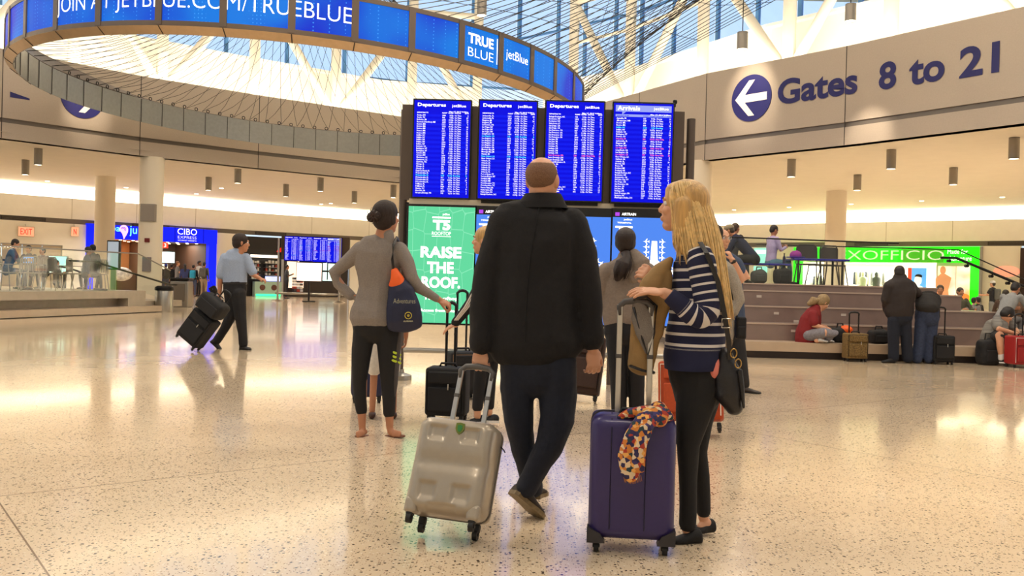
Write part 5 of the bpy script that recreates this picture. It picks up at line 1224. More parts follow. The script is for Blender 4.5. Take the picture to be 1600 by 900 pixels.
    if cap:
        b = MB(); he(b, (0, -.015, .065), (.092, .108, .072)); b.ell((0, 0, 0), (.075, .06, .008), 16, 6, M @ Matrix.Translation(Vector((0, .13, .05)))); fin(b, 'cap', mat('cap %d' % cap[0], cap, .8), .008, 2)
    if pack:
        b = MB(); c = hip+up*.33-fw*.19; Mx = Matrix.Rotation(-la, 4, 'X'); b.rbox((0, 0, 0), (.30, .17, .44), .06, 3, Matrix.Translation(c) @ Mx); b.rbox((0, 0, 0), (.24, .05, .2), .02, 2, Matrix.Translation(c-fw*.09-up*.08) @ Mx)
        pk = thing('backpack', label='', cat='bag', world=False) if False else b.build('backpack_on_back', mat('pack %d %d' % pack[:2], pack, .7), t, local=True); pk.scale = (s,)*3
    place(t, loc, (0, 0, math.radians(yaw))); return t
# ================================================================ LUGGAGE
M_rub = mat('black rubber', (20, 19, 19), .6); M_pole = mat('satin pole metal', (190, 186, 178), .3, .9); M_poleb = mat('black pole', (26, 25, 26), .4, .4)
def wheel(t, x, y, z=0, r=.024, fork=True, m=None):
    b = MB(); b.cyl((x-.011, y, r+z), (x+.011, y, r+z), r, n=20); w = b.build('wheel', M_rub, t, local=True); smart(w)
    if fork:
        b = MB(); b.rbox((x, y, r*2.1+z), (.034, .042, r*1.6), .01); b.cyl((x-.016, y, r+z), (x+.016, y, r+z), .008, n=10); b.build('fork', m or M_rub, w, local=True)
def handle(t, w, z0, z1, y, m, mg, r=.009):
    for x in (-w/2, w/2):
        b = MB(); b.rbox((x, y, (z0+z1)/2), (r*2.2, r*1.6, z1-z0), .004, 2); b.build('pole', m, t, local=True)
        b = MB(); b.rbox((x, y, z0+.55*(z1-z0)), (r*2.5, r*2, .02), .003, 1); b.build('pole_collar', mg, t, local=True)
    b = MB(); b.tube([(-w/2, y, z1-.05), (-w/2-.004, y, z1-.01), (-w/2+.02, y, z1+.012), (0, y, z1+.018), (w/2-.02, y, z1+.012), (w/2+.004, y, z1-.01), (w/2, y, z1-.05)], [.011, .014, .015, .016, .015, .014, .011], 10, side=Vector((0, 1, 0))); b.build('grip', mg, t, local=True, smooth=True)
def suitcase(label, w, h, dp, m, hz, mp=None, kind='soft', legz=.055, name='suitcase', hw=.16, trim=None, group=None):
    t = thing(name, label, 'suitcase', (0, 0, 0), group, world=False); mp = mp or M_poleb; z0 = legz; zc = z0+h/2
    b = MB(); b.rbox((0, 0, zc), (w, dp, h), .045 if kind != 'soft' else .03, 5)
    sh = b.build('shell', m, t, local=True); smart(sh, 60)
    if hz: handle(t, hw, z0+h*.9, hz, dp*.30, mp, M_rub)
    for x in (-1, 1):
        for y in (-1, 1): wheel(t, x*(w/2-.035), y*(dp/2-.04), 0, m=M_rub)
    b = MB(); b.tube([(-.07, 0, z0+h), (-.06, 0, z0+h+.028), (.06, 0, z0+h+.028), (.07, 0, z0+h)], .010, 8); b.build('carry_handle', M_rub, t, local=True, smooth=True)
    if kind == 'soft':
        tr = trim or M_rub
        b = MB(); b.rbox((0, -dp/2-.012, z0+h*.36), (w*.82, .035, h*.5), .014, 3); b.build('front_pocket', m, t, local=True)
        b = MB(); b.rbox((0, -dp/2-.010, z0+h*.80), (w*.82, .03, h*.24), .012, 3); b.build('front_pocket', m, t, local=True)
        b = MB(); b.tube([(-w/2+.02, -dp/2-.002, z0+.03), (-w/2+.02, -dp/2-.002, z0+h-.03), (w/2-.02, -dp/2-.002, z0+h-.03), (w/2-.02, -dp/2-.002, z0+.03)], .005, 6); b.build('piping', tr, t, local=True)
        b = MB(); b.rbox((w*.10, -dp/2-.034, z0+h*.62), (.012, .008, .05), .003, 1); b.build('zip_pull', M_pole, t, local=True)
    return t
def ground(t, z=0):
    M = Matrix.LocRotScale(t.location, t.rotation_euler, None); lo = 9
    def walk(o):
        nonlocal lo
        if o.type == 'MESH' and not o.modifiers: lo = min([lo]+[(M @ v.co).z for v in o.data.vertices])
        for c in o.children: walk(c)
    walk(t); t.location.z += z-lo
# --- silver hard-shell case with pressed facets
def silver():
    w, h, dp, z0 = .378, .445, .23, .07
    t = thing('suitcase', 'silver grey hard-shell suitcase with pressed facets, pulled by the man in black', 'suitcase', (0, 0, 0), world=False)
    M = mat('silver grey shell', (168, 156, 138), .34, .35, noise=.03, scale=30, bump=.03, bscale=400, coat=.2)
    # shell front modelled as a height field: pillow, waist and four recesses
    nx, nz = 60, 90
    def prof(u, v):      # u,v in -1..1 -> forward depth
        e = max(0, 1-abs(u)**9)**.5*max(0, 1-abs(v)**14)**.5; y = dp*.5*e
        y -= .012*math.exp(-((v-.02)/.16)**2)*(1 if abs(u) < .9 else .3)
        for cu in (-.42, .40):
            for c0, c1, dp_ in ((.78, .42, .016), (-.38, -.82, .016)):
                if abs(u-cu) < .24 and c1 < v < c0:
                    tt = (c0-v)/(c0-c1); sx = min(1, (.24-abs(u-cu))/.07); y -= dp_*sx*(1-tt*.2)*min(1, tt/.12, (1-tt)/.35+.0)
        if v < -.80 and abs(u) < .35: y -= .010
        return y
    vs = []; fs = []
    for i in range(nz+1):
        for k in range(nx+1):
            u = -1+2*k/nx; v = -1+2*i/nz
            # round the corners in outline
            X, Z = u*w/2, v*h/2; r = .055; ax, az = abs(X)-(w/2-r), abs(Z)-(h/2-r)
            if ax > 0 and az > 0:
                q = math.hypot(ax, az); lim = r
                if max(ax, az) > 0: f_ = max(ax, az)/q; X = math.copysign(w/2-r+ax*f_, X); Z = math.copysign(h/2-r+az*f_, Z)
            vs.append(Vector((X, -prof(u, v), Z+z0+h/2)))
    n = len(vs); vs += [Vector((p.x, max(0, -p.y)*.0+.045+.02*(1-abs(p.x/(w/2))**8), p.z)) for p in vs]
    W1 = nx+1
    for i in range(nz):
        for k in range(nx): a = i*W1+k; fs += [(a, a+1, a+W1+1, a+W1), (n+a, n+a+W1, n+a+W1+1, n+a+1)]
    for k in range(nx): fs += [(k, n+k, n+k+1, k+1), (nz*W1+k, nz*W1+k+1, n+nz*W1+k+1, n+nz*W1+k)]
    for i in range(nz): a = i*W1; fs += [(a, a+W1, n+a+W1, n+a), (a+nx, n+a+nx, n+a+W1+nx, a+W1+nx)]
    b = MB(); b.add(vs, fs); o = b.build('front_shell', M, t, local=True, smooth=True); s_ = o.modifiers.new('soften', 'SMOOTH'); s_.factor = .5; s_.iterations = 4
    b = MB(); b.rbox((0, .082, z0+h/2), (w*.985, .08, h*.985), .04, 5); smart(b.build('rear_shell', M, t, local=True), 60)
    b = MB(); b.rslab(0, z0+h/2, w*1.006, h*1.004, .044, .060, .055)
    b.build('zip_band', mat('grey zip band', (96, 88, 78), .6), t, local=True)
    handle(t, .155, z0+h*.95, .80, .075, M_pole, mat('grey grip plastic', (88, 84, 80), .45), .0105)
    for x in (-1, 1):
        b = MB(); b.rbox((x*(w/2-.045), -.07, z0+.025), (.06, .075, .075), .02, 4); b.build('wheel_housing', M, t, local=True, smooth=False)
        wheel(t, x*(w/2-.045), -.078, .015, .024); wheel(t, x*(w/2-.06), .085, 0, .026)
    b = MB(); z = z0+h*.865; bd = [(-.020, .024), (0, .028), (.020, .024), (.020, -.002), (.012, -.018), (0, -.028), (-.012, -.018), (-.020, -.002)]
    b.prism([(x+.022, zz+z) for x, zz in bd], -dp/2-.004, -dp/2+.012); bad = b.build('badge', mat('gold green badge', (120, 130, 60), .3, .7), t, local=True)
    b = MB(); b.prism([(x*.55+.022, zz*.6+z) for x, zz in bd], -dp/2-.0055, -dp/2-.0035); b.build('badge_shield', mat('badge green', (40, 120, 50), .4), bad, local=True)
    b = MB(); b.tube([(-.05, .06, z0+h), (-.045, .06, z0+h+.02), (.045, .06, z0+h+.02), (.05, .06, z0+h)], .008, 8); b.build('carry_handle', M_rub, t, local=True)
    b = MB(); b.tube([(w/2+.002, .03, z0+h*.80), (w/2+.02, .02, z0+h*.77), (w/2+.03, .01, z0+h*.74)], .003, 6); b.build('zip_pull', M_poleb, t, local=True)
    return t
sv = silver(); g_ = G(692, 846); place(sv, (g_.x, g_.y-.03, .0), (-.42, .05, math.radians(-13))); ground(sv)
# --- purple hard-shell case
def purple():
    w, h, dp, z0 = .375, .545, .235, .062
    t = thing('suitcase', 'dark purple hard-shell suitcase with a floral scarf tied on its handle', 'suitcase', (0, 0, 0), world=False)
    M = mat('dark purple shell', (46, 34, 92), .38, .1, noise=.04, scale=60, bump=.04, bscale=500, coat=.15)
    b = MB(); b.rbox((0, -.03, z0+h/2), (w, dp-.06, h), .055, 6); smart(b.build('front_shell', M, t, local=True), 60)
    b = MB(); b.rbox((0, .085, z0+h/2), (w*.985, .06, h*.985), .05, 5); smart(b.build('rear_shell', M, t, local=True), 60)
    b = MB(); b.rslab(0, z0+h/2, w*1.008, h*1.006, .051, .065, .055); b.build('zip_band', mat('zip band dark', (60, 54, 60), .55), t, local=True)
    for x in (-.095, .055):
        b = MB(); b.tube([(x, -dp/2+.012, z0+.03), (x, -dp/2-.0015, z0+.06), (x, -dp/2-.0015, z0+h-.06), (x, -dp/2+.018, z0+h-.015), (x, -dp/2+.08, z0+h+.001)], .0035, 6); b.build('rib_line', mat('rib shadow purple', (26, 18, 56), .5), t, local=True)
    for x in (-1, 1):
        b = MB(); b.prism([(x*(w/2+.004), z0-.012), (x*(w/2-.075), z0-.012), (x*(w/2-.055), z0+.028), (x*(w/2+.004), z0+.055)], -dp/2-.006, -dp/2+.06); b.build('corner_guard', mat('corner guard', (48, 44, 46), .5), t, local=True)
        for y in (-1, 1): wheel(t, x*(w/2-.038), y*(dp/2-.04), 0, .026)
    handle(t, .140, z0+h*.93, 1.09, .055, M_pole, mat('dark grey grip', (72, 68, 66), .5), .0115)
    b = MB(); b.tube([(-.06, -.01, z0+h-.003), (-.05, -.01, z0+h+.018), (.05, -.01, z0+h+.018), (.06, -.01, z0+h-.003)], .008, 8); b.build('carry_handle', M_rub, t, local=True)
    b = MB(); b.rbox((w/2+.006, .06, z0+h*.8), (.012, .02, .07), .004, 2); b.build('combination_lock', M_rub, t, local=True); return t
pu = purple(); g_ = G(988, 866); place(pu, (g_.x, g_.y+.09, 0), (0, 0.0, math.radians(-6)))
PU = Vector((g_.x, g_.y+.09, 0))
# --- others
M_blackf = mat('black luggage fabric', (24, 23, 25), .8, noise=.1, scale=80, bump=.1, bscale=300)
t = suitcase('tall black fabric suitcase whose handle the grey-clad woman holds', .34, .40, .24, M_blackf, 0, kind='soft', hw=.075); g_ = G(697, 661); place(t, (g_.x, g_.y+.10, 0), (0, 0, math.radians(-8))); BK = t; ground(t)
hz = W(690, 476, g_.y+.1).z; handle(t, .075, .42, hz, .08, M_poleb, M_rub, .010)
t = suitcase('small black case with tan piping standing between the girl and the black suitcase', .30, .42, .22, M_blackf, 1.06, trim=mat('tan trim', (150, 110, 70), .6), hw=.10); g_ = G(716, 628); place(t, (g_.x+.02, g_.y+.25, 0), (0, 0, math.radians(20))); ground(t)
t = suitcase('dark brown suitcase leaning behind the man in black, by the hooded woman', .36, .58, .24, mat('dark brown fabric', (58, 36, 26), .7, noise=.1, scale=40), .98, hw=.12, trim=mat('brown piping', (36, 24, 18), .7)); g_ = G(915, 631); place(t, (g_.x-.05, g_.y+.08, 0), (-.18, .10, math.radians(-10))); ground(t)
t = suitcase('bright orange fabric suitcase behind the blonde woman\'s legs', .50, .46, .26, mat('orange fabric', (176, 66, 16), .7, noise=.08, scale=50), 1.0, legz=.09, hw=.16, trim=mat('pale piping', (230, 215, 195), .6)); g_ = G(1090, 686); place(t, (g_.x-.02, g_.y+.14, 0), (-.22, -.05, math.radians(-14))); ground(t)
t = suitcase('navy blue rounded suitcase standing behind the grey-clad woman\'s left leg', .30, .50, .22, mat('navy shell', (26, 30, 66), .5), .66, kind='hard', hw=.12); g_ = G(560, 630); place(t, (g_.x+.06, g_.y+.1, 0), (0, 0, math.radians(12))); ground(t)
t = suitcase('black rolling suitcase tilted behind the man in the light blue shirt', .40, .50, .26, M_blackf, .98, hw=.14); g_ = G(292, 549); place(t, (g_.x-.02, g_.y+.05, 0), (-.10, .62, math.radians(-14))); ground(t)
LC = t
bg_ = thing('shoulder_bag', 'black bag strapped on top of the tilted rolling suitcase', 'bag', (0, 0, 0), world=False); b = MB(); b.rbox((0, -.06, .72), (.44, .30, .27), .07, 4); smart(b.build('bag_body', M_blackf, bg_, local=True), 60)
b = MB(); b.tube([(-.09, -.06, .85), (-.06, -.06, .91), (.06, -.06, .91), (.09, -.06, .85)], .010, 8); b.build('carry_handle', M_rub, bg_, local=True); b = MB(); b.rbox((0, -.21, .68), (.34, .03, .16), .012, 3); b.build('front_pocket', M_blackf, bg_, local=True)
place(bg_, LC.location, LC.rotation_euler)
Mtw = mat('brown tweed fabric', (112, 88, 48), .85, noise=.5, scale=60)
t = suitcase('brown tweed carry-on standing before the bench by the woman in red', .37, .42, .22, Mtw, .80, legz=.05, hw=.16); g_ = G(1339, 565.5); place(t, (g_.x, g_.y+.1, 0), (0, 0, math.radians(4))); ground(t)
t = suitcase('black upright suitcase with raised handle right of the two stooping men', .34, .42, .24, M_blackf, .92, hw=.13); g_ = G(1471, 566); place(t, (g_.x*14.82/g_.y, 14.82, 0), (0, 0, math.radians(-4))); ground(t)
t = suitcase('red suitcase with white piping at the right edge beside the seated boy', .46, .46, .26, mat('red fabric', (150, 16, 16), .6), .85, hw=.14, trim=mat('white piping', (220, 210, 205), .6)); g_ = G(1590, 567); place(t, (g_.x*14.55/g_.y+.06, 14.55, 0), (0, 0, math.radians(10))); ground(t)
t = suitcase('small dark suitcase with raised handle by the cafe queue', .34, .42, .24, M_blackf, .9, hw=.12); g_ = G(337, 463); place(t, (g_.x, g_.y, 0), (-.1, -.5, 0)); ground(t)
# soft bags resting on the bench and floor
def softbag(label, loc, size, m, rot=0, name='bag', extra=None):
    t = thing(name, label, 'bag', (0, 0, 0), world=False); w, d, h = size; b = MB(); b.rbox((0, 0, h*.5), (w, d, h), min(size)*.3, 4); b.ell((w*.12, 0, h*.72), (w*.36, d*.42, h*.38), 16, 10)
    o = b.build('bag_body', m, t, local=True); soft(o, .018, 4, .03)
    b = MB(); b.tube([(-w*.2, 0, h*.9), (-w*.15, 0, h*1.25), (w*.15, 0, h*1.25), (w*.2, 0, h*.9)], .012, 8); b.build('strap', M_rub, t, local=True)
    b = MB(); b.rbox((0, -d*.5, h*.38), (w*.6, .04, h*.45), .015, 3); b.build('front_pocket', extra or m, t, local=True); place(t, loc, (0, 0, rot)); return t
M_org = mat('bright orange nylon', (240, 96, 20), .6)
softbag('dull black bag lying on the bench left of the stooping men', (RX(1373, 15.5), 15.45, .275), (.34, .26, .24), M_blackf)
o = softbag('black and orange bag on the bench beside the woman in red', (RX(1311, 15.6), 15.5, .275), (.34, .28, .26), M_blackf, .3); b = MB(); b.ell((.08, -.05, .22), (.12, .12, .08)); p_ = b.build('orange_lining', M_org, o, local=True); soft(p_, .012, 3, .02)
softbag('black backpack on the floor at the seated boy\'s feet', (RX(1542, 15.0), 14.9, 0), (.36, .26, .42), M_blackf, .1, 'backpack')
softbag('round grey backpack under the capped man\'s table on the upper deck', (RX(1181, 17.9), 17.7, 1.27), (.30, .26, .26), mat('grey bag', (70, 70, 68), .8), 0, 'backpack')
softbag('big dark tote hanging low beside the reading woman\'s chair', (RX(1217, 18.0), 17.8, 1.27), (.34, .2, .30), M_blackf, .2)
# ================================================================ FOREGROUND PEOPLE
def cloth(name, rgb, rough=.85, noise=.06, scale=60, bump=.15, bscale=220, sheen=0): return mat(name, rgb, rough, noise=noise, scale=scale, bump=bump, bscale=bscale, sheen=sheen)
def strands(F, b, roots, mid, tips, n, r, seed=1, wob=.006, taper=.35):
    """many fine locks between three joint lines, each given as a list of joints"""
    rnd = random.Random(seed)
    def at(line, u):
        x = u*(len(line)-1); i = min(int(x), len(line)-2); return line[i].lerp(line[i+1], x-i)
    for k in range(n):
        u = rnd.random(); v = min(1, max(0, u+rnd.uniform(-.06, .06))); pts = []
        A, B, C_ = at(roots, u), at(mid, v), at(tips, min(1, max(0, v+rnd.uniform(-.08, .08)))); C_ = C_.lerp(B, rnd.uniform(0, .22))
        ph = rnd.uniform(0, 6.28); o = Vector((rnd.uniform(-wob, wob), rnd.uniform(-wob, wob), 0))
        for i in range(9):
            t = i/8; p = A*(1-t)*(1-t)+(B*2-(A+C_)*.5)*2*t*(1-t)+C_*t*t; w = wob*.6*math.sin(ph+t*5); pts.append(p+o+Vector((w, w*.5, 0)))
        b.tube(pts, [r*(1-(1-taper)*(i/8)**2) for i in range(9)], 5)
# ---------------------------------------------------------------- man in the black coat
F = Fig('person', 'bald man in black overcoat and dark jeans walking away, pulling the silver suitcase', 4.45, (835, 812))
M_coat = cloth('black wool coat', (24, 22, 23), .92, .12, 90, .25, 300); M_jean = cloth('dark indigo denim', (22, 27, 42), .85, .15, 40, .3, 420)
F.limb(F.body, [(846, 326, 3, 19, 17), (848, 300, 2, 22, 20), (849, 285, 0, 22, 22)])
F.head(848, 283, 0, 73, -24, 4)
F.limb(F.body, [(841, 362, 0, 50, 26), (838, 450, 0, 58, 32), (836, 540, 0, 48, 32)])
F.limb(F.body, [(806, 545, 0, 20), (810, 650, 12, 15), (832, 752, 50, 9)]); F.limb(F.body, [(868, 550, 0, 20), (872, 650, 0, 15), (822, 752, -8, 9)])
F.limb(F.body, [(785, 355, 0, 15), (757, 442, 0, 13), (751, 535, -8, 10.5), (751, 548, -10, 9.5)]); F.limb(F.body, [(898, 358, 0, 15), (918, 445, 0, 13), (925, 535, -4, 10.5), (926, 545, -6, 9.5)])
F.hand(751, 546, -10, (752, 575, -14), (-.25, -1, .2), 1, 1.0, curl=(62, 70, 45), thumb=20)
F.hand(926, 545, -6, (928, 575, -8), (.35, -1, 0), -1, 1.02, curl=(34, 48, 35), thumb=28)
F.done(M_skin, .0045)
def fringe(b):
    R = []
    for z, g in ((-.066, -.002), (-.045, .002), (-.02, .003), (.01, .0035), (.04, .003), (.066, .002), (.082, -.001), (.092, -.004)):
        q = math.sqrt(max(.05, 1-((z-.032)/.085)**2)); R.append([F.hp((.077*q+g)*math.cos(a), -.012+(.097*q+g)*math.sin(a) if math.sin(a) < .2 else -.012+(.097*q+g)*.2, z) for a in [2*PI*k/28 for k in range(28)]])
    b.rings(R)
F.part('hair', mat('short brown stubble hair', (120, 88, 66), .85, noise=.35, scale=260), [fringe], .006, 3)
F.part('trousers', M_jean, [[(838, 528, 2, 60, 36), (838, 562, 2, 60, 38), (838, 585, 2, 52, 36)], [(810, 560, 2, 30, 33), (808, 610, 6, 26, 28), (811, 655, 14, 23, 26), (818, 705, 30, 19, 22), (834, 762, 54, 17, 20)],
       [(868, 565, 0, 33, 36), (872, 620, 0, 30, 30), (871, 655, -3, 27, 28), (858, 697, -4, 22, 25), (838, 733, -6, 18, 22), (822, 762, -6, 17, 20)]], .009, 4, .020)
coat = [[(847, 314, 3, 25, 21), (846, 321, 4, 36, 24), (843, 331, 4, 62, 30), (840, 347, 2, 77, 37), (838, 380, 0, 72, 42), (836, 430, 0, 69, 44), (834, 480, 0, 70, 46), (836, 520, 0, 74, 48), (838, 537, 0, 76, 48)]]
F.part('overcoat', M_coat, coat+[[(788, 349, 2, 25, 27), (773, 385, 0, 24, 26), (761, 432, -2, 23, 25), (754, 485, -6, 21, 23), (752, 536, -10, 18, 20)], [(894, 349, 2, 25, 27), (909, 392, 0, 23, 25), (918, 440, -3, 21, 23), (924, 490, -6, 19, 21), (926, 532, -6, 17, 20)]], .009, 5, .022)
b = MB(); R = []
for y, rx, rz in ((326, 42, 29), (316, 37, 27), (307, 31, 24), (303, 28.5, 22.5), (306, 27, 21), (318, 32, 22)):
    c = F.j(848 if y < 310 else 846, y, 1); R.append([c+_R*(rx*F.k*math.cos(2*PI*k/32))+Vector((0, 1, 0))*(rz*F.k*math.sin(2*PI*k/32))+Vector((0, 0, -.014 if math.sin(2*PI*k/32) > 0 else 0)) for k in range(32)])
for i in range(len(R)-1):
    b.add(R[i]+R[i+1], [(k, (k+1) % 32, 32+(k+1) % 32, 32+k) for k in range(32)])
b.build('collar', M_coat, F.root, smooth=True)
b = MB(); b.tube([F.j(x, y, -dz) for x, y, dz in ((842, 325, 30), (838, 350, 38), (829, 400, 43), (823, 460, 45), (821, 510, 48), (820, 536, 48.5))], .003, 6); b.build('back_seam', mat('seam black', (10, 9, 9), .9), F.root)
M_sho = cloth('brown trainer mesh', (58, 46, 36), .7); M_sol = mat('worn grey gold sole', (128, 108, 74), .55, noise=.2, scale=60)
shoe(F, (800, 771, -14), (845, 811, 10), 16, 26, M_sho, M_sol, up=(.55, .45, .70)); shoe(F, (832, 779, 50), (846, 771, 95), 14, 22, M_sho, M_sol)
# ---------------------------------------------------------------- blonde woman
F = Fig('person', 'blonde long-haired woman in navy and white striped cardigan beside the purple suitcase', 4.15, (1080, 848))
F.limb(F.body, [(1087, 400, 6, 20, 20), (1077, 365, 2, 17, 17), (1070, 340, 0, 17, 18)])
F.head(1066, 325, 0, 78, 74, 6)
F.limb(F.body, [(1088, 400, 8, 26, 44), (1087, 470, 8, 30, 42), (1086, 560, 8, 36, 48)])
F.limb(F.body, [(1088, 585, -14, 26), (1076, 690, -14, 13), (1074, 760, -12, 11), (1073, 826, -10, 8.5)]); F.limb(F.body, [(1092, 585, 24, 26), (1088, 690, 24, 12), (1097, 760, 30, 10), (1099, 808, 34, 8.5)])
F.limb(F.body, [(1092, 405, -38, 15), (1104, 492, -48, 12), (1060, 468, -52, 10), (1038, 458, -50, 8.5)]); F.limb(F.body, [(1084, 405, 46, 15), (1075, 480, 44, 12), (1040, 450, 20, 10), (1028, 441, 10, 8.5)])
F.hand(1038, 457, -50, (986, 452, -52), (0, -.35, 1), 1, 1.02, curl=(12, 18, 12), thumb=34)
F.hand(1030, 440, 8, (1008, 424, 2), (.1, -1, .3), -1, .95, curl=(45, 50, 30), thumb=25)
F.limb(F.body, [(1088, 838, -10, 8, 8), (1075, 841, -12, 8, 7), (1060, 845, -14, 7, 5)]); F.limb(F.body, [(1104, 818, 34, 9, 9), (1096, 824, 30, 8, 7)])
F.done(M_skin, .0045)
F.part('trousers', cloth('black stretch trousers', (20, 18, 18), .85), [[(1088, 562, 6, 46, 52), (1090, 592, 6, 45, 54), (1090, 612, 6, 38, 50)], [(1092, 600, -14, 36, 32), (1083, 650, -16, 27, 27), (1075, 695, -16, 18, 21), (1075, 745, -14, 14.5, 18), (1075, 790, -12, 13.5, 15), (1074, 818, -10, 13.5, 14)],
       [(1096, 605, 26, 34, 32), (1090, 660, 26, 24, 25), (1090, 705, 26, 16, 19), (1097, 750, 30, 13, 16), (1099, 798, 34, 12, 14)]], .008, 4, .008)
def stripe_mat():
    m = bpy.data.materials.new('navy and white striped knit'); m.use_nodes = True; nt = m.node_tree; N = nt.nodes.new; Lk = nt.links.new; b = nt.nodes['Principled BSDF']; b.inputs['Roughness'].default_value = .85
    at = N('ShaderNodeAttribute'); at.attribute_name = 'run'; fr = N('ShaderNodeMath'); fr.operation = 'FRACT'; Lk(at.outputs['Fac'], fr.inputs[0]); lt = N('ShaderNodeMath'); lt.operation = 'LESS_THAN'; lt.inputs[1].default_value = .27; Lk(fr.outputs[0], lt.inputs[0])
    g = N('ShaderNodeMath'); g.operation = 'GREATER_THAN'; g.inputs[1].default_value = 0.0; Lk(at.outputs['Fac'], g.inputs[0]); mu = N('ShaderNodeMath'); mu.operation = 'MULTIPLY'; Lk(lt.outputs[0], mu.inputs[0]); Lk(g.outputs[0], mu.inputs[1])
    mx = N('ShaderNodeMix'); mx.data_type = 'RGBA'; Lk(mu.outputs[0], mx.inputs[0]); mx.inputs[6].default_value = srgb(22, 24, 56); mx.inputs[7].default_value = srgb(214, 205, 196); Lk(mx.outputs[2], b.inputs['Base Color']); return m
M_str = stripe_mat()
def striped(F, name, pts, pitch_px, n=40, fine=6, plain=None, cap=True, tilt=0):
    """knit tube whose stripes ring it along its run; stripe phase stored per vertex"""
    P = []; 
    for i in range(len(pts)-1):
        for q in range(fine*3): t = q/(fine*3); P.append([a+(c-a)*t for a, c in zip(pts[i], pts[i+1])])
    P.append(list(pts[-1])); 
    for _ in range(6):
        P = [P[0]]+[[(a+2*c+e)/4 for a, c, e in zip(P[i-1], P[i], P[i+1])] for i in range(1, len(P)-1)]+[P[-1]]
    J = [F.j(*p[:3]) for p in P]; V = []; run = []; L = 0
    for i, p in enumerate(P):
        t = (J[min(i+1, len(P)-1)]-J[max(i-1, 0)]).normalized(); v = (J[i]-CAM).normalized(); a = t.cross(v); a = a.normalized() if a.length > .2 else (_R-t*_R.dot(t)).normalized(); c = (v-t*v.dot(t)).normalized()
        if i: L += (J[i]-J[i-1]).length
        pl = plain is not None and not (plain[0] < i/(len(P)-1) < plain[1])
        for k in range(n):
            q = 2*PI*k/n; w = 1+.018*math.sin(q*3+L*22)+.012*math.sin(L*60+q*2); V.append(J[i]+a*(p[3]*F.k*w*math.cos(q))+c*(p[4]*F.k*w*math.sin(q))); run.append(-1 if pl else L/(pitch_px*F.k)+1+tilt*math.sin(q))
    m = len(P); fs = [(i*n+k, i*n+(k+1) % n, (i+1)*n+(k+1) % n, (i+1)*n+k) for i in range(m-1) for k in range(n)]+[tuple(range(n))[::-1], tuple(range((m-1)*n, m*n))]
    b = MB(); b.add(V, fs); o = b.build(name, M_str, F.root, smooth=True); at = o.data.attributes.new('run', 'FLOAT', 'POINT'); at.data.foreach_set('value', run)
    s_ = o.modifiers.new('fine', 'SUBSURF'); s_.levels = 1; s_.render_levels = 1; return o
striped(F, 'cardigan', [(1081, 372, 4, 16, 30), (1085, 383, 6, 27, 50), (1089, 405, 8, 36, 60), (1089, 440, 8, 38, 58), (1088, 480, 6, 42, 54), (1087, 520, 6, 46, 56), (1086, 560, 6, 49, 60), (1086, 576, 6, 49, 60)], 16.5, plain=(.02, .80))
striped(F, 'sleeve', [(1090, 392, -36, 19, 20), (1096, 412, -44, 22, 24), (1102, 450, -48, 20, 22), (1106, 474, -51, 20, 22), (1104, 486, -53, 20, 21), (1094, 494, -55, 19, 20), (1080, 490, -56, 17, 18), (1066, 478, -56, 15, 16), (1045, 461, -53, 12, 13)], 13, plain=(0, .86))
striped(F, 'sleeve', [(1086, 392, 46, 19, 20), (1083, 440, 48, 19, 20), (1077, 478, 46, 18, 19), (1055, 462, 30, 15, 16), (1036, 446, 14, 12, 13)], 15, plain=(0, .9))
F.part('undershirt', mat('coral pink cotton', (226, 128, 112), .8), [[(1117, 566, -8, 17, 40), (1116, 580, -8, 16, 42)]], .008, 3, .01)
# blonde hair: base volume, then locks
M_bl = mat('golden blonde hair', (196, 152, 88), .45, noise=.28, scale=70, stretch=(1, 1, .08), bump=.35, bscale=160, sheen=.2)
def bh(b): F.cap_hair(b, grow=.013); F.hell(b, (.0, .015, .072), (.066, .075, .052))
F.part('hair', M_bl, [bh, [(1082, 315, 0, 26, 30), (1088, 355, 2, 30, 34), (1094, 400, 0, 31, 36), (1108, 440, 0, 22, 30), (1124, 480, 2, 14, 22), (1134, 515, 4, 6, 12)], [(1066, 320, -26, 15, 14), (1066, 355, -28, 14, 12), (1068, 390, -28, 10, 9)]], .007, 3)
b = MB(); J = F.j
strands(F, b, [J(1050, 292, -18), J(1062, 284, -24), J(1078, 284, -20), J(1092, 290, -8)], [J(1056, 345, -32), J(1078, 350, -40), J(1100, 350, -36), J(1114, 350, -20)], [J(1060, 398, -34), J(1096, 440, -62), J(1122, 470, -54), J(1136, 500, -40)], 190, .0034, 3, .006)
strands(F, b, [J(1086, 286, -14), J(1094, 296, 0), J(1090, 292, 14)], [J(1112, 350, -24), J(1124, 370, -4), J(1116, 370, 14)], [J(1136, 530, -36), J(1146, 505, -10), J(1140, 480, 10)], 130, .0034, 5, .006)
strands(F, b, [J(1047, 300, -16), J(1050, 294, -22)], [J(1050, 345, -26), J(1060, 350, -32)], [J(1052, 385, -28), J(1062, 420, -34)], 36, .0026, 8, .004)
b.build('loose_locks', mat('pale blonde locks', (222, 184, 118), .4, noise=.25, scale=40, sheen=.2), F.root, smooth=True, fix=False)
M_bsh = cloth('black suede flats', (22, 19, 18), .75)
shoe(F, (1096, 849, -10), (1049, 851, -16), 12.5, 24, M_bsh); shoe(F, (1115, 832, 40), (1084, 835, 26), 12.5, 24, M_bsh)
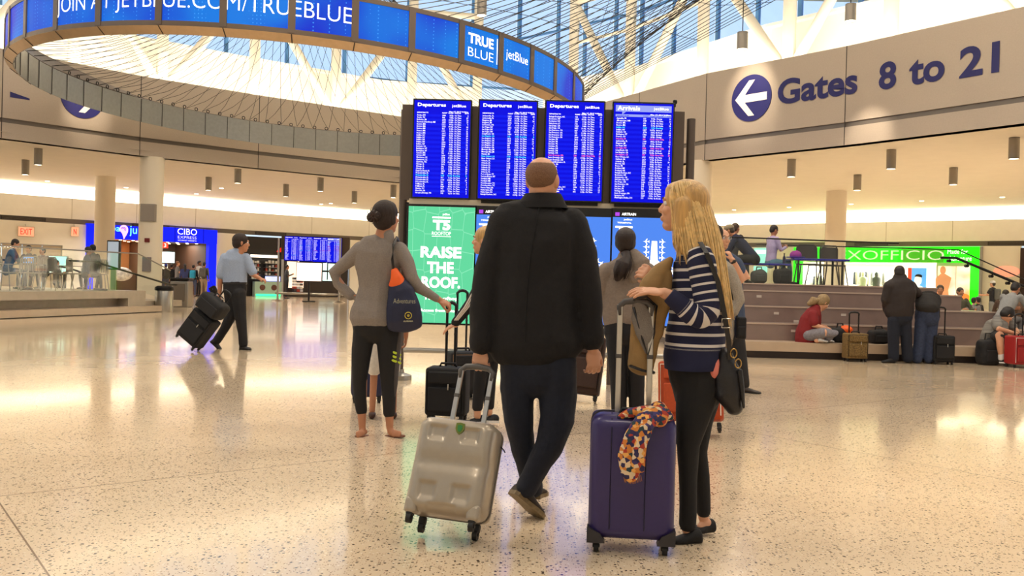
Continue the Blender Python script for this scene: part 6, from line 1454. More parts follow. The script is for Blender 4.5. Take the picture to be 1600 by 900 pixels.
# handbag on its strap
hb = thing('handbag', 'black leather handbag on a long strap behind the striped woman\'s hip', 'bag', tuple(F.j(1140, 636, -30)))
M_lea = mat('black leather', (26, 22, 22), .42, noise=.1, scale=40, bump=.2, bscale=60)
b = MB(); F.limb(b, [(1133, 556, -34, 12, 14), (1136, 585, -34, 23, 20), (1138, 615, -34, 23, 22), (1147, 634, -34, 14, 18)]); soft(b.build('bag_body', M_lea, hb), .008, 4, .012)
b = MB(); pts = [(1094, 378, -52), (1104, 395, -72), (1122, 440, -70), (1132, 490, -66), (1139, 535, -60), (1141, 562, -52)]
for i in range(len(pts)-1):
    pass
P = [F.j(*p) for p in pts]; vs = []
for p in P: vs += [p-_R*.011, p+_R*.011, p+_R*.011+Vector((0, .004, 0)), p-_R*.011+Vector((0, .004, 0))]
b.add(vs, [(i*4+k, i*4+(k+1) % 4, i*4+4+(k+1) % 4, i*4+4+k) for i in range(len(P)-1) for k in range(4)]+[(3, 2, 1, 0), tuple(range(len(vs)-4, len(vs)))]); st = b.build('strap', M_lea, hb)
b = MB(); c = F.j(1134, 505, -67); b.tube([c+_R*x+Vector((0, -.004, z)) for x, z in ((-.018, -.02), (.018, -.02), (.018, .02), (-.018, .02), (-.018, -.02))], .003, 6); b.build('buckle', mat('silver buckle', (200, 195, 185), .25, .9), st)
for x, y in ((1146, 552), (1153, 568)):
    b = MB(); c = F.j(x, y, -56); b.tube([c+Vector((.014*math.cos(q), -.003, .020*math.sin(q))) for q in [2*PI*k/14 for k in range(15)]], .0028, 6); b.build('ring', mat('brass ring', (190, 150, 80), .3, .9), hb)
b = MB(); F.limb(b, [(1156, 580, -52, 4, 4), (1159, 605, -52, 4, 4), (1162, 636, -52, 2, 3)]); b.build('tassel', M_lea, hb, smooth=True)
# khaki coat over her arm
kc = thing('folded_coat', 'khaki coat with grey mesh lining draped over the striped woman\'s forearm', 'coat', tuple(F.j(1005, 585, -10)))
b = MB()
F.limb(b, [(1046, 408, 0, 6, 14), (1034, 424, -4, 16, 18), (1020, 446, -8, 20, 20), (1014, 478, -12, 25, 18), (1009, 515, -14, 24, 15), (1004, 550, -12, 22, 13), (1000, 574, -10, 20, 12)]); F.limb(b, [(1040, 430, -10, 12, 12), (1036, 470, -14, 12, 12), (1026, 520, -14, 10, 11)])
soft(b.build('coat_body', cloth('khaki cotton', (150, 118, 72), .8, .1, 20), kc), .008, 4, .022)
b = MB(); F.limb(b, [(996, 470, -30, 8, 5), (1002, 495, -32, 17, 6), (1008, 520, -32, 15, 6), (1014, 550, -28, 6, 4)]); soft(b.build('mesh_lining', mat('grey mesh lining', (120, 112, 104), .9, noise=.3, scale=400), kc), .006, 3, .008)
b = MB(); b.tube([F.j(x, y, -34) for x, y in ((990, 470), (994, 466), (1010, 464), (1026, 478), (1022, 520), (1012, 556), (1004, 530), (990, 480))], .006, 8); b.build('binding', M_lea, kc, smooth=True)
b = MB(); F.limb(b, [(985, 572, -10, 3, 14), (1002, 578, -10, 4, 15), (1020, 582, -10, 3, 14)]); b.build('hem_band', M_lea, kc, smooth=True)
# floral scarf knotted round the purple suitcase handle
def scarf_mat():
    m = bpy.data.materials.new('floral scarf print'); m.use_nodes = True; nt = m.node_tree; N = nt.nodes.new; b = nt.nodes['Principled BSDF']; b.inputs['Roughness'].default_value = .75
    tc = N('ShaderNodeTexCoord'); v = N('ShaderNodeTexVoronoi'); v.inputs['Scale'].default_value = 58; nt.links.new(tc.outputs['Object'], v.inputs[0]); sp = N('ShaderNodeSeparateColor'); nt.links.new(v.outputs['Color'], sp.inputs[0])
    cr = N('ShaderNodeValToRGB'); cr.color_ramp.interpolation = 'CONSTANT'; el = cr.color_ramp.elements; el[0].color = srgb(40, 34, 78)
    for p, c in ((.2, (222, 196, 158)), (.38, (206, 124, 48)), (.55, (34, 60, 66)), (.66, (170, 52, 34)), (.78, (230, 168, 84)), (.9, (60, 48, 100))): e = el.new(p); e.color = srgb(*c)
    el[-1].color = srgb(90, 60, 40); nt.links.new(sp.outputs[0], cr.inputs[0]); nt.links.new(cr.outputs[0], b.inputs['Base Color']); return m
D = Fig('scarf', 'orange, cream and navy floral scarf knotted on the purple suitcase handle', 3.84, (1003, 655), 'scarf', z0=.60)
M_sc = scarf_mat(); D.body = None; dz0 = 0
def fold(name, pts, vox=.006): b = MB(); D.limb(b, pts); soft(b.build(name, M_sc, D.root), vox, 3, .014)
fold('knot', [(1028, 640, 30, 14, 14), (1036, 648, 20, 14, 14), (1030, 655, 8, 13, 12)])
fold('wrap', [(968, 652, 34, 5, 10), (985, 645, 28, 9, 12), (1005, 643, 22, 11, 13), (1024, 645, 18, 11, 13), (1044, 650, 26, 8, 14)])
fold('tail', [(1026, 648, 10, 13, 12), (1008, 658, -12, 16, 8), (994, 685, -18, 20, 6), (985, 715, -19, 21, 5), (986, 742, -19, 15, 5), (988, 750, -19, 9, 4)])
fold('tail', [(1018, 652, 0, 9, 9), (1004, 668, -19, 10, 7), (1000, 700, -26, 11, 6), (997, 735, -26, 12, 5)])
b = MB(); rnd = random.Random(2)
for k in range(16): x = 974+k*1.8; b.tube([D.j(x, 742+4*math.sin(k/15*PI), -20), D.j(x+rnd.uniform(-2, 2), 752+4*math.sin(k/15*PI), -20)], .0012, 4)
b.build('fringe', mat('scarf fringe', (170, 110, 60), .8), D.root)
# ---------------------------------------------------------------- woman in the grey top
F = Fig('person', 'woman in grey long-sleeved top, black leggings and flip-flops, hair in a clip', 6.69, (592, 682))
F.limb(F.body, [(599, 378, 0, 16, 14), (602, 352, -2, 11, 11)]); F.head(604, 341, 0, 50, -28, 8)
F.limb(F.body, [(592, 396, 0, 26, 15), (590, 440, 0, 24, 15), (588, 495, 0, 28, 16)])
F.limb(F.body, [(572, 500, 0, 14), (564, 590, 0, 10), (565, 640, 0, 7.5), (566, 668, 0, 5.5), (566, 674, -2, 5)]); F.limb(F.body, [(604, 500, 0, 14), (608, 590, -2, 10), (608, 640, -2, 7.5), (609, 668, -2, 5.5), (611, 676, -4, 5)])
F.limb(F.body, [(566, 394, 0, 7), (523, 427, 4, 6), (546, 462, 0, 5.5)]); F.limb(F.body, [(622, 394, 0, 7), (643, 436, -10, 6.5), (675, 462, 0, 6), (687, 469, 4, 5)])
F.hand(545, 461, 0, (572, 464, 8), (0, 0, 1), -1, .95, curl=(30, 35, 20)); F.hand(686, 468, 4, (702, 476, 8), (.2, -.4, .8), 1, 1.0, curl=(40, 60, 40))
F.limb(F.body, [(570, 674, 2, 5, 4), (564, 677.5, -10, 6, 3.4), (558, 679, -20, 5.5, 2.2)]); F.limb(F.body, [(609, 674, 2, 5, 4), (617, 677.5, -8, 6, 3.4), (625, 679, -14, 5.5, 2.2)])
F.done(M_skin2, .0055)
M_gk = cloth('heather grey knit', (136, 126, 118), .9, .1, 120, .25, 260)
F.part('top', M_gk, [[(601, 372, 0, 15, 13), (597, 380, 0, 30, 18), (592, 396, 0, 39, 22), (591, 420, 0, 35, 21), (592, 448, 0, 31, 20), (590, 470, 0, 35, 22), (588, 486, 0, 40, 27), (588, 497, 0, 41, 28)], [(604, 376, -2, 13, 12), (603, 366, -2, 12.5, 12)],
       [(563, 391, 0, 14, 15), (543, 408, 2, 11.5, 12), (522, 427, 4, 10, 11), (528, 443, 4, 9, 9), (548, 462, 0, 8, 8)], [(624, 391, 0, 14, 15), (636, 410, -6, 11.5, 12), (643, 435, -10, 10.5, 11), (655, 450, -6, 9, 9), (682, 466, 3, 7, 7)]], .008, 4, .014)
F.part('leggings', cloth('black leggings', (20, 18, 19), .8), [[(588, 488, 0, 38, 24), (588, 512, 0, 37, 25)], [(570, 510, 0, 18, 20), (564, 560, 0, 15, 17), (562, 595, 0, 11.5, 13), (563, 625, 0, 10, 11), (565, 641, 0, 9, 9)], [(606, 510, 0, 20, 21), (607, 560, -2, 16, 17), (607, 595, -2, 12.5, 13), (608, 625, -2, 10.5, 11), (608, 645, -2, 9.5, 9)]], .008, 4, .004)
F.part('side_panel', cloth('dark grey mesh panel', (74, 68, 66), .8), [[(624, 518, 2, 5, 12), (619, 560, 0, 6, 13), (617, 600, -1, 4.5, 10), (615, 628, -2, 2, 5)]], .006, 2)
for k in range(3):
    b = MB(); y = 550+k*6.5; F.limb(b, [(609, y-2.2, -17, 1.8, .8), (616, y+1, -15, 1.8, .8), (622, y+3, -9, 1.8, .8), (626, y+5, 0, 1.8, .8)]); b.build('lime_stripe', mat('lime print', (200, 220, 50), .6), F.root, smooth=True)
M_dk = mat('dark brown hair', (36, 21, 14), .7, noise=.3, scale=90, stretch=(1, 1, .15), bump=.3, bscale=200)
def hh(b): F.cap_hair(b, grow=.012); F.hell(b, (0, .02, .075), (.062, .07, .05))
F.part('hair', M_dk, [hh, [(598, 350, -8, 9, 8), (600, 360, -8, 5, 5)]], .006, 3)
F.part('hair_bun', M_dk, [[(592, 336, -18, 8, 9), (584, 338, -20, 10, 10), (580, 340, -20, 8, 9)]], .006, 2, .02)
b = MB()
for k in range(9): a = k/9*2*PI; b.tube([F.j(583+2*math.cos(a), 338+2*math.sin(a), -30), F.j(583+8*math.cos(a), 337+9*math.sin(a), -27), F.j(583+12*math.cos(a+.3), 337+13*math.sin(a+.3), -20)], [.004, .004, .002], 6)
b.build('hair_clip', mat('tortoise hair clip', (60, 34, 22), .3), F.root, smooth=True)
for x, y, dx in ((566, 681.3, -12), (617, 681.3, 22)):
    b = MB(); F.limb(b, [(x-dx*.5, y, 2, 7, 1.8), (x, y, -5, 8, 1.8), (x+dx*.55, y, -14, 7, 1.8)]) if False else b.rings([[F.j(x+dx*.5*(q-1)+0, y, 4-9*q)+Vector((.034*w*math.cos(a), .02*math.sin(a), .008*math.sin(a))) for a in [2*PI*k/14 for k in range(14)]] for q, w in ((-.1, .6), (.3, 1), (1, .9), (1.7, 1.1), (2.1, .6))])
    fl = b.build('flip_flop', mat('brown flip-flop', (120, 72, 44), .6), F.root, smooth=True)
    b = MB(); b.tube([F.j(x+dx*.1-5, y-1, -3), F.j(x+dx*.45, y-5, -12), F.j(x+dx*.1+7, y-1, -3)], .004, 6); b.build('thong_strap', mat('pale strap', (214, 196, 170), .5), fl)
bag = thing('drawstring_bag', 'navy drawstring bag with orange lining and pale print on the grey-clad woman\'s shoulder', 'bag', tuple(F.j(632, 513, -22)))
M_nv = cloth('navy nylon', (24, 28, 58), .6, .1, 30)
b = MB(); F.limb(b, [(620, 442, -20, 14, 10), (626, 455, -22, 21, 12), (630, 478, -24, 26, 13), (632, 500, -24, 28, 12), (633, 510, -23, 27, 9)]); soft(b.build('bag_body', M_nv, bag), .008, 4, .016)
b = MB(); F.limb(b, [(617, 424, -20, 6, 6), (620, 434, -22, 10, 8), (621, 444, -22, 14, 10)]); soft(b.build('orange_lining', M_org, bag), .007, 3, .012)
b = MB(); b.tube([F.j(x, y, dz) for x, y, dz in ((616, 430, -20), (613, 405, -24), (615, 382, -24), (620, 371, -10), (622, 376, 14), (620, 400, 22))], .010, 8); b.build('strap', M_lea, bag, smooth=True)
M_pr = mat('pale bag print', (190, 184, 150), .6)
def bagpt(x0, y0): return lambda u, v: F.j(x0, y0, -39)+_R*u+Vector((0, -.008, v))
text('print_lettering', 'Adventures', M_pr, bag, bagpt(632, 474), w=.16, h=.035, ax=0, bold=-.01); text('print_lettering', 'ALABAMA', M_pr, bag, bagpt(638, 503), w=.07, h=.012, bold=.02)
b = MB(); c = F.j(638, 493, -39.5); b.tube([c+Vector((.024*math.cos(q), -.004, .024*math.sin(q))) for q in [2*PI*k/18 for k in range(19)]], .003, 6); b.ell(c, (.01, .004, .01), 10, 6); b.build('print_emblem', mat('gold print', (196, 176, 60), .6), bag)
# ---------------------------------------------------------------- child in white shorts behind her (legs seen between hers)
human('child in white shorts and sandals standing hidden behind the woman in grey', (W(598, 650, 7.55).x, 7.55, 0), 8, 1.30, (40, 44, 80), (222, 216, 206), (50, 34, 26), M_skin2, voxel=.012, sleeves=False, shoes=(70, 44, 34), shorts=True)
# ---------------------------------------------------------------- girl with the striped sleeve
F = Fig('person', 'blonde girl in black track top with white-striped sleeve, hand reaching out', 7.25, (757, 660))
F.limb(F.body, [(764, 410, 0, 14, 12), (757, 392, 0, 8, 9)]); F.head(757, 377, 0, 43, 78, 4)
F.limb(F.body, [(768, 420, 0, 22, 16), (766, 480, 0, 18, 15), (764, 530, 0, 22, 17)]); F.limb(F.body, [(758, 540, -6, 12), (748, 600, -8, 8), (746, 645, -8, 5.5), (746, 650, -8, 5.5)]); F.limb(F.body, [(768, 540, 8, 12), (765, 600, 6, 8), (764, 645, 6, 5.5)])
F.limb(F.body, [(762, 424, -14, 9), (738, 472, -16, 7.5), (712, 507, -10, 5)]); F.hand(712, 506, -10, (690, 518, -6), (0, -.3, 1), 1, .88, curl=(14, 16, 10)); F.limb(F.body, [(770, 424, 14, 9), (774, 480, 12, 7.5), (770, 520, 6, 5)])
F.done(M_skin, .0055)
M_bk = cloth('black jersey', (20, 19, 22), .8)
F.part('track_top', M_bk, [[(762, 402, 0, 11, 11), (766, 412, 0, 22, 16), (768, 440, 0, 26, 20), (767, 490, 0, 25, 19), (766, 535, 0, 26, 20)], [(762, 422, -14, 11, 12), (750, 448, -16, 10, 11), (736, 474, -17, 9.5, 10), (722, 492, -14, 8, 8), (712, 504, -10, 7, 7)], [(770, 422, 14, 11, 12), (774, 480, 12, 10, 10), (770, 515, 6, 7, 7)]], .008, 4, .008)
for k in (-3.4, 0, 3.4):
    b = MB(); F.limb(b, [(753+k, 432, -28, 1.1, 1), (742+k, 457, -28.5, 1.1, 1), (729+k*.9, 480, -27, 1.1, 1), (713+k*.7, 500, -19, 1, 1)]); b.build('sleeve_stripe', mat('white stripe', (225, 215, 205), .7), F.root, smooth=True)
F.part('leggings', M_bk, [[(764, 525, 0, 24, 18), (763, 548, 0, 24, 19)], [(757, 545, -6, 13, 14), (749, 598, -8, 10, 11), (746, 636, -8, 8.5, 8)], [(769, 545, 8, 13, 14), (765, 598, 6, 10, 11), (764, 634, 6, 8.5, 8)]], .008, 3, .006)
def hh(b): F.cap_hair(b, grow=.012)
F.part('hair', M_bl, [hh, [(763, 375, -6, 11, 12), (764, 402, -8, 9, 10), (757, 432, -14, 6, 6), (751, 452, -16, 3, 4)]], .006, 3)
b = MB(); J = F.j; strands(F, b, [J(752, 358, -10), J(762, 356, -14), J(770, 364, -6)], [J(752, 400, -18), J(762, 405, -20), J(772, 400, -14)], [J(744, 446, -22), J(754, 452, -24), J(764, 440, -18)], 60, .0035, 4); b.build('loose_locks', MATS['pale blonde locks'], F.root, smooth=True, fix=False)
M_ws = mat('white rubber sole', (225, 222, 215), .5)
shoe(F, (758, 661, 4), (735, 661, -14), 8.5, 13, M_bk, M_ws); shoe(F, (776, 660, 16), (754, 659, -4), 8.5, 13, M_bk, M_ws)
# ---------------------------------------------------------------- child seen between the man's legs
human('child in dark shorts and sandals whose bare calf shows between the black-coated man\'s legs', (W(836, 674, 6.95).x, 6.95, 0), -15, 1.15, (60, 50, 60), (40, 40, 60), (60, 40, 30), M_skin, voxel=.012, sleeves=False, shoes=(60, 50, 48), shorts=True)
# ---------------------------------------------------------------- woman in the grey hoodie
F = Fig('person', 'woman with dark ponytail in grey hooded sweatshirt facing the terminal map display', 7.94, (975, 651))
F.limb(F.body, [(976, 415, 0, 14, 12), (977, 395, 0, 9, 9)]); F.head(977, 379, 0, 42, -6, 10)
F.limb(F.body, [(980, 425, 0, 30, 17), (980, 505, 0, 28, 18)]); F.limb(F.body, [(963, 520, 0, 13), (966, 590, 0, 9), (968, 645, 0, 6)]); F.limb(F.body, [(992, 520, 0, 13), (994, 590, 0, 9), (995, 645, 0, 6)])
F.limb(F.body, [(944, 425, 0, 9), (938, 478, 10, 7.5), (952, 490, 40, 5)]); F.limb(F.body, [(1016, 425, 0, 9), (1022, 478, 8, 7.5), (1008, 492, 36, 5)]); F.hand(952, 490, 40, (962, 492, 60), (0, 0, 1), 1, .9, curl=(40, 50, 30)); F.hand(1008, 492, 36, (998, 494, 58), (0, 0, 1), -1, .9, curl=(40, 50, 30))
F.done(M_skin2, .007)
M_hd = cloth('grey marl fleece', (134, 120, 108), .95, .1, 60, .25, 120)
F.part('sweatshirt', M_hd, [[(978, 402, 0, 14, 13), (978, 410, 0, 30, 18), (979, 425, 0, 41, 23), (979, 460, 0, 40, 24), (978, 495, 0, 37, 24), (978, 504, 0, 36, 23)], [(948, 424, 0, 15, 16), (938, 450, 4, 13, 14), (937, 476, 10, 11, 12), (948, 488, 30, 9, 9)], [(1010, 424, 0, 15, 16), (1020, 450, 4, 13, 14), (1022, 476, 8, 11, 12), (1011, 490, 30, 9, 9)]], .01, 4, .018)
F.part('hood', M_hd, [[(990, 398, -10, 10, 10), (1000, 412, -16, 16, 12), (1000, 428, -20, 14, 9), (988, 436, -22, 8, 6)]], .008, 3, .014)
F.part('trousers', M_bk, [[(977, 498, 0, 33, 22), (977, 520, 0, 34, 23)], [(963, 525, 0, 17, 18), (966, 590, 0, 13, 14), (967, 640, 0, 12, 12)], [(992, 525, 0, 17, 18), (994, 590, 0, 13, 14), (995, 640, 0, 12, 12)]], .01, 3, .008)
def hh(b): F.cap_hair(b, grow=.013); F.hell(b, (0, .02, .075), (.062, .07, .05))
M_db = mat('dark auburn hair', (36, 20, 14), .55, noise=.3, scale=90, stretch=(1, 1, .15), bump=.3, bscale=200)
F.part('hair', M_db, [hh], .006, 3)
F.part('ponytail', M_db, [[(978, 396, -18, 8, 6), (979, 403, -24, 7, 6), (974, 412, -28, 13, 9), (968, 425, -30, 11, 8), (965, 436, -30, 5, 4)]], .006, 2, .02)
b = MB(); J = F.j; strands(F, b, [J(974, 402, -26), J(984, 402, -26)], [J(964, 418, -38), J(986, 418, -36)], [J(958, 438, -34), J(978, 440, -32)], 50, .003, 6, .005); b.build('loose_locks', M_db, F.root, smooth=True, fix=False)
shoe(F, (967, 652, -4), (963, 646, 34), 9, 14, M_bk); shoe(F, (996, 652, -4), (1000, 646, 34), 9, 14, M_bk)
# ---------------------------------------------------------------- older man with glasses, person in grey knit
F = Fig('person', 'balding older man with glasses and wristwatch, hand raised to his face, behind the blonde woman', 10.1, (1166, 613))
F.limb(F.body, [(1126, 405, 0, 14, 11), (1128, 388, 0, 7, 7)]); F.head(1129, 374, 0, 32, 200, 0)
F.limb(F.body, [(1132, 415, 0, 22, 14), (1136, 480, 0, 20, 14), (1140, 510, 0, 20, 14)]); F.limb(F.body, [(1132, 520, 0, 10), (1138, 570, 0, 7), (1146, 605, 0, 4.5)]); F.limb(F.body, [(1148, 520, 0, 10), (1158, 570, 0, 7), (1162, 603, 0, 4.5)])
F.limb(F.body, [(1152, 412, -8, 8), (1166, 436, -14, 7), (1160, 440, -16, 6.5), (1150, 418, -20, 5.5), (1144, 406, -22, 4.5)]); F.hand(1144, 406, -22, (1135, 386, -22), (.6, -.6, .2), -1, .95, curl=(35, 45, 30)); F.limb(F.body, [(1112, 412, 0, 8), (1106, 450, 0, 6), (1112, 480, 0, 5)])
F.done(M_skin, .007)
F.part('shirt', cloth('slate blue shirt', (62, 74, 98), .85), [[(1128, 396, 0, 10, 9), (1130, 402, 0, 20, 12), (1132, 420, 0, 27, 17), (1136, 470, 0, 26, 17), (1140, 505, 0, 25, 17)], [(1150, 412, -6, 11, 11), (1158, 426, -10, 10, 10)], [(1113, 412, 0, 11, 11), (1108, 430, 0, 10, 10)]], .01, 4, .014)
F.part('trousers', cloth('dark slate trousers', (38, 36, 38), .85), [[(1140, 500, 0, 24, 17), (1141, 520, 0, 24, 17)], [(1132, 522, 0, 13, 14), (1140, 570, 0, 10, 11), (1148, 602, 0, 9, 9)], [(1150, 522, 0, 13, 14), (1158, 570, 0, 10, 11), (1162, 600, 0, 9, 9)]], .01, 3, .01)
def fringe(b):
    for x in (-1, 1): F.hell(b, (x*.062, -.045, .0), (.022, .045, .04))
    F.hell(b, (0, -.085, .0), (.05, .022, .045))
F.part('hair', mat('grey hair', (120, 108, 98), .7, noise=.2, scale=80), [fringe], .007, 2)
b = MB()
for x in (-1, 1): b.tube([F.hp(x*.033+.022*math.cos(q), .098, .010+.016*math.sin(q)) for q in [2*PI*k/14 for k in range(15)]], .002, 5); b.tube([F.hp(x*.055, .098, .014), F.hp(x*.080, .06, .014), F.hp(x*.082, .0, .010)], .002, 5)
b.tube([F.hp(-.012, .1, .014), F.hp(.012, .1, .014)], .002, 5); b.build('glasses', M_pole, F.root)
b = MB(); c0, c1 = F.j(1146.5, 410, -21.5), F.j(1145, 407.5, -22); b.cyl(c0, c1, .036, n=20); b.cyl(c0+Vector((-.0, -.034, 0)), c1+Vector((0, -.042, 0)), .016, n=14); b.build('wristwatch', M_blk, F.root)
shoe(F, (1160, 614, -2), (1189, 616, -16), 6.5, 10, cloth('dark brown leather', (48, 34, 26), .5), M_rub); shoe(F, (1146, 611, 10), (1166, 611, 30), 6.5, 10, cloth('dark brown leather', (48, 34, 26), .5), M_rub)
F = Fig('person', 'person in pale grey knit with bent elbow, mostly hidden behind the blonde woman', 8.6, (1125, 636))
F.limb(F.body, [(1120, 410, 0, 12, 11), (1118, 388, 0, 7, 8)]); F.head(1112, 370, 0, 36, 40, 0)
F.limb(F.body, [(1118, 430, 0, 22, 15), (1120, 520, 0, 20, 15)]); F.limb(F.body, [(1112, 530, 0, 11), (1112, 590, 0, 8), (1112, 628, 0, 5)]); F.limb(F.body, [(1128, 530, 0, 11), (1128, 590, 0, 8), (1128, 628, 0, 5)])
F.limb(F.body, [(1138, 425, -8, 8), (1156, 468, -10, 6.5), (1140, 495, -14, 5)]); F.hand(1140, 494, -14, (1128, 504, -20), (.3, -.6, .4), 1, .9, curl=(40, 50, 30))
F.done(M_skin, .008)
M_gk2 = cloth('pale grey chunky knit', (158, 148, 134), .95, .15, 90, .4, 120)
F.part('sweater', M_gk2, [[(1118, 404, 0, 12, 11), (1118, 412, 0, 22, 15), (1120, 440, 0, 28, 19), (1121, 500, 0, 26, 18), (1122, 525, 0, 25, 18)], [(1136, 424, -6, 13, 13), (1148, 448, -8, 11.5, 12), (1154, 470, -10, 10, 11), (1146, 486, -12, 9, 9)]], .01, 4, .016)
F.part('trousers', cloth('khaki trousers', (126, 108, 84), .85), [[(1121, 518, 0, 24, 17), (1121, 535, 0, 24, 17)], [(1112, 538, 0, 13, 14), (1112, 590, 0, 10, 11), (1112, 626, 0, 9, 9)], [(1129, 538, 0, 13, 14), (1129, 590, 0, 10, 11), (1129, 626, 0, 9, 9)]], .01, 3, .01)
def hh(b): F.cap_hair(b, grow=.012)
F.part('hair', MATS['dark brown hair'], [hh], .008, 2)
shoe(F, (1112, 635, -2), (1106, 632, 26), 7.5, 12, M_bk); shoe(F, (1130, 635, -2), (1134, 632, 26), 7.5, 12, M_bk)
t = thing('camera_bag', 'black camera bag hanging at the hip beside the tiered seating', 'bag', tuple(F.j(1157, 531, 0))); b = MB(); p, q = F.j(1150, 495, -6), F.j(1164, 530, -6); b.rbox((p+q)/2, (abs(q.x-p.x), .12, abs(p.z-q.z)), .02, 3); b.build('bag_body', M_blackf, t)
b = MB(); b.tube([F.j(1152, 496, -6), F.j(1146, 470, -14), F.j(1134, 430, -22), F.j(1122, 408, -6)], .010, 6); b.build('strap', M_lea, t); b = MB(); b.rbox((p+q)/2+Vector((0, -.06, -.03)), (abs(q.x-p.x)*.8, .04, .1), .012, 2); b.build('front_pocket', M_blackf, t)
# ---------------------------------------------------------------- man in the light blue shirt, walking right
F = Fig('person', 'man in light blue short-sleeved shirt and black trousers walking right with rolling bags', 14.1, (360, 548))
F.limb(F.body, [(370, 402, 0, 9, 8), (376, 390, 0, 6, 6)]); F.head(377, 380, 0, 28, -68, -2)
F.limb(F.body, [(367, 406, 0, 12, 7), (367, 436, 0, 12, 7)]); F.limb(F.body, [(361, 456, 2, 6), (363, 490, 2, 5.5), (341, 530, 2, 3.8), (338, 536, 2, 3.8)]); F.limb(F.body, [(371, 456, -3, 6), (375, 490, -4, 5.5), (380, 530, -4, 3.8), (381, 540, -4, 3.8)])
F.limb(F.body, [(350, 406, -2, 5), (344, 435, -4, 4.2), (343, 462, -4, 3)]); F.limb(F.body, [(387, 406, 4, 5), (393, 428, 2, 4.2), (406, 435, 0, 3)]); F.hand(343, 461, -4, (345, 476, -4), (-1, -.3, 0), 1, .95, curl=(40, 60, 40)); F.hand(405, 435, 0, (416, 438, 0), (0, -.4, 1), 1, .95, curl=(30, 50, 30))
F.done(M_skin2, .008)
F.part('shirt', cloth('light blue cotton', (150, 164, 188), .8), [[(372, 392, 0, 8, 7), (370, 396, 0, 15, 9), (367, 406, 0, 20, 12), (367, 425, 0, 18.5, 12), (367, 443, 0, 18.5, 12)], [(352, 403, -1, 8, 8), (347, 417, -3, 7.5, 8), (345, 430, -4, 7, 7)], [(384, 403, 3, 8, 8), (390, 416, 3, 7.5, 8), (395, 425, 2, 7, 7)]], .011, 3, .016)
F.part('trousers', M_bk, [[(367, 440, 0, 18, 12), (367, 455, 0, 18, 13)], [(361, 458, 2, 11, 11), (362, 492, 2, 9, 9), (350, 515, 2, 7, 8), (339, 532, 2, 6.5, 7)], [(372, 458, -3, 12, 11), (376, 495, -4, 9, 9), (379, 520, -4, 7, 8), (380, 537, -4, 7, 7)]], .011, 3, .012)
b = MB(); F.limb(b, [(367, 441, 0, 18.6, 12.6), (367, 444, 0, 18.6, 12.6)], cap0=False, cap1=False); b.build('belt', M_lea, F.root)
def hh(b): F.cap_hair(b, grow=.008)
F.part('hair', MATS['dark brown hair'], [hh], .008, 2)
shoe(F, (329, 534, 2), (346, 550, 2), 4.5, 9, M_lea, M_rub, up=(.6, 0, .75)); shoe(F, (375, 547, -4), (392, 547, -8), 4.8, 9, M_lea, M_rub)
# ---------------------------------------------------------------- two men stooping over the bench
F = Fig('person', 'man in dark brown jacket and jeans standing with bowed head at the bench', 14.8, (1400, 566))
F.limb(F.body, [(1406, 445, 0, 9, 8), (1406, 434, 2, 6, 6)]); F.head(1405, 427, 2, 21, -4, -15)
F.limb(F.body, [(1406, 450, 0, 14, 9), (1406, 488, 0, 13, 10)]); F.limb(F.body, [(1397, 492, 0, 8), (1396, 530, 0, 5.5), (1396, 556, 0, 4)]); F.limb(F.body, [(1414, 492, 0, 8), (1416, 530, 0, 5.5), (1418, 557, 0, 4)])
F.limb(F.body, [(1388, 446, 0, 5), (1384, 470, 4, 4.5), (1392, 484, 26, 3)]); F.limb(F.body, [(1424, 446, 0, 5), (1434, 458, 10, 4.5), (1440, 468, 26, 3)]); F.hand(1392, 484, 26, (1398, 488, 40), (0, 0, 1), 1, .95); F.hand(1440, 468, 26, (1446, 474, 38), (0, 0, 1), -1, .95)
F.done(M_skin2, .01)
M_jk = cloth('dark brown jacket', (36, 26, 24), .7)
F.part('jacket', M_jk, [[(1406, 434, 0, 11, 9), (1406, 440, 0, 20, 12), (1406, 455, 0, 24, 15), (1405, 475, 0, 22, 15), (1405, 488, 0, 22, 15)], [(1390, 447, 0, 9, 9), (1385, 468, 2, 8.5, 9), (1388, 484, 14, 8, 8)], [(1422, 447, 0, 9, 9), (1432, 458, 8, 7.5, 8), (1438, 466, 22, 6, 6)]], .013, 3, .02)
F.part('jeans', M_jean, [[(1406, 484, 0, 19, 13), (1406, 496, 0, 19, 14)], [(1397, 500, 0, 10, 11), (1396, 530, 0, 8.5, 9), (1396, 558, 0, 8, 8)], [(1414, 500, 0, 10, 11), (1416, 530, 0, 8.5, 9), (1418, 559, 0, 8, 8)]], .013, 3, .014)
def hh(b): F.cap_hair(b, grow=.010); F.hell(b, (0, .02, .075), (.062, .07, .05))
M_bh = mat('near black hair', (26, 20, 18), .5, noise=.2, scale=80)
F.part('hair', M_bh, [hh], .009, 2)
shoe(F, (1398, 567, -2), (1378, 567, -6), 5, 8, M_bk); shoe(F, (1418, 567.5, -2), (1420, 565, 22), 5, 8, M_bk)
F = Fig('person', 'person in dark top and blue jeans bending right over the bench', 14.85, (1444, 564))
F.head(1446, 484, 46, 21, 0, -75); F.limb(F.body, [(1450, 474, 20, 12, 8), (1446, 478, 40, 6, 6)])
F.limb(F.body, [(1450, 486, -4, 12, 10), (1450, 470, 22, 13, 9)]); F.limb(F.body, [(1441, 492, 0, 8), (1436, 530, 0, 5.5), (1432, 556, 0, 4)]); F.limb(F.body, [(1456, 492, 0, 8), (1453, 530, 0, 5.5), (1451, 556, 0, 4)])
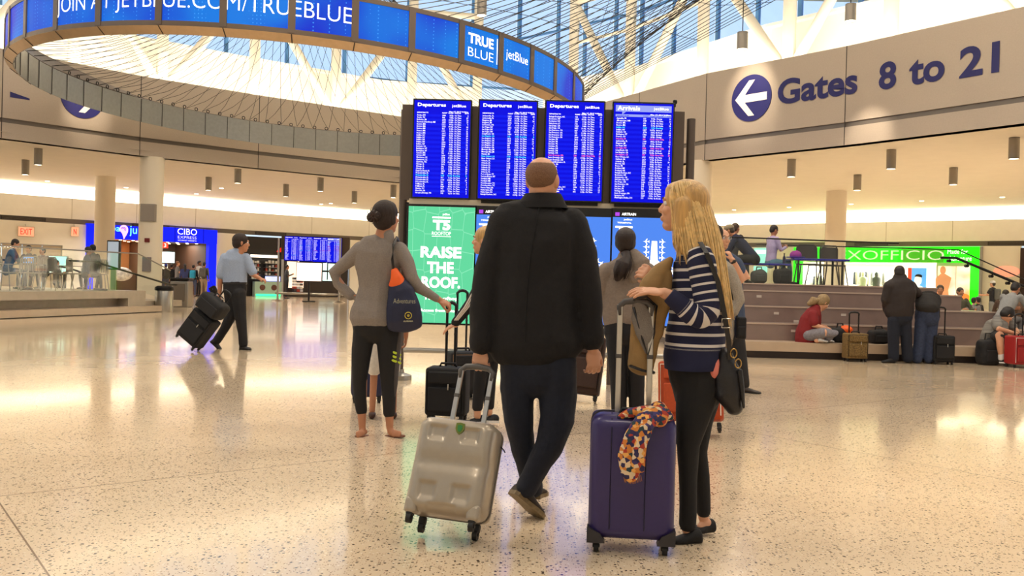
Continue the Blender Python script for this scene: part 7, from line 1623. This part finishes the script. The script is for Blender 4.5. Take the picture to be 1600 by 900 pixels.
F.limb(F.body, [(1440, 474, 26, 5), (1436, 492, 28, 4.5), (1438, 508, 30, 3)]); F.limb(F.body, [(1460, 474, 26, 5), (1462, 494, 28, 4.5), (1456, 508, 30, 3)]); F.hand(1438, 508, 30, (1440, 516, 34), (-1, 0, 0), 1, .95); F.hand(1456, 508, 30, (1454, 516, 34), (1, 0, 0), -1, .95)
F.done(M_skin2, .01)
F.part('top', cloth('dark olive top', (34, 30, 28), .8), [[(1449, 480, -10, 18, 11), (1450, 470, 2, 20, 14), (1450, 467, 22, 19, 14), (1449, 472, 38, 12, 10)], [(1440, 474, 26, 8, 8), (1436, 492, 28, 7, 7)], [(1460, 474, 26, 8, 8), (1462, 494, 28, 7, 7)]], .013, 3, .02)
F.part('jeans', cloth('mid blue denim', (48, 58, 84), .85, .2, 30), [[(1449, 486, -6, 17, 12), (1448, 498, -2, 18, 13)], [(1440, 500, 0, 10, 11), (1437, 530, 0, 8.5, 9), (1433, 560, 0, 8, 8)], [(1456, 500, 0, 10, 11), (1454, 530, 0, 8.5, 9), (1451, 560, 0, 8, 8)]], .013, 3, .014)
def hh(b): F.cap_hair(b, grow=.010)
F.part('hair', M_bh, [hh], .009, 2)
shoe(F, (1432, 567, -2), (1428, 565, 22), 5, 8, M_bk); shoe(F, (1452, 567, -2), (1456, 565, 22), 5, 8, M_bk)
# ---------------------------------------------------------------- woman in red, cross-legged on the bench
F = Fig('person', 'woman in dark red t-shirt with ponytail sitting cross-legged on the bench, looking down', 15.35, (1270, 533), z0=.275)
F.limb(F.body, [(1272, 492, 0, 9, 8), (1280, 480, 0, 5.5, 6)]); F.head(1286, 473, 0, 23, -80, -35)
F.limb(F.body, [(1268, 495, 0, 12, 12), (1262, 524, 0, 13, 13)]); F.limb(F.body, [(1264, 524, -12, 8), (1290, 520, -26, 7), (1304, 520, -24, 5), (1290, 530, -16, 4.5), (1276, 532, -20, 4)]); F.limb(F.body, [(1264, 524, 12, 8), (1288, 520, 20, 6), (1302, 524, 8, 5), (1292, 531, 0, 4)])
F.limb(F.body, [(1270, 492, -12, 5), (1272, 508, -18, 4.5), (1288, 513, -20, 3.4)]); F.hand(1288, 513, -20, (1296, 515, -18), (0, -.4, 1), 1, .95, curl=(40, 50, 30)); F.limb(F.body, [(1272, 492, 12, 5), (1276, 508, 12, 4.2), (1290, 511, 4, 3.2)]); F.hand(1290, 511, 4, (1297, 514, -2), (0, -.4, 1), -1, .95, curl=(40, 50, 30))
F.done(M_skin, .008)
F.part('t_shirt', cloth('dark red cotton', (122, 22, 26), .85), [[(1275, 482, 0, 8, 9), (1272, 488, 0, 12, 15), (1267, 500, 0, 16, 17), (1262, 520, 0, 18, 17), (1260, 532, 0, 18, 16)], [(1270, 492, -11, 8, 8), (1272, 504, -16, 7.5, 8)], [(1272, 492, 12, 8, 8), (1275, 503, 13, 7, 7)]], .011, 3, .018)
F.part('leggings', cloth('grey leggings', (122, 118, 124), .85, .2, 40), [[(1264, 524, -10, 10, 11), (1288, 520, -25, 8, 8), (1304, 521, -24, 7, 7), (1292, 529, -18, 6, 6)], [(1264, 524, 10, 10, 11), (1288, 521, 19, 8, 8), (1302, 524, 8, 7, 7), (1294, 530, 0, 6, 6)]], .011, 3, .01)
def hh(b): F.cap_hair(b, grow=.012)
M_gb = mat('sandy grey hair', (142, 118, 82), .6, noise=.25, scale=70)
F.part('hair', M_gb, [hh], .008, 2); F.part('ponytail', M_gb, [[(1278, 469, -2, 4, 5), (1271, 470, -2, 7, 6), (1265, 474, -2, 4, 4)]], .008, 2, .02)
shoe(F, (1278, 534, -22), (1294, 535, -26), 4, 6, mat('white trainer', (200, 196, 192), .7)); shoe(F, (1290, 535, 0), (1304, 535, -6), 4, 6, mat('white trainer', (200, 196, 192), .7))
# ---------------------------------------------------------------- boy on the bench end
F = Fig('person', 'boy in striped grey t-shirt and dark shorts sitting hunched beside the red suitcase', 15.0, (1568, 567))
F.limb(F.body, [(1568, 506, 0, 8, 8), (1572, 499, -4, 5, 5)]); F.head(1574, 492, -6, 22, -100, -40)
F.limb(F.body, [(1558, 508, 0, 12, 10), (1550, 528, 4, 13, 11)]); F.limb(F.body, [(1552, 530, 6, 8), (1562, 524, -26, 6.5), (1563, 540, -26, 5.5), (1565, 558, -26, 4)]); F.limb(F.body, [(1552, 530, 10, 8), (1578, 526, -4, 6), (1580, 545, -4, 5), (1580, 558, -4, 4)])
F.limb(F.body, [(1558, 504, -12, 5), (1560, 514, -22, 4.4), (1582, 520, -24, 3.2)]); F.hand(1581, 519, -24, (1590, 520, -24), (0, -.4, 1), 1, .95); F.limb(F.body, [(1576, 504, 6, 5), (1586, 514, 0, 4), (1590, 519, -10, 3)]); F.done(M_skin, .008)
M_tg = mat('grey striped jersey', (126, 122, 116), .85, noise=.25, scale=14, stretch=(.1, .1, 3))
F.part('t_shirt', M_tg, [[(1570, 502, 0, 7, 8), (1565, 506, 0, 14, 11), (1558, 512, 0, 18, 13), (1551, 524, 2, 17, 14), (1548, 532, 4, 16, 13)], [(1558, 503, -10, 8, 8), (1559, 510, -17, 7.5, 7)], [(1576, 504, 5, 8, 8), (1582, 510, 2, 7, 7)]], .011, 3, .016)
F.part('shorts', cloth('charcoal shorts', (48, 46, 46), .85), [[(1549, 530, 6, 14, 12), (1556, 527, -6, 11, 10), (1561, 525, -20, 9, 9)], [(1552, 531, 10, 12, 11), (1568, 529, 4, 10, 9)]], .011, 3, .012)
F.part('hair', M_bh, [hh], .009, 2)
for x, dz in ((1565, -26), (1580, -4)): F.part('sock', mat('white sock', (215, 210, 205), .8), [[(x, 555, dz, 5, 5), (x, 560, dz, 5, 5)]], .009, 1)
shoe(F, (1562, 567, -24), (1578, 568, -34), 5, 8, M_bk, M_ws); shoe(F, (1577, 566, -2), (1592, 566, -6), 5, 8, M_bk, M_ws)
# ================================================================ PEOPLE FARTHER AWAY
def at_(px, Y, z=0): r = ray(px, HZ(px)); return (r.x/r.y*Y, Y, z)
BLK, NVY, GRY, WHT, OLV = (26, 25, 28), (36, 44, 72), (118, 116, 114), (205, 202, 200), (84, 84, 66)
# on the lower tiers at the right
human('person in pale grey t-shirt sitting behind the hunched boy', at_(1567, 15.9, .30), -60, 1.55, (142, 142, 140), GRY, (28, 22, 20), M_skin2, 'sit', lean=35, look=-25, arms='table')
human('man in white cap and black t-shirt with backpack standing beyond the right steps', at_(1551, 33, 0), 40, 1.64, BLK, GRY, (50, 40, 34), M_skin, 'stand', cap=(205, 200, 195), pack=(90, 88, 82), sleeves=False, arms='table')
human('dark-haired person with bag strap beyond the white-capped man on the steps', at_(1571, 22, 0), -30, 1.67, (90, 66, 54), BLK, (40, 28, 22), M_skin2, 'sit', arms='table', lean=12)
human('person in brown top at the far right edge behind the grey t-shirt', at_(1586, 23, 0), -60, 1.62, (112, 84, 68), BLK, (36, 26, 22), M_skin2, 'sit', arms='phone', lean=10)
human('small child with dark hair beside the foot of the green pillar', at_(1520, 24, 0), -50, 1.38, GRY, BLK, (30, 22, 20), M_skin, 'sit', lean=8)
human('second dark-haired child right of the green pillar foot', at_(1531, 24.3, 0), 30, 1.40, BLK, GRY, (26, 20, 18), M_skin2, 'sit', lean=5)
human('seated figure silhouetted before the warm photo panel', at_(1469, 22, 0), 160, 1.74, (70, 60, 54), BLK, (60, 44, 34), M_skin2, 'sit', arms='table')
human('seated figure in dark clothes before the orange photo panel', at_(1500, 22.3, 0), 190, 1.68, OLV, BLK, (50, 40, 34), M_skin2, 'sit', arms='table')
# upper deck
human('person in flat tan cap and navy top hunched over the upper deck table', at_(1176, 17.85, 1.27), 72, 1.72, (28, 34, 62), BLK, (70, 60, 50), M_skin2, 'sit', cap=(150, 136, 112), lean=42, look=-15, arms='table')
human('person with brown hair beyond the capped one at the balustrade', at_(1141, 19.2, 1.27), -50, 1.66, (60, 54, 50), BLK, (70, 52, 40), M_skin2, 'sit', lean=10, arms='phone')
human('woman in lilac top with dark hair reading her phone on the upper deck', at_(1203, 18.9, 1.27), -75, 1.58, (186, 168, 205), (90, 130, 150), (36, 26, 24), M_skin2, 'sit', look=-20, arms='phone', lean=4)
# left deck
human('man in slate blue shirt sitting at the left edge behind the deck glass', tuple(G(10, 452, .63)), -70, 1.72, (66, 84, 108), (50, 58, 74), (34, 24, 22), M_skin, 'sit', lean=14, look=-20, arms='table')
human('person with laptop, left one of the pair on the left deck', at_(48, 25.0, .63), 175, 1.55, (62, 54, 50), BLK, (28, 22, 20), M_skin2, 'sit', arms='table', lean=10)
human('person sitting close behind the kiosk screen on the left deck', at_(70, 25.6, .63), 160, 1.50, (120, 100, 92), BLK, (30, 24, 22), M_skin2, 'sit', arms='table', lean=8)
human('person in blue-black top, left one of two talking by the left column', at_(133, 24.9, .63), -60, 1.55, (34, 44, 66), BLK, (26, 22, 22), M_skin3, 'sit', lean=6)
human('dark-haired person in black, right one of two talking by the left column', at_(147, 25.7, .63), 70, 1.66, BLK, BLK, (24, 20, 20), M_skin3, 'sit', lean=6)
human('boy walking with a phone silhouetted in front of the bright kiosk screen', at_(88, 29.6, 0), -85, 1.48, (112, 108, 104), BLK, (40, 32, 28), M_skin2, 'walk', arms='phone')
lp = thing('laptop', 'small open laptop with blue screen on the left deck', 'laptop', tuple(W(45, 408, 24.2)), world=True); c = W(45, 406, 24.2); b = MB(); b.rbox((c.x, c.y, c.z), (.30, .015, .20), .004, 1); b.build('lid', M_blk, lp); b = MB(); b.bb((c.x-.135, c.y-.012, c.z-.085), (c.x+.135, c.y-.009, c.z+.085)); b.build('screen', glow('laptop blue', (110, 160, 220), .9), lp); b = MB(); b.rbox((c.x, c.y-.10, c.z-.105), (.30, .20, .015), .004, 1); b.build('keyboard', M_alu, lp)
t = thing('table', 'small dark table holding the laptop on the left deck', 'table', (c.x, c.y-.05, .63)); b = MB(); b.rbox((c.x, c.y-.05, c.z-.13), (.8, .7, .03), .01, 2); b.build('table_top', M_blk, t); b = MB(); b.cyl((c.x, c.y-.05, .64), (c.x, c.y-.05, c.z-.14), .03); b.build('leg', M_alu, t); b = MB(); b.cyl((c.x, c.y-.05, .63), (c.x, c.y-.05, .65), .22, n=20); b.build('foot', M_alu, t)
# at the cafe
Q = 45.5
for px, Y, yaw, H, sh_, tr, hr_, sk, ps, kw, lab in (
    (259, Q, 40, 1.6, BLK, NVY, (30, 40, 90), M_skin2, 'stand', dict(cap=(40, 60, 150), pack=(30, 30, 34)), 'person in blue cap with dark pack, leftmost in the cafe queue'),
    (277, Q-.4, -60, 1.74, GRY, BLK, (120, 80, 50), M_skin, 'stand', dict(arms='phone', sleeves=False), 'brown-haired person in grey t-shirt in the cafe queue, second from the left'),
    (289, Q-.6, 20, 1.62, (50, 60, 110), BLK, (26, 22, 24), M_skin2, 'stand', dict(longhair=True), 'long-haired person in blue top in the cafe queue'),
    (302, Q-1.0, 10, 1.58, BLK, (60, 70, 100), (28, 22, 22), M_skin2, 'stand', dict(pack=(30, 150, 190)), 'person carrying a bright cyan bag in the cafe queue'),
    (311, Q+.4, -100, 1.8, WHT, BLK, (24, 20, 20), M_skin3, 'stand', dict(), 'tall person in white top at the cafe counter'),
    (319, Q-1.2, -8, 1.72, (80, 80, 78), (150, 130, 105), (26, 20, 20), M_skin2, 'stand', dict(pack=(86, 84, 80)), 'person in khaki trousers with grey backpack, rightmost in the cafe queue'),
    (268, Q+1, 10, 1.6, (20, 20, 22), BLK, (30, 24, 22), M_skin2, 'stand', dict(), 'dark-clad person at the back of the cafe queue'),
    (448, 46, -70, 1.72, (56, 58, 64), (30, 30, 36), (34, 26, 24), M_skin2, 'stand', dict(arms='phone'), 'man in dark shirt standing alone by the distant flight board')):
    human(lab, at_(px, Y), yaw, H, sh_, tr, hr_, sk, ps, voxel=.03, **kw)
# a hat and a bottle left on the upper deck tables
p = W(1240, 401, 18.5); t = thing('bottle', 'small dark bottle standing on the table beside the reader', 'bottle', (0, 0, 0), world=False); b = MB(); b.lathe((0, 0, 0), [(.028, 0), (.03, .01), (.03, .12), (.012, .16), (.012, .19)], 16); smart(L(t, b, 'body', mat('bottle glass', (30, 24, 60), .2))); b = MB(); b.cyl((0, 0, .19), (0, 0, .21), .015); L(t, b, 'cap', M_blk); q = W(1229, 409.5, 18.15); place(t, (q.x-.05, 18.15, W(1190, 411, 18.2).z+.0))
t = thing('sun_hat', 'magenta and violet round hat lying on the long table', 'hat', (0, 0, 0), world=False); b = MB(); b.ell((0, 0, .05), (.12, .12, .10), 20, 12); L(t, b, 'crown', mat('magenta felt', (150, 40, 140), .7), True); b = MB(); b.cyl((0, 0, 0), (0, 0, .015), .19, n=28); L(t, b, 'brim', mat('violet felt', (60, 40, 170), .7)); q = W(1243, 404, 18.5); place(t, (q.x, 18.5, W(1275, 404, 18.6).z+.005))
